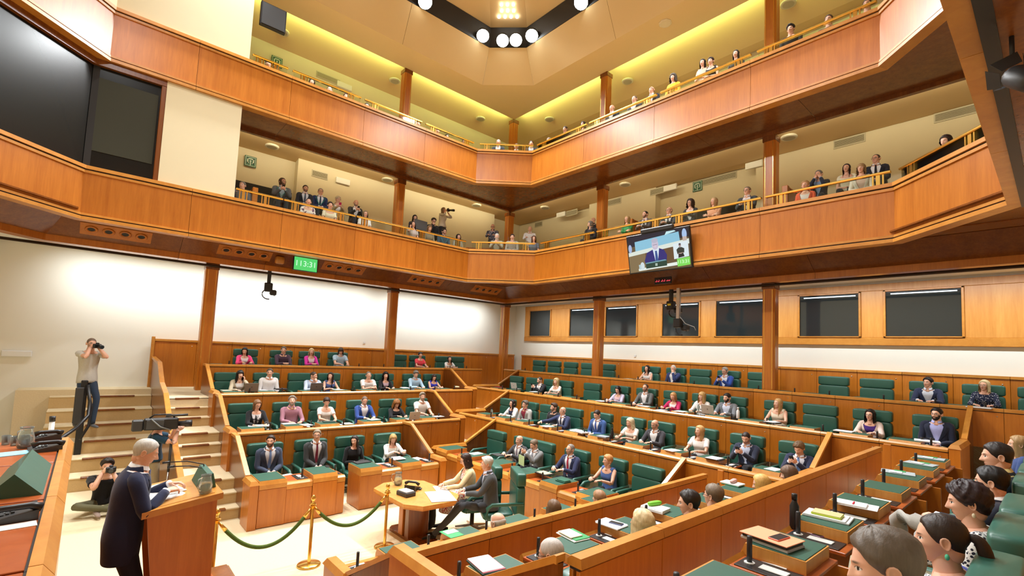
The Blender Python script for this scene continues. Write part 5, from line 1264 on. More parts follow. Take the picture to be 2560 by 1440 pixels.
seat('N', 3, 2352, 1348, 'young woman with dark ponytail and turquoise earring in a blue flowered top', fem=True, hairst='pony', hairc=(46, 34, 28), top=('blouse', (54, 66, 170)), yaw=.12, pitch=.18, lod=2, arms={1: 'lap', -1: 'together'}, earring=(90, 200, 160), seat_z=fl(3)+.5, length=.3)
seat('N', 3, 2420, 1257, 'woman with dark curly hair in a black and white checked blouse', fem=True, hairst='shag', hairc=(44, 28, 30), top=('longtop', (60, 60, 80)), print_mat=M_HOUND, yaw=.1, pitch=.22, lod=2, arms={1: 'together', -1: 'lap'}, earring=(230, 220, 190), legs=(170, 168, 140), seat_z=fl(3)+.5, vol=1.1, legpose={1: ((.05, .52, .20), (-.15, .60, -.15)), -1: ((-.14, .42, .10), (-.12, .50, -.36))})
seat('N', 3, 2478, 1207, 'man with black hair and navy suit seen half from behind', hairst='short', hairc=(18, 15, 15), top=('suit', (26, 30, 46), W_, (30, 30, 40)), yaw=-.15, pitch=.15, lod=2, arms='together', vol=1.5, legs=(176, 172, 164), seat_z=fl(3)+.5, legpose={-1: ((-.05, .56, .22), (.15, .62, -.15)), 1: ((.14, .42, .10), (.12, .5, -.36))})
seat('N', 3, 2492, 1142, 'man with short dark hair in a navy jacket and yellow patterned collar', hairst='short', hairc=(38, 30, 27), top=('suit', (32, 36, 52), (214, 196, 130), None), yaw=.2, pitch=.15, lod=2, arms='lap', vol=1.1, seat_z=fl(3)+.5)
seat('N', 3, 2546, 1112, 'blonde woman in a blue top at the picture edge', fem=True, hairst='long', hairc=(168, 136, 92), top=('longtop', (60, 80, 130)), yaw=.1, pitch=.1, lod=1, arms='lap', seat_z=fl(3)+.47)
# ---- clerks at the table
for px, py, pl, c, lab in ((1163, 1148, 5.42, (-7.19, 5.50), 'armchair of the woman clerk in the cream cardigan'), (1216, 1158, 5.5, (-6.63, 5.60), 'armchair with its arm turned to the camera, of the clerk in the charcoal suit')):
    place(P_CH, (c[0], c[1]+.02, 0), PI-.356 if px < 1200 else PI-.52, lab, 'chair', 'green armchairs of the chamber')
person('woman clerk in a red dotted dress and cream cardigan at the octagonal table', on_y(1164, 1150, 5.36), (-.35, -.94), seat_z=.47, fem=True, hairst='bob', hairc=(52, 34, 28), top=('jacket', (226, 214, 168), W_, None, M_DOTS), pitch=.38, yaw=-.1, arms='desk', glasses=(120, 90, 80), desk_z=.76, skirt=M_DOTS, lod=2, group='people seated in the chamber', legs=(200, 150, 120))
person('white-haired clerk in a charcoal suit at the octagonal table', on_y(1217, 1160, 5.42), (-.5, -.87), seat_z=.47, hairst='quiff', hairc=(200, 196, 188), top=('suit', (74, 76, 78), (206, 216, 240), (44, 50, 74)), yaw=-.15, pitch=.1, arms='desk', desk_z=.76, legs=(60, 62, 66), legpose={1: ((.12, .38, .10), (.10, .78, -.36)), -1: ((-.10, .40, .12), (-.06, .86, -.36))}, lod=2, group='people seated in the chamber', vol=.9, fat=1.0, tone=.5)
# ---- standing people
HS = on_x(364, 1131, -5.5)
speaker = person('grey-haired man in a navy suit speaking at the lectern', HS, (0, 1), stand_z=.5, hairst='short', hairc=(186, 182, 174), top=('suit', (30, 36, 66), (236, 238, 242), (60, 70, 120)), pitch=.42, yaw=-.05, lod=2, tone=.35, legs=(26, 30, 52), vol=.7,
       hips=(0, -.11, .94), arms={1: ((.10, .17, 1.325), (-.45, .85, .05), (.2, .1, 1), .5), -1: ((-.13, .22, 1.33), (.35, .85, .1), (-.1, .1, 1), .55)}, fat=1.05, bignose=1.1)
HP = on_x(229, 859, -14.75)
person('bearded man in a grey printed tee shirt and jeans photographing from the stairs', HP, (.93, .37), stand_z=1.132, hairst='buzz', hairc=(120, 100, 84), top=('tee', (196, 192, 182)), pitch=.05, yaw=-.1, beard=.6, arms='camera', legs=(44, 58, 78), shoes=(90, 92, 96), lod=1, scale=1.10, fat=1.0, glasses=(60, 50, 50), legpose={1: ((.12, .10, .62), (.15, .02, .09)), -1: ((-.10, .25, .64), (-.05, .30, .09))}, shoulder_drop=0)
HC = on_x(398, 1062, -11.2)
person('man in a dark teal tee shirt carrying a video camera on his shoulder', HC, (.1, 1), stand_z=0, hairst='short', hairc=(60, 50, 42), top=('tee', (22, 56, 78)), yaw=-.1, arms={1: ((.10, .30, HC[2]-.10), (-.3, .7, .6), (.8, .2, .3), .6), -1: ((-.16, .26, HC[2]-.08), (.2, .8, .5), (-.8, .2, .3), .6)}, legs=(150, 134, 104), lod=1, scale=1.03)
HK = on_x(268, 1166, -11.7)
person('dark-haired photographer sitting cross-legged on the carpet', HK, (1, .05), seat_z=.02, hairst='quiff', hairc=(40, 32, 28), top=('tee', (24, 24, 28)), yaw=-.05, pitch=.05, beard=.5, arms='camera', legs=(100, 98, 72), shoes=(150, 130, 120), lod=1, scale=1.12, hips=(0, -.06, .12), legpose={1: ((.40, .30, .20), (-.10, .42, .10)), -1: ((-.42, .28, .22), (.12, .36, .10))})
# ---- lower gallery
GZ = 'people in the lower gallery'
def gal(plane, val, px, py, label, fwd=None, dz=.74, **kw):
    h = on_x(px, py, val) if plane == 'x' else on_y(px, py, val)
    kw.setdefault('lod', 1); kw.setdefault('group', GZ); kw.setdefault('arms', 'lap')
    if kw.get('stand_z') is None: kw['seat_z'] = h[2]-dz
    return person(label, h, fwd or ((1, -.15) if plane == 'x' else (.1, -1)), **kw)
gal('x', -15.3, 606, 464, 'grey-haired man in a grey shirt at the very end of the lower gallery', hairst='short', hairc=GY, top=('shirt', (120, 124, 136)), yaw=-.5, lod=0)
gal('x', -15.9, 706, 455, 'long-haired bearded man in a grey jacket with a green lanyard, lower gallery', hairst='long', hairc=(86, 62, 46), top=('suit', (92, 96, 98), (170, 186, 190), None), yaw=.6, beard=.9, arms='phone', lanyard=(40, 150, 120), glasses=(40, 30, 30), length=.03, scale=1.08)
gal('x', -15.9, 763.5, 472, 'man with trimmed dark beard and dark suit, second row of the lower gallery', hairst='short', hairc=(40, 32, 28), top=('suit', (40, 42, 50), (206, 210, 218), (70, 80, 96)), yaw=.1, beard=.8)
gal('x', -15.9, 801.5, 480, 'grey-haired man with glasses and green lanyard, blue suit, lower gallery', hairst='short', hairc=(150, 140, 126), top=('suit', (36, 50, 88), (220, 226, 232), (40, 60, 80)), yaw=-.05, glasses=(60, 40, 36), lanyard=(50, 170, 140))
gal('x', -15.9, 845, 499, 'woman with cropped silver hair and glasses looking at a pink phone, lower gallery', fem=True, hairst='crop', hairc=(196, 186, 160), top=('jacket', (170, 152, 112), (236, 234, 230)), yaw=.5, pitch=.15, arms='phone', glasses=(50, 30, 36))
gal('x', -15.9, 890, 508, 'bald man with grey beard and dark jacket looking down, lower gallery', hairst=None, hairc=(130, 120, 112), top=('suit', (56, 56, 52), (232, 232, 228), None), pitch=.4, beard=.9, arms='phone')
gal('x', -14.85, 771.5, 505, 'woman in a white blouse with dark flowers behind the rail, lower gallery', fem=True, hairst='pony', hairc=(44, 34, 32), top=('blouse', (236, 230, 226)), print_mat=M_FLOWER, yaw=-.1)
gal('x', -14.85, 825.5, 514, 'woman with dark tied hair in a cream blouse behind the rail, lower gallery', fem=True, hairst='crop', hairc=(40, 30, 30), top=('blouse', (240, 232, 206)), yaw=.1)
gal('x', -14.85, 913, 536, 'woman with grey-brown hair and glasses in a white tee shirt, lower gallery', fem=True, hairst='bob', hairc=(130, 112, 84), top=('tee', (240, 240, 240)), glasses=(90, 70, 60), yaw=.1)
gal('x', -15.7, 1037, 545, 'woman with dark hair behind a grey monitor, lower gallery', fem=True, hairst='bob', hairc=DK, top=('longtop', (50, 50, 60)), pitch=.2)
gal('x', -14.9, 1032.5, 561, 'young woman with long dark hair resting her cheek on her hand, lower gallery', fem=True, hairst='long', hairc=(44, 32, 30), top=('tee', (206, 200, 196)), arms={1: 'cheek', -1: 'lap'}, roll=.15, yaw=.1)
gal('x', -15.7, 1084, 553, 'dark-haired man with his hand on his chin, lower gallery', hairst='quiff', hairc=(46, 36, 32), top=('shirt', (40, 42, 48)), arms={1: 'chin', -1: 'lap'}, pitch=.3, glasses=(40, 30, 30))
gal('x', -14.9, 1074, 572, 'woman with light brown hair bent behind the rail, lower gallery', fem=True, hairst='bob', hairc=(140, 108, 76), top=('longtop', (150, 140, 120)), pitch=.45)
HG = on_x(1109, 526, -15.9)
person('woman in a beige shirt standing with a long-lens camera in the lower gallery', HG, (.95, .3), stand_z=HG[2]-1.55, fem=True, hairst='bob', hairc=(120, 96, 72), top=('rolled', (206, 196, 176)), arms='camera', legs=(40, 40, 44), lod=1, group=GZ)
gal('x', -14.9, 1110.5, 580, 'man with black hair and glasses in a blue shirt with lanyard, lower gallery', hairst='short', hairc=(26, 22, 24), top=('shirt', (72, 96, 118)), beard=.6, glasses=(20, 20, 20), lanyard=(60, 180, 200), vol=1.5, yaw=.15)
gal('x', -14.9, 1146, 593, 'woman with dark hair nearest to the blunt corner, lower gallery', fem=True, hairst='bob', hairc=(38, 28, 28), top=('longtop', (180, 176, 160)))
def gd(px, py, off, label, **kw):     # over the blunt corner
    n = np.array([-1, 1])/math.sqrt(2); p0 = np.array([XLF, 10.1])+n*off; v = ray(px, py); t = (p0 @ n)/(v[:2] @ n); h = np.array([v[0]*t, v[1]*t, CAMZ+v[2]*t])
    kw.setdefault('lod', 1); kw.setdefault('group', GZ); kw.setdefault('arms', 'lap'); kw.setdefault('legpose', 'none')
    dz = kw.pop('dz', .74)
    if kw.get('stand_z') is None: kw['seat_z'] = h[2]-dz
    return person(label, h, (.7, -.7), **kw)
gd(1232, 567, 1.9, 'bald man with glasses and a dark patterned shirt by the red seat back, lower gallery', hairst=None, hairc=(90, 80, 70), top=('shirt', (60, 64, 90)), print_mat=M_SHIRTP, pitch=.3, glasses=(40, 40, 40), tone=.5, arms='type')
gd(1242.5, 592, .75, 'old man with white hair and beard reading a newspaper, lower gallery', hairst='short', hairc=(210, 206, 200), top=('shirt', (170, 160, 140)), beard=1.0, pitch=.2, arms='phone')
gd(1281, 593, .75, 'dark-haired man behind a box file, lower gallery', hairst='short', hairc=(56, 40, 34), top=('shirt', (160, 150, 140)), pitch=.2)
gd(1325, 573, 1.9, 'bald man in a white shirt looking down, lower gallery', hairst=None, hairc=(110, 100, 90), top=('shirt', (240, 240, 240)), pitch=.45, arms='type')
gd(1334.5, 597, .75, 'woman with brown bob and slate top over the blunt corner, lower gallery', fem=True, hairst='bob', hairc=(96, 62, 46), top=('tee', (116, 126, 140)), yaw=.3)
gal('y', 12.9, 1476, 561, 'grey-haired man in a black jacket looking down by the pillar, lower gallery', hairst='long', hairc=(120, 116, 110), top=('suit', (36, 36, 40), (60, 60, 64), None), yaw=-.6, pitch=.25, beard=.4, length=.01)
gal('y', 13.9, 1483, 551, 'bald man half hidden behind the grey-haired man, lower gallery', hairst=None, hairc=BR, top=('shirt', (40, 40, 44)), yaw=-.3, lod=0)
gal('y', 12.6, 1568, 549, 'blonde woman in a bright green blazer with folded arms, lower gallery', fem=True, hairst='long', hairc=(190, 156, 104), top=('jacket', (40, 160, 96), (60, 170, 110)), arms='cross', yaw=-.2, length=.08)
gal('y', 12.6, 1613, 537, 'man with dark beard and receding hair in a grey suit, lower gallery', hairst='reced', hairc=(50, 42, 38), top=('suit', (76, 80, 88), (226, 228, 234), (50, 50, 60)), beard=.8, yaw=-.3, arms='together', pitch=.1)
gal('y', 12.6, 1673, 527, 'bald man with glasses in a charcoal suit above the large screen', hairst='bald', hairc=(150, 130, 116), top=('suit', (70, 72, 76), (234, 234, 234), (80, 84, 92)), glasses=(60, 50, 46), yaw=-.35, arms='together')
gal('y', 12.6, 1726, 508, 'woman with a dark bob and glasses in a dark blazer, lower gallery', fem=True, hairst='curly', hairc=(62, 46, 40), top=('jacket', (66, 68, 70), (236, 236, 236)), glasses=(50, 36, 36), yaw=-.35, arms='together')
gal('y', 12.6, 1785, 504, 'woman with long blonde hair in a peach blouse with folded arms, lower gallery', fem=True, hairst='long', hairc=(190, 160, 116), top=('longtop', (240, 176, 140)), arms='cross', yaw=-.5)
gal('y', 12.6, 1868, 478, 'grey-haired man with glasses in a pale shirt beside the pillar, lower gallery', hairst='short', hairc=(136, 120, 100), top=('suit', (66, 72, 78), (222, 214, 214), None), glasses=(60, 50, 50), yaw=-.2, arms='together')
gal('y', 12.5, 2013, 464, 'woman with short fair hair in an orange jacket behind the rail glass', fem=True, hairst='crop', hairc=(176, 138, 92), top=('jacket', (240, 106, 70), (230, 226, 222)), yaw=-.1)
gal('y', 13.7, 2046.5, 437, 'grey-haired man with both hands at his mouth, lower gallery', hairst='short', hairc=(120, 116, 112), top=('suit', (40, 46, 62), (150, 180, 220), None), arms='mouth', yaw=-.3)
gal('y', 13.7, 2116.5, 421, 'woman with long dark hair and cream top in the second row, lower gallery', fem=True, hairst='long', hairc=(52, 34, 32), top=('blouse', (230, 224, 196)), yaw=-.1)
gal('y', 12.6, 2153, 422, 'woman with a light brown bob in a cream blazer, lower gallery', fem=True, hairst='fringe', hairc=(160, 128, 88), top=('jacket', (230, 224, 206), (210, 186, 170)), yaw=-.1, length=.03)
gal('y', 13.7, 2190, 398, 'balding man with glasses in a black suit against the cream wall, lower gallery', hairst='reced', hairc=(70, 56, 50), top=('suit', (34, 38, 52), (232, 232, 236), (30, 30, 40)), glasses=(40, 30, 30), yaw=-.4, tone=.5, fat=1.2)
gal('y', 11.9, 2365, 353, 'woman with dark wavy hair and a white shirt leaning at the slanting rail', fem=True, hairst='wavy', hairc=(50, 36, 32), top=('shirt', (226, 228, 236)), yaw=.3, pitch=.35, fwd=(-.7, -.7))
# ---- upper gallery
GU = 'people in the upper gallery'
UPL = [(671, 161, DK, 'dark head at the end of the upper gallery by the cream wall bay', (60, 50, 60)), (780, 207, DK, 'dark-haired visitor second from the cream wall bay, upper gallery', (120, 120, 130)), (824, 226, (60, 46, 40), 'man with receding hair and glasses peering over the upper parapet', (80, 80, 90)), (865, 243, (84, 50, 44), 'woman with reddish brown hair behind the upper rail', (90, 80, 80)),
       (917, 267, (56, 46, 42), 'man with greying hair leaning forward over the upper parapet', (120, 110, 110)), (1045, 311, (50, 40, 36), 'man with dark hair just past the pillar, upper gallery', (70, 64, 66)), (1093, 328, (150, 130, 118), 'bald visitor between two rail posts, upper gallery', (120, 90, 80)), (1117, 344, DK, 'top of a dark head low behind the upper parapet', (50, 50, 50)), (1160, 356, (120, 108, 96), 'grey head next to the blunt corner, upper gallery', (100, 100, 100))]
for i, (px, py, hc_, lab, tc_) in enumerate(UPL):
    gal('x', -14.75, px, py, lab, hairst=['short', 'bob', 'reced', 'bob', 'short', 'short', None, 'short', 'short'][i], fem=i in (1, 3), hairc=hc_, top=('shirt', tc_), lod=0, group=GU, yaw=-.2, pitch=.15, legpose='none')
for i, (px, py, hc_, lab, tc_) in enumerate([(1246, 357, (200, 196, 190), 'white-haired man in a dark jacket over the blunt corner, upper gallery', (50, 54, 64)), (1291, 367, (120, 96, 80), 'visitor in the middle of the blunt corner behind the upper rail', (70, 66, 60)), (1328, 360, (50, 40, 38), 'dark-haired visitor at the end of the blunt corner, upper gallery', (40, 44, 52))]):
    gd(px, py, .6, lab, hairst='short', hairc=hc_, top=('suit', tc_, (210, 214, 220), None), lod=0, group=GU, legpose='none')
UPR = [(1372, 352, (150, 130, 116), 'grey visitor first past the blunt corner, upper gallery', 'short', 0, (60, 60, 66)), (1413, 324, (70, 54, 46), 'dark-haired man second past the blunt corner, upper gallery', 'short', 0, (50, 50, 56)), (1458, 312, (60, 44, 38), 'visitor with brown hair half behind a rail end, upper gallery', 'bob', 1, (90, 70, 60)), (1530, 271, (120, 84, 70), 'bald man in a dark jacket beside the second upper pillar', None, 0, (40, 44, 54)),
       (1586, 249, (110, 90, 78), 'balding man with an open collar, upper gallery', 'reced', 0, (60, 62, 70)), (1629, 226, (100, 76, 66), 'bald man in a black suit and white shirt, upper gallery', 'bald', 0, (34, 36, 42)), (1683, 195, (90, 84, 80), 'person with grey curls in a yellow jumper leaning on the upper rail', 'curly', 1, (236, 176, 40)), (1757, 158, (22, 18, 18), 'woman with long black hair, farther of a pair, upper gallery', 'long', 1, (210, 190, 170)),
       (1777, 154, (50, 34, 30), 'woman with dark tied hair in a black top, nearer of a pair, upper gallery', 'crop', 1, (34, 32, 34)), (1840, 136, (40, 30, 28), 'woman with dark hair behind a rail post, upper gallery', 'long', 1, (60, 56, 50)), (1977, 74, (22, 18, 18), 'young person with black hair and striped top, upper gallery', 'quiff', 0, (220, 220, 224)), (2072, 50, (84, 62, 48), 'person with short brown hair beyond the large upper pillar', 'short', 0, (120, 90, 70)), (2168, 12, (90, 64, 50), 'visitor at the top edge next to the slanting parapet', 'short', 0, (120, 100, 80))]
for i, (px, py, hc_, lab, hs_, fm, tc_) in enumerate(UPR):
    gal('y', 12.45, px, py, lab, hairst=hs_, fem=bool(fm), hairc=hc_, top=('sleeveless' if i in (7, 8) else ('suit' if i in (3, 4, 5) else 'longtop'), tc_, (226, 228, 232), None), lod=0 if i < 3 else 1, group=GU, legpose='none', yaw=-.1, pitch=.15, print_mat=M_STRIPE if i == 10 else None)
# ================================================================== THINGS ON DESKS AND WALLS
def colmat(c, rough=.6, **k):
    key = ('c', tuple(c), rough, tuple(sorted(k.items())))
    if key not in KIDS: KIDS[key] = plain('paint_%02x%02x%02x' % tuple(c), srgb(*c), rough, **k)
    return KIDS[key]
ANG = {'L': -PI/2, 'R': PI, 'N': PI/2, 0: 0}
def spot(b, px, py, z): return on_z(px, py, z)
def dz(b, k, box=True): return fl(k)+((.807 if box else .716) if k == 1 else (.734 if box else .646))
def paper(p, rz, w, h, label, cat='paper', t=.006, mat=None, name='paper'):
    o = MB().box(-w/2, w/2, -h/2, h/2, 0, t, .001).build(name, mat or M_PAPER, None, False, tuple(p), rz)
    return tag(o, label, cat)
def stack(p, rz, layers, label, cat='papers', name='paper_stack'):
    """layers: (w, h, t, colour, dx, dy, part name)"""
    e = empty(name, tuple(p), rz, label, cat); z = 0
    for w, h, t, c, dx, dy, nm in layers:
        MB().box(dx-w/2, dx+w/2, dy-h/2, dy+h/2, z, z+t, min(.003, t*.3)).build(nm, colmat(c) if not isinstance(c, bpy.types.Material) else c, e); z += t
    return e
def laptop(p, rz, c, label, tilt=1.15, w=.32):
    e = empty('laptop', tuple(p), rz, label, 'laptop')
    MB().box(-w/2, w/2, -.11, .11, 0, .012, .004).build('keyboard_base', colmat(c, .35), e)
    m = MB(); m.box(-w/2, w/2, -.004, .004, 0, .215, .003); m.xf(Matrix.Translation((0, .108, .010)) @ Matrix.Rotation(-(PI/2-tilt)*.6, 4, 'X')); m.build('lid', colmat(c, .35), e)
    m = MB(); m.box(-w/2+.01, w/2-.01, -.0055, -.0045, .012, .205); m.xf(Matrix.Translation((0, .108, .010)) @ Matrix.Rotation(-(PI/2-tilt)*.6, 4, 'X')); m.build('display', M_BLACK, e)
    m = MB(); m.lathe([(.0, 0), (.016, 0), (.016, .0015)], 12); m.xf(Matrix.Translation((0, .108, .010)) @ Matrix.Rotation(-(PI/2-tilt)*.6, 4, 'X') @ Matrix.Translation((0, .0055, .11)) @ Matrix.Rotation(-PI/2, 4, 'X')); m.build('emblem', colmat(tuple(int(q*.7) for q in c)), e)
    return e
def phone(p, rz, c, label, w=.075, h=.155):
    e = empty('mobile_phone', tuple(p), rz, label, 'phone')
    MB().box(-w/2, w/2, -h/2, h/2, 0, .009, .003).build('case', colmat(c, .35), e); MB().box(-w/2+.004, w/2-.004, -h/2+.004, h/2-.004, .009, .0098).build('display', M_BLACK, e); return e
def bottle(p, c, label, h=.26, r=.036, cap=(30, 30, 32)):
    e = empty('bottle', tuple(p), 0, label, 'bottle')
    MB().lathe([(r*.9, 0), (r, .01), (r, h*.66), (r*.55, h*.78), (r*.5, h*.86)], 16).build('flask', colmat(c, .4) if not isinstance(c, bpy.types.Material) else c, e, True)
    MB().lathe([(r*.6, h*.84), (r*.62, h), (r*.5, h+.004)], 14).build('cap', colmat(cap, .4), e, True); return e
M_JUG = plain('jug_glass', (.85, .93, .9), .03, trans=.9); M_WATER = plain('water', (.9, .95, .95), .02, trans=.95)
def jug(p, label, s=1.0, rz=0):
    e = empty('water_jug', tuple(p), rz, label, 'jug')
    MB().lathe([(r*s, z*s) for r, z in ((.050, 0), (.062, .02), (.066, .09), (.050, .15), (.046, .18), (.052, .20), (.049, .20), (.043, .178), (.047, .15), (.062, .09), (.058, .022), (.0, .012))], 18).build('glass_body', M_JUG, e, True)
    MB().lathe([(.0, .013*s), (.056*s, .022*s), (.060*s, .09*s), (.050*s, .125*s), (0, .126*s)], 16).build('water', M_WATER, e, True)
    m = MB(); m.tube([(-.05*s, 0, .18*s), (-.10*s, 0, .17*s), (-.11*s, 0, .11*s), (-.085*s, 0, .05*s), (-.064*s, 0, .04*s)], .007*s, 7); m.build('handle', M_JUG, e, True); return e
def deskphone(p, rz, label):
    e = empty('desk_telephone', tuple(p), rz, label, 'telephone')
    MB().prism([(-.11, 0), (.11, 0), (.11, .02), (-.11, .06)], 0, -.10, .13).build('base', M_DGREY, e)
    m = MB(); m.tube([(-.075, -.12, .065), (-.078, -.07, .085), (-.078, .05, .085), (-.075, .10, .065)], [.028, .019, .019, .028], 8); m.build('handset', M_BLACK, e, True)
    MB().prism([(-.02, .043), (.07, .028), (.07, .031), (-.02, .047)], 0, .02, .11).build('display', colmat((150, 160, 160)), e)
    for i in range(3):
        for j in range(4): MB().box(-.035+.028*i, -.018+.028*i, -.01+.022*j, .005+.022*j, .030, .052-.006*j).build('key', colmat((70, 72, 74)), e)
    return e
G1, G2, LM = (226, 228, 228), (30, 140, 70), (190, 214, 60)
def A4(dx=0, dy=0, t=.004, c=(244, 244, 242)): return (.21, .297, t, c, dx, dy, 'sheet')
def tilted(b, j): return ANG[b]+((j*37) % 11-5)*.045
J = [0]
def put(kind, b, k, px, py, label, box=True, **kw):
    J[0] += 1; z = dz(b, k, box); p = spot(b, px, py, z); rz = tilted(b, J[0])+kw.pop('turn', 0)
    if kind == 'paper': return paper(p, rz, kw.get('w', .21), kw.get('h', .28), label, t=kw.get('t', .005), mat=colmat(kw['c']) if 'c' in kw else None)
    if kind == 'card': return paper(p, rz, .20, .09, label, 'card', .003, None, 'name_card')
    if kind == 'laptop': return laptop(p, ANG[b]+kw.get('turn', 0), kw.get('c', (178, 178, 172)), label)
    if kind == 'phone': return phone(p, rz, kw.get('c', (30, 30, 34)), label)
    if kind == 'bottle': return bottle(p, kw.get('c', (30, 30, 32)), label, kw.get('h', .25), kw.get('r', .036), kw.get('cap', (30, 30, 32)))
    if kind == 'stack': return stack(p, rz, kw['layers'], label, kw.get('cat', 'papers'))
    if kind == 'case':
        m = MB(); m.cushion(-.11, .11, -.035, .035, 0, .05, 3.5, 8, 6); o = m.build('pencil_case', colmat(kw['c']), None, True, tuple(p), rz); return tag(o, label, 'pencil case')
book = lambda c, t=.02, w=.20, h=.27: (w, h, t, c, 0, 0, 'cover')
# side block
put('laptop', 'L', 4, 620, 903, 'open laptop hiding the woman in the pink blazer', c=(150, 146, 138)); put('laptop', 'L', 4, 852, 909, 'open laptop of the man in the pale blue tee shirt', c=(168, 158, 140))
put('paper', 'L', 4, 785, 908, 'white papers before the blonde woman in magenta'); put('paper', 'L', 4, 1040, 914, 'papers before the woman in coral red'); 
put('laptop', 'L', 3, 625, 978, 'grey laptop between the beige blazer and the white shirt', c=(130, 124, 114)); put('laptop', 'L', 3, 786, 976, 'dark grey laptop before the man turning aside', c=(104, 104, 104))
put('stack', 'L', 3, 702, 974, 'black document case lying beside the man in the white shirt', cat='case', layers=[(.30, .22, .03, (34, 28, 28), 0, 0, 'cover')]); put('stack', 'L', 3, 846, 974, 'papers before the woman in denim', layers=[A4(), A4(.02, .01)])
put('stack', 'L', 3, 1012, 970, 'stack of papers before the tousled grey-haired man', layers=[A4(), A4(.02, .01), book((210, 212, 214), .012)]); put('paper', 'L', 3, 565, 976, 'notepad under the hand of the woman in beige', c=(222, 214, 180))
m = MB(); m.cushion(-.10, .10, -.07, .07, 0, .07, 2.6, 8, 6); tag(m.build('felt_hat', colmat((206, 190, 150)), None, True, tuple(on_z(1142, 970, dz('L', 3))), .4), 'small crumpled beige hat at the end of the third row', 'hat')
put('stack', 'L', 2, 649, 1064, 'spread newspapers under the hands of the woman in zebra print', layers=[(.42, .29, .004, (240, 240, 238), 0, 0, 'sheet'), (.40, .28, .003, (236, 236, 236), .03, .02, 'sheet')])
put('stack', 'L', 2, 722, 1060, 'closed grey folder before the bearded man in mauve', layers=[book((170, 172, 172), .015, .3, .22)]); put('paper', 'L', 2, 766, 1062, 'open white booklet beside the grey folder')
put('stack', 'L', 2, 822, 1055, 'dark green book before the woman in the white blouse', layers=[book((44, 70, 60), .02, .28, .2)]); put('paper', 'L', 2, 869, 1059, 'white sheet between two desks of the second row', box=False)
put('stack', 'L', 2, 935, 1050, 'folder with a green edge before the man in the bright blue blazer', layers=[(.30, .22, .01, (40, 120, 80), 0, 0, 'cover'), (.29, .21, .01, (236, 238, 240), .01, 0, 'sheet')])
put('laptop', 'L', 2, 1030, 1048, 'silver laptop of the man in the white polo shirt', c=(196, 190, 178)); put('stack', 'L', 2, 1095, 1042, 'closed silver laptop at the end of the second row', cat='laptop', layers=[book((190, 192, 192), .018, .3, .21)])
put('card', 'L', 1, 716, 1187, 'white card on the desk of the man in slate blue', box=False); put('phone', 'L', 1, 818, 1166, 'black phone on the green pad of the burgundy-tied man')
put('stack', 'L', 1, 905, 1156, 'closed black folder before the woman in black', layers=[book((46, 44, 46), .018, .33, .2)]); put('card', 'L', 1, 950, 1159, 'white card next to the black folder', box=False)
put('stack', 'L', 1, 996, 1148, 'thick notebooks before the woman with wavy blonde hair', layers=[book((200, 202, 204), .02, .27, .2), A4(0, 0, .01)]); put('paper', 'L', 1, 1043, 1147, 'lined sheet at the end of the front row', box=False)
# back block
put('paper', 'R', 4, 1568, 947, 'white papers alone on the top row rail'); put('laptop', 'R', 3, 1291, 972, 'silver laptop at the corner end of the third row', c=(206, 204, 196), turn=.5); put('stack', 'R', 3, 1335, 980, 'open binder before the balding man in the dark jacket', layers=[book((120, 120, 118), .012, .3, .22), A4()])
put('stack', 'R', 3, 1247, 968, 'red folder on the outermost desk end by the corner aisle', layers=[book((196, 50, 50), .014, .3, .2)])
put('stack', 'R', 3, 1504, 1003, 'white papers beside the woman in lilac', layers=[A4(), A4(.03, 0)]); put('stack', 'R', 3, 1610, 1016, 'open notebook before the man with the bow tie', layers=[(.3, .21, .014, (238, 238, 238), 0, 0, 'sheet')])
put('stack', 'R', 3, 1652, 1026, 'papers on a red folder beside the woman in magenta', layers=[book((190, 40, 46), .008), A4()]); put('stack', 'R', 3, 1703, 1029, 'white papers under the hands of the woman in magenta', layers=[A4(), A4(.04, .01)])
put('laptop', 'R', 3, 1775, 1034, 'large silver laptop before the bearded man in grey', c=(188, 180, 168), turn=-.15); put('bottle', 'R', 3, 1845, 1046, 'white steel bottle beside the bearded man in grey', c=(226, 228, 228), cap=(210, 210, 210)); put('bottle', 'R', 3, 1746, 1031, 'clear water bottle beside the blonde woman in white', c=M_JUG, h=.22, cap=(240, 240, 240))
put('stack', 'R', 3, 1930, 1058, 'grey tray of papers before the woman in cream', layers=[book((86, 90, 92), .03, .3, .22), A4()]); put('stack', 'R', 3, 2110, 1079, 'white documents before the woman in purple', layers=[(.32, .22, .02, (230, 232, 232), 0, 0, 'sheet')])
put('stack', 'R', 3, 2318, 1104, 'white papers under black headphones before the man in lavender', layers=[(.36, .27, .02, (238, 238, 238), 0, 0, 'sheet')])
e = empty('headphones', tuple(on_z(2318, 1098, dz('R', 3)+.03)), .4, 'black headphones lying on white papers', 'headphones')
MB().tube([(.08*math.cos(a), .07*math.sin(a), .012) for a in np.linspace(0, PI, 12)], .008, 6).build('band', M_BLACK, e, True)
for s in (-1, 1): m = MB(); m.cushion(s*.08-.028, s*.08+.028, -.035, .035, -.008, .03, 3, 7, 5); m.build('ear_pad', M_BLACK, e, True)
put('stack', 'R', 4, 2450, 1020, 'open book before the woman in dark flowers', layers=[(.36, .24, .02, (228, 230, 236), 0, 0, 'sheet')]); put('stack', 'R', 4, 2345, 1004, 'dark case beside the man in the top row navy blazer', cat='case', layers=[book((24, 24, 28), .05, .24, .12)])
put('bottle', 'R', 2, 1229, 1035, 'small clear bottle at the corner end of the second row', c=M_JUG, h=.18); put('stack', 'R', 2, 1370, 1066, 'papers before the bald man leaning on his desk', layers=[A4(), A4(.03, .02)]); put('stack', 'R', 2, 1440, 1077, 'white dossier beside the bald man in navy', layers=[A4(), book((220, 222, 224), .02)])
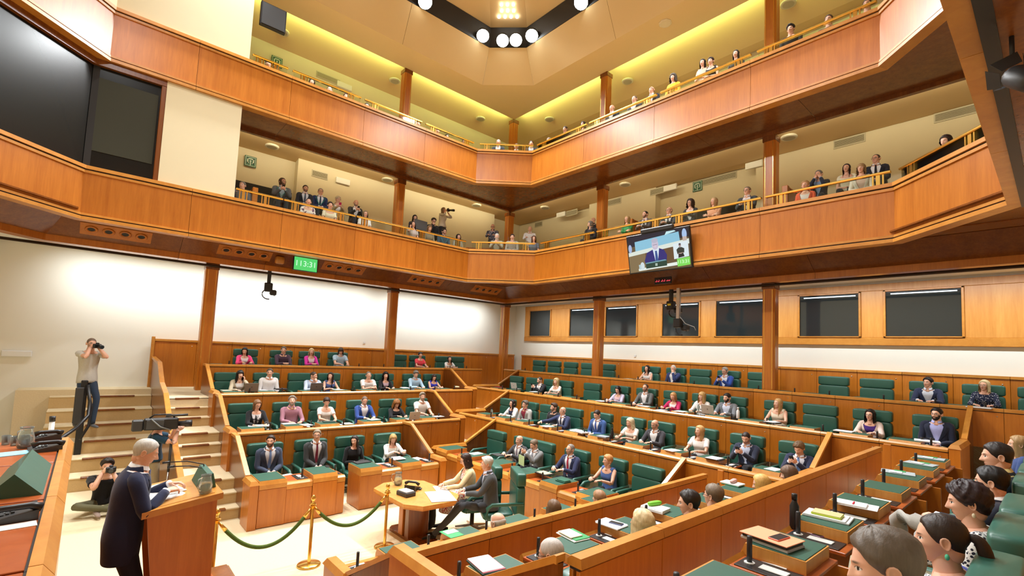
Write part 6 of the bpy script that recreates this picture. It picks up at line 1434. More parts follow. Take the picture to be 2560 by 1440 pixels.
put('stack', 'R', 2, 1455, 1082, 'thick white dossier before the man in the blue suit', layers=[book((226, 228, 230), .03, .3, .22)]); put('bottle', 'R', 2, 1530, 1097, 'black steel bottle between two desks of the second row', c=(26, 26, 28)); put('stack', 'R', 2, 1508, 1093, 'grey ring folder beside the black steel bottle', layers=[book((150, 158, 164), .03, .26, .22)])
put('stack', 'R', 2, 1682, 1126, 'blue and white papers before the woman in the white tee shirt', layers=[A4(), (.2, .25, .004, (150, 190, 200), .03, 0, 'sheet'), A4(-.03, .02)]); put('stack', 'R', 2, 1787, 1148, 'stack of white papers on a black tray, second row', layers=[book((40, 40, 42), .02, .3, .24), A4(), A4(.02, .01)])
put('paper', 'R', 2, 1828, 1163, 'lined sheet before the man with the phone', box=False); put('paper', 'R', 2, 1934, 1173, 'white notepad with a pen on a green pad, second row end')
put('paper', 'R', 1, 1190, 1134, 'papers at the corner end of the front row'); put('card', 'R', 1, 1197, 1143, 'white card at the corner end of the front row', box=False); put('stack', 'R', 1, 1245, 1138, 'dark ring binder behind the white-haired clerk', layers=[book((60, 62, 62), .02, .26, .2)])
put('card', 'R', 1, 1243, 1156, 'white card before the bald man in charcoal', box=False); put('card', 'R', 1, 1292, 1178, 'white card before the man reading a green paper', box=False); put('stack', 'R', 1, 1361, 1184, 'manila folder on a black folder before the man in grey', layers=[book((40, 42, 42), .016, .33, .24), book((222, 196, 150), .008, .26, .2)]); put('phone', 'R', 1, 1368, 1177, 'black phone on the manila folder')
put('card', 'R', 1, 1375, 1201, 'white card before the man with the red tie', box=False); put('stack', 'R', 1, 1408, 1204, 'two dark green books before the man with the red tie', cat='books', layers=[book((30, 84, 66), .022, .24, .19), (.2, .16, .018, (36, 96, 74), -.01, 0, 'cover')]); put('card', 'R', 1, 1463, 1226, 'white card before the woman with ginger hair', box=False)
# leaflet held by the reading man
q = on_z(1303, 1163, .92); paper(q, PI-.3, .26, .006, 'folded green and white leaflet held by the man in grey', 'leaflet', .20, colmat((176, 200, 150)), 'leaflet')
# near block
put('stack', 'N', 2, 1432, 1341, 'green brochure and spiral notebook on white papers, near block', layers=[A4(0, 0, .012), (.2, .28, .008, (50, 150, 84), .02, 0, 'cover'), (.16, .21, .012, (232, 222, 196), -.02, .02, 'sheet')])
s2_ = put('stack', 'N', 2, 1529, 1312, 'white papers under a phone, near block', layers=[A4(0, 0, .014), A4(.01, .01)]); p_ = put('phone', 'N', 2, 1538, 1313, 'phone in a blue case on white papers', c=(60, 76, 130)); p_.location = s2_.location+Vector((0.04, .03, .019))
put('card', 'N', 2, 1510, 1340, 'white card in front of the phone, near block', box=False); s2_ = put('stack', 'N', 2, 1638, 1275, 'thick pile of white papers, near block second row', layers=[A4(0, 0, .03), A4(.01, 0, .01)]); c_ = put('case', 'N', 2, 1643, 1266, 'bright green pencil case on the thick white pile', c=(120, 200, 50)); c_.location = s2_.location+Vector((-.04, .05, .041))
s2_ = put('stack', 'N', 2, 1832, 1212, 'folders and white papers under a pink pencil case', layers=[book((40, 120, 80), .012), A4(.01, .01, .02)]); c_ = put('case', 'N', 2, 1838, 1206, 'pale pink pencil case on folders', c=(214, 166, 158)); c_.location = s2_.location+Vector((0, .02, .033))
put('stack', 'N', 2, 1216, 1415, 'white page on a pink clipboard at the lectern end of the near block', layers=[book((30, 60, 50), .014, .24, .32), (.22, .30, .006, (214, 110, 124), 0, 0, 'clipboard'), A4(-.005, .01)])
put('stack', 'N', 1, 1129, 1334, 'green brochure on the front desk of the near block', layers=[(.21, .28, .006, (60, 160, 96), 0, 0, 'cover'), (.18, .12, .004, (236, 240, 236), .02, .05, 'sheet')]); put('card', 'N', 1, 895, 1416, 'white card on the first desk of the near block', box=False)
S_ = put('stack', 'N', 3, 1930, 1356, 'bright orange folder on a spiral notebook and silver laptop', layers=[(.33, .23, .018, (190, 192, 194), .0, 0, 'laptop_shell'), (.31, .225, .022, (50, 46, 44), 0, 0, 'spiral_notebook'), (.335, .245, .007, (255, 166, 124), 0, .005, 'folder')], turn=PI/2)
p_ = put('phone', 'N', 3, 1946, 1340, 'phone in a clear case with coral rim on the orange folder', c=(224, 120, 96), turn=PI/2-.2); p_.location = S_.location+Vector((.05, -.01, .048))
put('card', 'N', 3, 1923, 1415, 'white card beside the nearest microphone', box=False, turn=PI/2); put('bottle', 'N', 3, 1986, 1322, 'tall black steel bottle behind a microphone, near block', box=False, c=(24, 24, 26), h=.28)
put('stack', 'N', 3, 2070, 1293, 'lime edged notebook on white papers and a silver tablet', layers=[(.33, .24, .014, (204, 208, 208), 0, 0, 'tablet_shell'), (.30, .215, .008, (240, 242, 240), .01, .01, 'sheet'), (.21, .15, .018, (196, 214, 70), .0, .02, 'notebook'), (.205, .146, .002, (216, 192, 140), .0, .02, 'cover')], turn=PI/2)
put('phone', 'N', 3, 2052, 1338, 'phone in a mauve case before the lime notebook', box=False, c=(160, 92, 150), turn=PI/2); put('paper', 'N', 3, 2034, 1325, 'sheet with a pen behind the mauve phone', box=False, turn=PI/2, w=.16, h=.24)
put('stack', 'N', 3, 2135, 1262, 'white spiral notebook with two red pens on loose sheets', layers=[(.32, .22, .006, (240, 240, 240), -.02, 0, 'sheet'), (.24, .17, .014, (246, 246, 246), .02, .02, 'notebook'), (.012, .10, .008, (214, 30, 60), .0, .03, 'red_pen')], turn=PI/2)
put('paper', 'N', 3, 2189, 1232, 'long white sheet beside the fourth microphone of the near block', box=False, turn=PI/2, w=.2, h=.36); put('case', 'N', 3, 2236, 1200, 'white fabric pencil case, near block', box=False, c=(226, 222, 216), turn=PI/2)
for i, (px, py) in enumerate(((2245, 1182), (2302, 1160), (2325, 1146))):
    put('stack', 'N', 3, px, py, ['clear folder with green label nearest the pencil case', 'middle clear folder with green label at the far desks', 'farthest clear folder with green label at the far desks'][i], layers=[(.33, .23, .01, (170, 182, 186), 0, 0, 'cover'), (.11, .10, .004, (50, 150, 84), -.02, -.08, 'label'), (.12, .12, .004, (236, 238, 236), .02, .04, 'sheet')], turn=PI/2)
# hand-held phones
SKIP = ('reading', 'newspaper')
for lab, root, loc in HELD:
    if any(q in lab for q in SKIP): continue
    pink = 'pink phone' in lab
    w = lab.split(',')[0].split()
    while len(w) > 11: w = w[:-1]
    while w[-1] in ('a', 'the', 'and', 'with', 'in', 'of', 'on', 'at', 'his', 'to'): w = w[:-1]
    ca, sa = math.cos(root.rotation_euler.z), math.sin(root.rotation_euler.z)
    p = (root.location.x+ca*loc[0]-sa*loc[1], root.location.y+sa*loc[0]+ca*loc[1], root.location.z+loc[2])
    o = phone(p, 0, (196, 40, 100) if pink else (24, 24, 26), 'phone held by the '+' '.join(w)); o.rotation_euler = (1.0, 0, root.rotation_euler.z)
# presidium
zz = ZP-.012
deskphone(on_z(112, 1098, zz), PI+.2, 'black desk telephone nearest to the end of the presidium desk'); deskphone(on_z(112, 1126, zz), PI+.15, 'second black desk telephone, beside the green leather box'); deskphone(on_z(28, 1298, zz), PI+.1, 'large black desk telephone in front of the green leather box')
jug(on_z(62, 1120, zz), 'glass water jug on the presidium desk', 1.0, 2.6)
M_TUM = M_JUG
for i, (px, py) in enumerate(((14, 1112), (36, 1114), (57, 1120))):
    g_ = MB().lathe([(.03, 0), (.036, .09), (.033, .09), (.028, .008), (0, .006)], 14).build('drinking_glass', M_TUM, None, True, tuple(on_z(px, py, zz))); tag(g_, ['drinking glass nearest to the picture edge on the presidium desk', 'middle drinking glass on the presidium desk', 'drinking glass in front of the jug on the presidium desk'][i], 'glass')
paper(on_z(30, 1135, zz+.0), .3, .2, .28, 'pale blue leaflet on the presidium desk', 'leaflet', .006, colmat((150, 210, 240)), 'leaflet'); paper(on_z(30, 1318, zz), .1, .10, .2, 'white sheet before the large telephone', t=.004)
E_, F_ = on_x(36, 1186, -4.62), on_x(81, 1123, -5.66)
V = [(-5.66, -.15, zz), (-4.62, -.15, zz), (-4.62, 2*E_[1]+.15, zz), (-5.66, 2*F_[1]+.15, zz), tuple(F_), tuple(E_)]
g_ = MB().add(V, [(0, 1, 2, 3), (0, 1, 5, 4), (2, 3, 4, 5), (1, 2, 5), (3, 0, 4)]).build('leather_box', M_GREEN); tag(g_, 'large dark green leather box with sloping sides on the presidium desk', 'box')
# lectern
def on_lect(px, py): return on_z(px, py, ZL+1.27)
e = empty('speech_papers', (-5.62, .66, ZL+1.255), .25, 'white speech papers spread on the lectern', 'papers'); e.rotation_euler = (.11, 0, .25)
MB().box(-.10, .11, -.16, .14, .0, .008, .002).build('sheet', M_PAPER, e); MB().box(-.32, -.12, -.13, .16, .0, .005, .001).build('sheet', M_PAPER, e); MB().box(.0, .21, -.20, .10, -.004, .001).build('sheet', M_PAPER, e)
jug((-5.30, .93, ZL+1.285), 'glass water jug on the lectern', .85, 2.2)
e = empty('spectacles', (-5.44, .62, ZL+1.275), .2, 'spectacles lying on the speech papers', 'spectacles')
for s in (-1, 1):
    MB().tube([(s*.032+.024*math.cos(a), .0, .02+.018*math.sin(a)) for a in np.linspace(0, 2*PI, 13)], .002, 5, False).build('rim', M_BLACK, e, True)
    MB().tube([(s*.055, 0, .025), (s*.058, .12, .01)], .002, 5).build('temple', M_BLACK, e, True)
# table
jug((-8.0, 4.42, .75), 'glass water jug on the octagonal table', 1.15, 1.2)
e = empty('telephone', (-7.62, 4.50, .75), .6, 'black corded telephone on the octagonal table', 'telephone')
MB().prism([(-.12, 0), (.12, 0), (.12, .03), (-.12, .10)], 0, -.1, .1).build('base', M_BLACK, e)
MB().tube([(-.13, -.02, .10), (-.07, -.02, .135), (.07, -.02, .135), (.13, -.02, .10)], [.03, .02, .02, .03], 8).build('handset', M_BLACK, e, True)
MB().tube([(.13+.02*math.cos(t*9), .06+.02*math.sin(t*9)-.1*t*.1, .02+.0*t) for t in np.linspace(0, 4, 40)], .006, 5).build('cord', M_BLACK, e, True)
e = empty('paper_tray', (-7.38, 4.24, .75), .15, 'small dark tray of papers on the octagonal table', 'tray')
MB().box(-.14, .14, -.10, .10, 0, .07, .008).build('tray', M_DGREY, e); MB().box(-.11, .11, -.08, .08, .07, .085, .003).build('sheet', M_PAPER, e)
e = empty('open_newspaper', (-7.0, 4.68, .755), -.35, 'large open white newspaper on the octagonal table', 'newspaper')
MB().box(-.30, .0, -.21, .21, 0, .006, .002).build('sheet', M_PAPER, e); MB().box(.0, .30, -.21, .21, 0, .006, .002).build('sheet', M_PAPER, e)
MB().box(-.62, -.32, .0, .25, 0, .004, .001).build('sheet', M_PAPER, e)
e = empty('backpack', (-7.65, 4.85, .0), .3, 'black backpack standing under the octagonal table', 'bag')
m = MB(); m.cushion(-.17, .17, -.10, .10, .0, .48, 3.2, 10, 8); m.build('sack', colmat((22, 22, 24), .8), e, True); MB().tube([(-.05, .0, .46), (0, .03, .54), (.06, 0, .46)], .012, 6).build('strap', M_BLACK, e, True)
# ------------------------------------------------------------------ press gear
def photo_camera(p, d, label, lens=.16, s=1.0):
    e = empty('photo_camera', tuple(p), 0, label, 'camera'); e.rotation_euler = Vector(d).to_track_quat('Y', 'Z').to_euler()
    MB().box(-.075*s, .075*s, -.04*s, .035*s, -.05*s, .045*s, .012*s).build('camera_body', M_BLACK, e); MB().box(-.028*s, .028*s, -.03*s, .03*s, .04*s, .075*s, .01*s).build('viewfinder', M_BLACK, e)
    m = MB(); m.lathe([(.036*s, 0), (.038*s, lens*.6), (.044*s, lens*.65), (.046*s, lens)], 16); m.xf(Matrix.Rotation(-PI/2, 4, 'X')); m.v = [(x, y+.03*s, z) for x, y, z in m.v]; m.build('lens', M_BLACK, e, True)
    m = MB(); m.lathe([(.0, 0), (.036*s, 0), (.036*s, .002)], 16); m.xf(Matrix.Rotation(-PI/2, 4, 'X')); m.v = [(x, y+.031*s+lens, z) for x, y, z in m.v]; m.build('glass', M_WIN, e)
    return e
photo_camera(HP+np.array([.20, .10, -.045]), (.9, .45, -.12), 'black photo camera of the man on the stairs'); photo_camera(HK+np.array([.19, .05, -.02]), (1, -.02, .0), 'black photo camera of the cross-legged photographer', .12)
photo_camera(HG+np.array([.17, .10, -.0]), (.9, .5, -.1), 'photo camera with white lens barrel raised in the gallery', .24)
c = HC+np.array([.06, .02, .02])
e = empty('video_camera', (HC[0]+.17, HC[1]+.05, HC[2]+.02), -.06, 'large black shoulder video camera with a wide lens', 'camera')
MB().box(-.07, .09, -.30, .22, -.08, .13, .02).build('camera_body', M_BLACK, e); MB().box(-.06, .08, -.47, -.30, -.09, .11, .02).build('battery', M_DGREY, e)
MB().tube([(0, -.22, .13), (0, -.15, .19), (0, .1, .19), (0, .16, .13)], .014, 7).build('handle', M_BLACK, e, True); MB().tube([(.05, .02, .17), (.05, .36, .18)], .022, 10).build('shotgun_microphone', M_DGREY, e, True)
m = MB(); m.lathe([(.045, 0), (.05, .12), (.062, .14), (.066, .24)], 16); m.xf(Matrix.Rotation(-PI/2, 4, 'X')); m.v = [(x, y+.20, z+.01) for x, y, z in m.v]; m.build('lens', M_BLACK, e, True)
m = MB(); m.tube([(-.07, .10, .10), (-.13, .12, .10), (-.13, .02, .10)], [.02, .025, .03], 8); m.build('viewfinder', M_BLACK, e, True)
MB().box(.092, .10, -.26, .0, -.06, .10, .004).build('side_plate', colmat((60, 62, 64)), e); MB().tube([(.1, -.2, .13), (.12, -.05, -.02), (.1, .12, -.09)], .012, 5).build('strap', colmat((110, 112, 110)), e, True)
e = empty('monopod', (-10.9, 1.28, 0), 0, 'steel monopod leaning at the balustrade', 'monopod'); MB().tube([(0, 0, 0), (-.05, .02, .8)], .017, 8).build('lower_tube', M_STEEL, e, True); MB().tube([(-.05, .02, .76), (-.08, .03, 1.35)], .022, 8).build('upper_tube', M_DGREY, e, True)
# stair lift by the white wall
q = on_x(205, 1020, -14.2); e = empty('stair_lift', (-14.2, q[1], .0), 0, 'black folded stair lift with a curved guard arm beside the stairs', 'lift')
MB().box(-.30, -.2, -.06, .06, .5, 2.2, .015).build('column', M_BLACK, e); MB().box(-.2, -.14, -.14, .02, 1.25, 2.05, .02).build('folded_plate', M_DGREY, e)
MB().tube([(-.15, .05, 2.1), (-.05, .12, 1.75), (.05, .12, 1.45), (.4, -.05, 1.25), (1.3, -.30, 1.15)], .035, 8).build('guard_arm', M_BLACK, e, True); MB().tube([(-.2, .06, 2.0), (-.1, .16, 1.6), (-.1, .14, 1.2), (.1, .02, .95)], .028, 8).build('guard_arm', M_BLACK, e, True)
MB().box(-.3, .1, -.10, .12, .0, .52, .01).build('foot', M_BLACK, e)
p = on_x(131, 1048, -9.0)
e = empty('short_pole', (p[0], p[1], 0), 0, 'white pole with a black tip behind the presidium desk', 'pole'); MB().tube([(0, 0, 0), (0, 0, p[2]-.02)], .03, 10).build('tube', colmat((226, 226, 222)), e, True); MB().tube([(0, 0, p[2]-.03), (0, 0, p[2]+.04)], .034, 10).build('tip', M_BLACK, e, True)
# ------------------------------------------------------------------ wall fittings
o = MB().box(0, .07, -.27, .27, -.075, .075, .015).build('emergency_lamp', colmat((236, 238, 238)), None, False, tuple(on_x(42, 884, XW+.0))); tag(o, 'white rectangular emergency lamp on the white wall', 'lamp')
for i, (f, px, py) in enumerate((('x', 910, 857), ('y', 1588, 890))):
    p = on_x(px, py, XW) if f == 'x' else on_y(px, py, YW)
    o = MB().box(-.01, .03, -.035, .035, -.04, .04, .006).build('wall_sensor', colmat((220, 222, 222)), None, False, tuple(p), 0 if f == 'x' else -PI/2); tag(o, ['tiny white sensor on the white side wall', 'tiny white sensor under the booth windows'][i], 'sensor')
def exit_sign(p, rz, label, s=.34):
    e = empty('exit_sign', tuple(p), rz, label, 'sign')    # local: x right as seen, y towards the viewer is -y
    MB().box(-s/2, s/2, -.02, 0, -s/2, s/2, .004).build('plate', colmat((24, 92, 52), .4), e)
    w = colmat((214, 226, 206), .5); h = s/2
    m = MB()
    for k, t in ((.86, .035), ):
        q = h*k; tt = s*t
        for b_ in ((-q, q, q-tt, q), (-q, q, -q, -q+tt), (-q, -q+tt, -q, q), (q-tt, q, -q, q)): m.box(b_[0], b_[1], -.024, -.019, b_[2], b_[3])
    m.build('border', w, e)
    m = MB(); q = h*.58; tt = s*.09
    m.box(-q, q, -.024, -.019, q-tt, q); m.box(-q, -q+tt, -.024, -.019, -q*.7, q); m.box(q-tt, q, -.024, -.019, -q*.7, q); m.box(-q, -q*.45, -.024, -.019, -q*.7, -q*.7+tt); m.box(q*.45, q, -.024, -.019, -q*.7, -q*.7+tt)
    m.box(-s*.03, s*.03, -.024, -.019, -h*.72, q*.1); m.add([(-s*.1, -.022, q*.05), (s*.1, -.022, q*.05), (0, -.022, q*.45)], [(0, 1, 2)]); m.build('pictogram', w, e)
exit_sign(on_x(626, 404, XW+.08), PI/2, 'green exit pictogram over the dark doorway next to the cream bay'); exit_sign(on_y(1744, 466, YW-.05), 0, 'green exit pictogram over the recess of the far gallery wall'); exit_sign(on_x(692, 155, XW+.08), PI/2, 'green exit pictogram on the upper gallery wall')
def grille(p, rz, w, h, label):
    e = empty('air_grille', tuple(p), rz, label, 'grille', 'air grilles on the gallery walls')
    MB().box(-w/2, w/2, -.02, 0, -h/2, h/2, .004).build('grille_frame', colmat((204, 196, 168)), e); MB().box(-w/2+.03, w/2-.03, -.022, -.018, -h/2+.03, h/2-.03).build('dark_slot', colmat((60, 58, 46)), e)
    n = 7
    for i in range(n): z = -h/2+.04+(h-.08)*i/(n-1); MB().box(-w/2+.02, w/2-.02, -.032, -.02, z-.008, z+.006).build('slat', colmat((190, 180, 146)), e)
def wall_box(p, rz, w, h, label):
    o = MB().box(-w/2, w/2, -.07, 0, -h/2, h/2, .01).build('emergency_lamp', colmat((234, 232, 220)), None, False, tuple(p), rz); tag(o, label, 'lamp')
XS, YS = XW+.35, YW-.35
grille(on_x(799.5, 437, XS), PI/2, .55, .24, 'air grille above the man in the blue suit, lower gallery'); wall_box(on_x(856.5, 454, XS), PI/2, .5, .20, 'white emergency lamp next to the lower gallery air grille')
grille(on_x(821, 196, XW+.031), PI/2, .85, .22, 'long air grille on the green lit upper gallery wall'); wall_box(on_x(860, 216, XW+.031), PI/2, .55, .2, 'white emergency lamp on the upper gallery wall')
for i, (px, py, w, yy, lab) in enumerate(((1430, 532, .62, YS, 'air grille between the corner pillar and the next, far gallery wall'), (1535, 505, .7, YS, 'air grille behind the second pillar, far gallery wall'), (1647, 477, .7, YS, 'air grille next to the emergency lamp above the bald man'), (1785, 450, 1.5, YW-.031, 'long air grille in the recess by the exit pictogram'),
      (2123, 353, .72, YS, 'air grille above the couple in cream at the far gallery wall'), (2402, 280, .95, YS, 'air grille at the end of the far gallery wall'), (1347, 561, .5, YW-.031, 'small air grille above the man in the white shirt, blunt corner'))):
    grille(on_y(px, py, yy), 0, w, .24, lab)
for px, py, yy, lab in ((1677, 470, YS, 'white emergency lamp at the edge of the recess, far gallery wall'), (1404, 537, YS, 'white emergency lamp close to the corner pillar, far gallery wall'), (1886, 413, YS, 'white emergency lamp touching the large pillar, far gallery wall')): wall_box(on_y(px, py, yy), 0, .5, .2, lab)
def ceil_disc(px, py, up, label):
    p = None
    for it in range(12):
        z = 9.45 if p is None and not up else (13.4 if p is None else z2); p = on_z(px, py, z)
        d = max(XLF-p[0], p[1]-YRF); t = min(1.2, max(0, (d-(1.62 if up else 1.52))/(1.31 if up else 1.41))); z2 = (13.78+(13.12-13.78)*t) if up else (9.62+(9.4-9.62)*t)
    e = empty('ceiling_speaker', (p[0], p[1], z2-.0), 0, label, 'speaker', 'round speakers in the gallery ceilings')
    MB().lathe([(.15, -.035), (.20, -.03), (.21, .02)], 20).build('rim', colmat((214, 206, 180)), e, True); MB().lathe([(.0, -.037), (.15, -.037), (.15, -.03)], 20).build('mesh_cover', colmat((180, 174, 148)), e)
for px, py, lab in ((680, 366, 'next to the cream bay'), (968, 449, 'beside the first free pillar'), (1191, 513, 'before the corner pillar'), (1363, 519, 'after the corner pillar'), (1563, 461, 'past the second far pillar'), (1973, 343, 'past the large pillar')): ceil_disc(px, py, False, 'round ceiling speaker of the lower gallery, '+lab)
for px, py, lab in ((706, 80, 'next to the cream bay'), (987, 202, 'beside the first free pillar'), (1201, 297, 'before the corner pillar'), (1374, 298, 'after the corner pillar'), (1569, 203, 'past the second far pillar'), (1971, 9, 'past the large pillar')): ceil_disc(px, py, True, 'round ceiling speaker of the upper gallery, '+lab)
p = on_z(1663, 57, 13.55); o = MB().lathe([(.17, -.05), (.2, -.02), (.2, 0)], 8).build('smoke_detector', colmat((226, 214, 184)), None, False, tuple(p)); tag(o, 'small pale smoke detector on the upper ceiling soffit', 'detector')
e = empty('loudspeaker', tuple(on_x(656, 30, -14.6)), 0, 'flat black loudspeaker hanging beside the upper cream bay', 'speaker'); MB().box(-.06, .06, -.05, .62, -.38, .3, .01).build('cabinet', M_BLACK, e); MB().box(.06, .075, -.02, .59, -.35, .27, .005).build('speaker_grille', M_DGREY, e)
# vents in the sloping fascia
sl = Vector((-.66, 0, -.40)).normalized(); nrm_ = Vector((.52, 0, -.85)).normalized()
mat4 = Matrix(((0, sl.x, nrm_.x, 0), (1, sl.y, nrm_.y, 0), (0, sl.z, nrm_.z, 0), (0, 0, 0, 1)))
for i, y in enumerate((.31, 3.13, 5.98, 9.03, 11.82)):
    e = empty('vent_panel', (XLF-1.03, y, 5.735), 0, 'wooden panel with four round air nozzles, %s from the picture edge' % ORD[i], 'vent', 'nozzle panels under the lower gallery')
    m = MB(); m.box(-.68, .68, -.20, .22, -.0, .012, .002); m.xf(mat4); m.build('board', W_PANEL, e)
    for j in range(4):
        x = -.475+.317*j
        m = MB(); m.lathe([(.118, .012), (.122, .03), (.105, .042), (.075, .03), (.07, .014)], 20, (x, 0, 0)); m.xf(mat4); o = m.build('nozzle', W_PANEL, e, True)
        m = MB(); m.lathe([(.0, .016), (.076, .016), (.076, .012)], 18, (x, 0, 0)); m.xf(mat4); m.build('dark_opening', M_BLACK, o)
# timer screen
def text_on(parent, s, size, loc, mat, name='digits', rot=(PI/2, 0, 0), shear=0):
    c = bpy.data.curves.new(name, 'FONT'); c.body = s; c.size = size; c.align_x = 'CENTER'; c.align_y = 'CENTER'; c.extrude = .002; c.shear = shear; c.materials.append(mat)
    t_ = bpy.data.objects.new('tmp', c); COL.objects.link(t_); bpy.context.view_layer.update(); me = bpy.data.meshes.new_from_object(t_.evaluated_get(bpy.context.evaluated_depsgraph_get())); bpy.data.objects.remove(t_)
    o = bpy.data.objects.new(name, me); COL.objects.link(o); o.parent = parent; o.location = loc; o.rotation_euler = rot; return o
def glow(name, c, e=1.0):
    m = plain(name, srgb(*c), .4, emit=e); m.node_tree.nodes['Principled BSDF'].inputs['Base Color'].default_value = (.01, .01, .01, 1); return m
G_GREEN, G_WHITE = glow('screen_green', (88, 216, 112), .95), glow('screen_white', (214, 255, 222), 1.0)
e = empty('timer_screen', (-15.0, 4.735, 5.635), PI/2, 'green timer screen under the lower gallery showing 113:31', 'screen')
MB().box(-.36, .36, 0, .06, -.215, .215, .01).build('bezel', M_BLACK, e); MB().box(-.335, .335, -.006, 0, -.195, .19).build('display', G_GREEN, e); text_on(e, '113:31', .235, (0, -.009, 0), G_WHITE)
MB().box(-.05, .05, .06, .35, -.05, .05).build('bracket', M_BLACK, e)
o = MB(); o.cushion(-.10, .10, -.12, .12, -.11, .11, 5, 8, 6); o = o.build('wooden_sounder', W_TRIM, None, True, (-15.12, 4.03, 5.66)); tag(o, 'small rounded wooden box beside the timer screen', 'box')
def dome(p, lab, body, steel=False, long=0.0):
    e = empty('hanging_camera', tuple(p), 0, lab, 'camera'); M1 = M_BLACK
    MB().box(-.05, .05, -.05, .05, -.38-long, 0, .008).build('arm', M_STEEL if steel else M1, e)
    MB().box(-.11, .11, -.10, .10, -.62-long, -.36-long, .02).build('motor_box', M1, e)
    MB().tube([(.0+.17*math.cos(a), .18, -.68-long+.15*math.sin(a)) for a in np.linspace(-.3, PI+1.8, 14)], .018, 6).build('yoke', M1, e, True)
    MB().box(.03, .22, .08, .30, -.70-long, -.54-long, .03).build('camera_head', M_DGREY, e); return e
e = dome((-15.65, 3.92, 5.37), 'black remote camera hanging from the beam below the timer', 1); e.rotation_euler = (0, 0, PI/2-.3)
e = dome((-7.75, 13.1, 5.37), 'black remote camera with a yellow sticker hanging below the red clock', 1); MB().box(-.06, .05, -.105, -.10, -.50, -.44).build('sticker', colmat((226, 206, 50)), e)
e = dome((-7.42, 12.95, 5.37), 'remote camera on a long steel arm before the booth windows', 1, True, .55); MB().tube([(.05, 0, -.85), (.2, .05, -1.05), (.45, .1, -1.15), (.5, .1, -1.25)], .01, 5).build('cable', colmat((190, 190, 186)), e, True)
# red digital clock
e = empty('digital_clock', (-7.64, 12.42, 5.545), 0, 'small black clock with red digits below the large screen', 'clock'); MB().box(-.27, .27, 0, .06, -.10, .10, .008).build('housing', M_BLACK, e)
G_RED = glow('red_segment', (255, 70, 90), 1.4)
m = MB()
for i in range(6):
    x = -.215+.075*i+.035*(i//2)-(.01 if i > 3 else 0)*(i-3); h = .055 if i < 4 else .035
    m.box(x+.026, x+.036, -.006, -.001, -.03, -.03+h); m.box(x-.012, x+.036, -.006, -.001, -.03, -.019); m.box(x-.012, x-.002, -.006, -.001, -.03, -.008)
m.build('digits', G_RED, e)
# ------------------------------------------------------------------ large screen over the far parapet
TW, TH = 1.97, 1.10
tv = empty('large_screen', (-8.29, 11.72, 5.68), 0, 'large black framed screen showing the speech, hung on the far parapet', 'screen'); tv.rotation_euler = (math.atan2(.23, 1.07), 0, 0)
MB().box(0, TW, 0, .07, 0, TH, .012).build('bezel', M_BLACK, tv)
MB().box(.5, 1.5, -.02, .10, TH, TH+.12, .02).build('camera_bar', M_DGREY, tv)
_l = [0]
def lay(name, c, poly, e=.88):
    _l[0] += 1; y = -.0006*_l[0]-.002
    m = MB(); n = len(poly); m.add([(x*TW, y, z*TH) for x, z in poly], [tuple(range(n))]); return m.build(name, glow('scr_%d' % _l[0], c, e), tv)
def el(cx, cz, rx, rz, n=18): return [(cx+rx*math.cos(2*PI*i/n), cz+rz*math.sin(2*PI*i/n)) for i in range(n)]
lay('display', (120, 98, 66), [(.02, .03), (.98, .03), (.98, .97), (.02, .97)], .6)
lay('picture_dark_top', (18, 20, 46), [(.02, .70), (.98, .74), (.98, .97), (.02, .97)]); lay('picture_box', (140, 200, 226), [(.14, .56), (.85, .66), (.84, .90), (.14, .82)])
lay('picture_desk', (226, 236, 226), [(.02, .56), (.98, .70), (.98, .58), (.02, .46)]); lay('picture_panel', (104, 74, 44), [(.30, .50), (.75, .56), (.75, .25), (.30, .20)]); lay('picture_panel', (132, 112, 78), [(.02, .46), (.30, .50), (.30, .05), (.02, .03)])
lay('picture_jug', (170, 190, 230), el(.055, .66, .03, .11)); lay('picture_jug', (170, 200, 240), el(.92, .82, .035, .13)); lay('picture_jug_foot', (200, 180, 170), [(.89, .66), (.95, .66), (.95, .76), (.89, .76)]); lay('picture_cloth', (200, 240, 246), [(.63, .87), (.80, .92), (.78, .95), (.66, .95)])
lay('picture_suit', (38, 34, 120), [(.30, .16), (.28, .30), (.33, .50), (.44, .57), (.52, .58), (.60, .52), (.64, .38), (.62, .18)]); lay('picture_shirt', (226, 240, 250), [(.425, .57), (.53, .60), (.50, .30), (.46, .22)]); lay('picture_tie', (48, 84, 150), [(.46, .52), (.49, .52), (.505, .24), (.475, .18), (.455, .24)])
lay('picture_head', (206, 196, 216), el(.47, .68, .053, .135)); lay('picture_hair', (186, 186, 206), el(.468, .78, .052, .06)); lay('picture_brow', (120, 100, 130), [(.435, .665), (.505, .67), (.505, .68), (.435, .675)]); lay('picture_nose', (226, 206, 222), [(.463, .66), (.477, .66), (.482, .61), (.458, .61)])
lay('picture_lectern', (236, 246, 240), [(.17, .06), (.80, .10), (.80, .18), (.17, .12)]); lay('picture_sign', (24, 64, 52), [(.295, .10), (.63, .12), (.63, .25), (.295, .22)]); lay('picture_sign_top', (110, 160, 176), [(.295, .22), (.63, .25), (.61, .28), (.30, .25)])
for a_ in range(4):
    cx, cz = .465+.013*math.cos(PI/4+a_*PI/2), .175+.024*math.sin(PI/4+a_*PI/2); lay('picture_emblem', (206, 226, 216), el(cx, cz, .009, .016, 9))
lay('picture_jug', (216, 232, 236), el(.24, .18, .035, .10)); lay('picture_glass', (190, 214, 220), [(.185, .10), (.215, .10), (.22, .22), (.18, .22)])
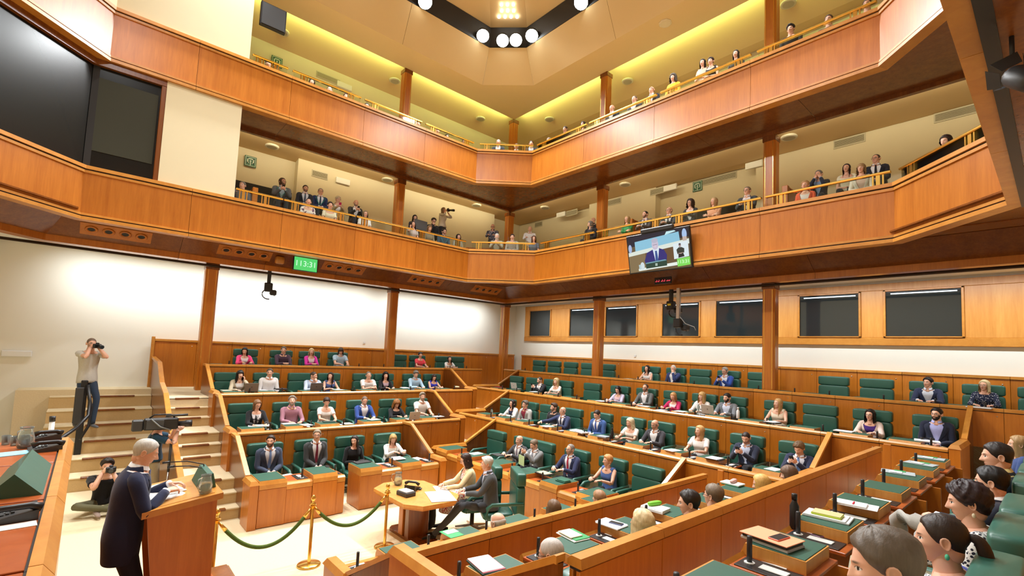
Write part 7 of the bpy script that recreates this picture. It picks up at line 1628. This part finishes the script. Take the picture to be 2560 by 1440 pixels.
lay('picture_inset', (226, 240, 246), [(.745, .25), (.965, .28), (.965, .66), (.745, .62)]); lay('interpreter_top', (44, 50, 44), [(.80, .36), (.79, .47), (.825, .52), (.865, .52), (.905, .48), (.90, .38)]); lay('interpreter_skirt', (20, 22, 28), [(.81, .27), (.90, .29), (.885, .38), (.815, .37)])
lay('interpreter_head', (168, 146, 146), el(.845, .565, .017, .042)); lay('interpreter_arm', (186, 160, 150), [(.795, .38), (.85, .36), (.905, .39), (.85, .385)]); lay('interpreter_hair', (60, 52, 60), el(.845, .595, .017, .022))
lay('picture_timer', (128, 226, 92), [(.79, .06), (.975, .08), (.975, .27), (.785, .25)]); text_on(tv, '113:31', .13, (.88*TW, -.035, .165*TH), glow('scr_digits', (214, 255, 206), 1.0), 'timer_digits')
lay('picture_brand_dot', (90, 90, 90), el(.5, .012, .008, .006, 8), .5)
# ------------------------------------------------------------------ wooden partitions and dark seats in the lower gallery
def partition(p0, p1, z0, z1, t, label):
    p0, p1 = np.array(p0, float), np.array(p1, float); L = np.linalg.norm(p1-p0); a = math.atan2(p1[1]-p0[1], p1[0]-p0[0])
    e = empty('wood_partition', (p0[0], p0[1], z0), a, label, 'partition'); MB().box(0, L, -t/2, t/2, 0, z1-z0, .01).build('board', W_RED, e); MB().box(-.03, .09, -t/2-.03, t/2+.03, 0, z1-z0+.04, .01).build('end_post', W_PANEL, e); MB().box(.09, L, -t/2-.015, t/2+.015, z1-z0-.0, z1-z0+.03, .006).build('cap_rail', W_PANEL, e)
partition((-15.2, 3.25), (-16.9, 3.25), 6.05, 7.62, .08, 'reddish wooden partition by the dark doorway of the lower gallery'); partition((-9.2, 13.0), (-9.2, 14.8), 6.05, 7.75, .08, 'reddish wooden partition behind the woman in bright green'); partition((-4.55, 13.0), (-4.55, 14.8), 6.05, 7.75, .08, 'reddish wooden partition past the large pillar')
partition((-16.4, 11.6), (-15.0, 13.0), 6.4, 7.55, .08, 'red backed wooden screen, half of it before the corner pillar'); partition((-14.75, 13.25), (-13.3, 14.7), 6.4, 7.55, .08, 'red backed wooden screen, half of it past the corner pillar')
seat0 = empty('gallery_seat', (-16.1, 5.6, 6.4), 0, 'x', 'seat', 'dark seats of the lower gallery')
m = MB(); m.cushion(-.10, .02, -.29, .29, .35, 1.0, 6, 9, 6); m.build('backrest', colmat((22, 34, 30), .6), seat0, True); m = MB(); m.cushion(.0, .45, -.27, .27, .36, .46, 5, 8, 5); m.build('seat', colmat((22, 34, 30), .6), seat0, True); MB().box(.0, .3, -.25, .25, 0, .36, .01).build('base', M_BLACK, seat0)
for i, y in enumerate((5.62, 6.25, 6.88, 7.5, 8.75)):
    o = seat0 if i == 0 else copy_tree(seat0, (-16.1, y, 6.4)); o['label'] = 'dark empty gallery seat, %s beyond the bald bearded man' % ORD[i]
e = empty('monitor', tuple(on_x(1052, 563, -15.35)), .1, 'grey back of a monitor among the press seats', 'monitor'); MB().box(-.02, .02, -.28, .28, -.18, .18, .01).build('shell', colmat((84, 86, 88)), e); MB().box(-.03, .03, -.03, .03, -.9, -.18).build('stand', M_DGREY, e)
q = on_z(1213, 592, 7.3); e = empty('monitor', (-14.55, 11.6, 7.32), PI/4, 'black monitor before the man in the patterned shirt', 'monitor'); MB().box(-.02, .02, -.26, .26, -.17, .17, .01).build('shell', M_BLACK, e); MB().box(-.03, .03, -.03, .03, -.7, -.17).build('stand', M_BLACK, e)
# big theatre spotlight under the near gallery
q = on_z(2532, 188, 5.42); e = empty('theatre_spotlight', tuple(q), 0, 'black theatre spotlight under the near gallery with a bright rim', 'spotlight')
MB().tube([(0, 0, .1), (0, 0, 5.8-q[2])], .015, 8).build('hanger', M_BLACK, e, True)
m = MB(); m.lathe([(.07, 0), (.08, .03), (.07, .18), (.045, .22)], 14); m.xf(Matrix.Rotation(2.5, 4, 'X') @ Matrix.Rotation(.5, 4, 'Y')); m.build('lamp_can', M_DGREY, e, True)
m = MB()
for a_ in range(4): m.xf(Matrix.Rotation(PI/2, 4, 'Z')); m.add([(-.06, .07, 0), (.06, .07, 0), (.08, .11, -.09), (-.08, .11, -.09), (-.06, .073, 0), (.06, .073, 0), (.08, .113, -.09), (-.08, .113, -.09)], [(0, 1, 2, 3), (4, 5, 6, 7), (0, 1, 5, 4), (1, 2, 6, 5), (2, 3, 7, 6), (3, 0, 4, 7)])
m.xf(Matrix.Rotation(2.5, 4, 'X') @ Matrix.Rotation(.5, 4, 'Y')); m.build('barn_doors', M_DGREY, e)
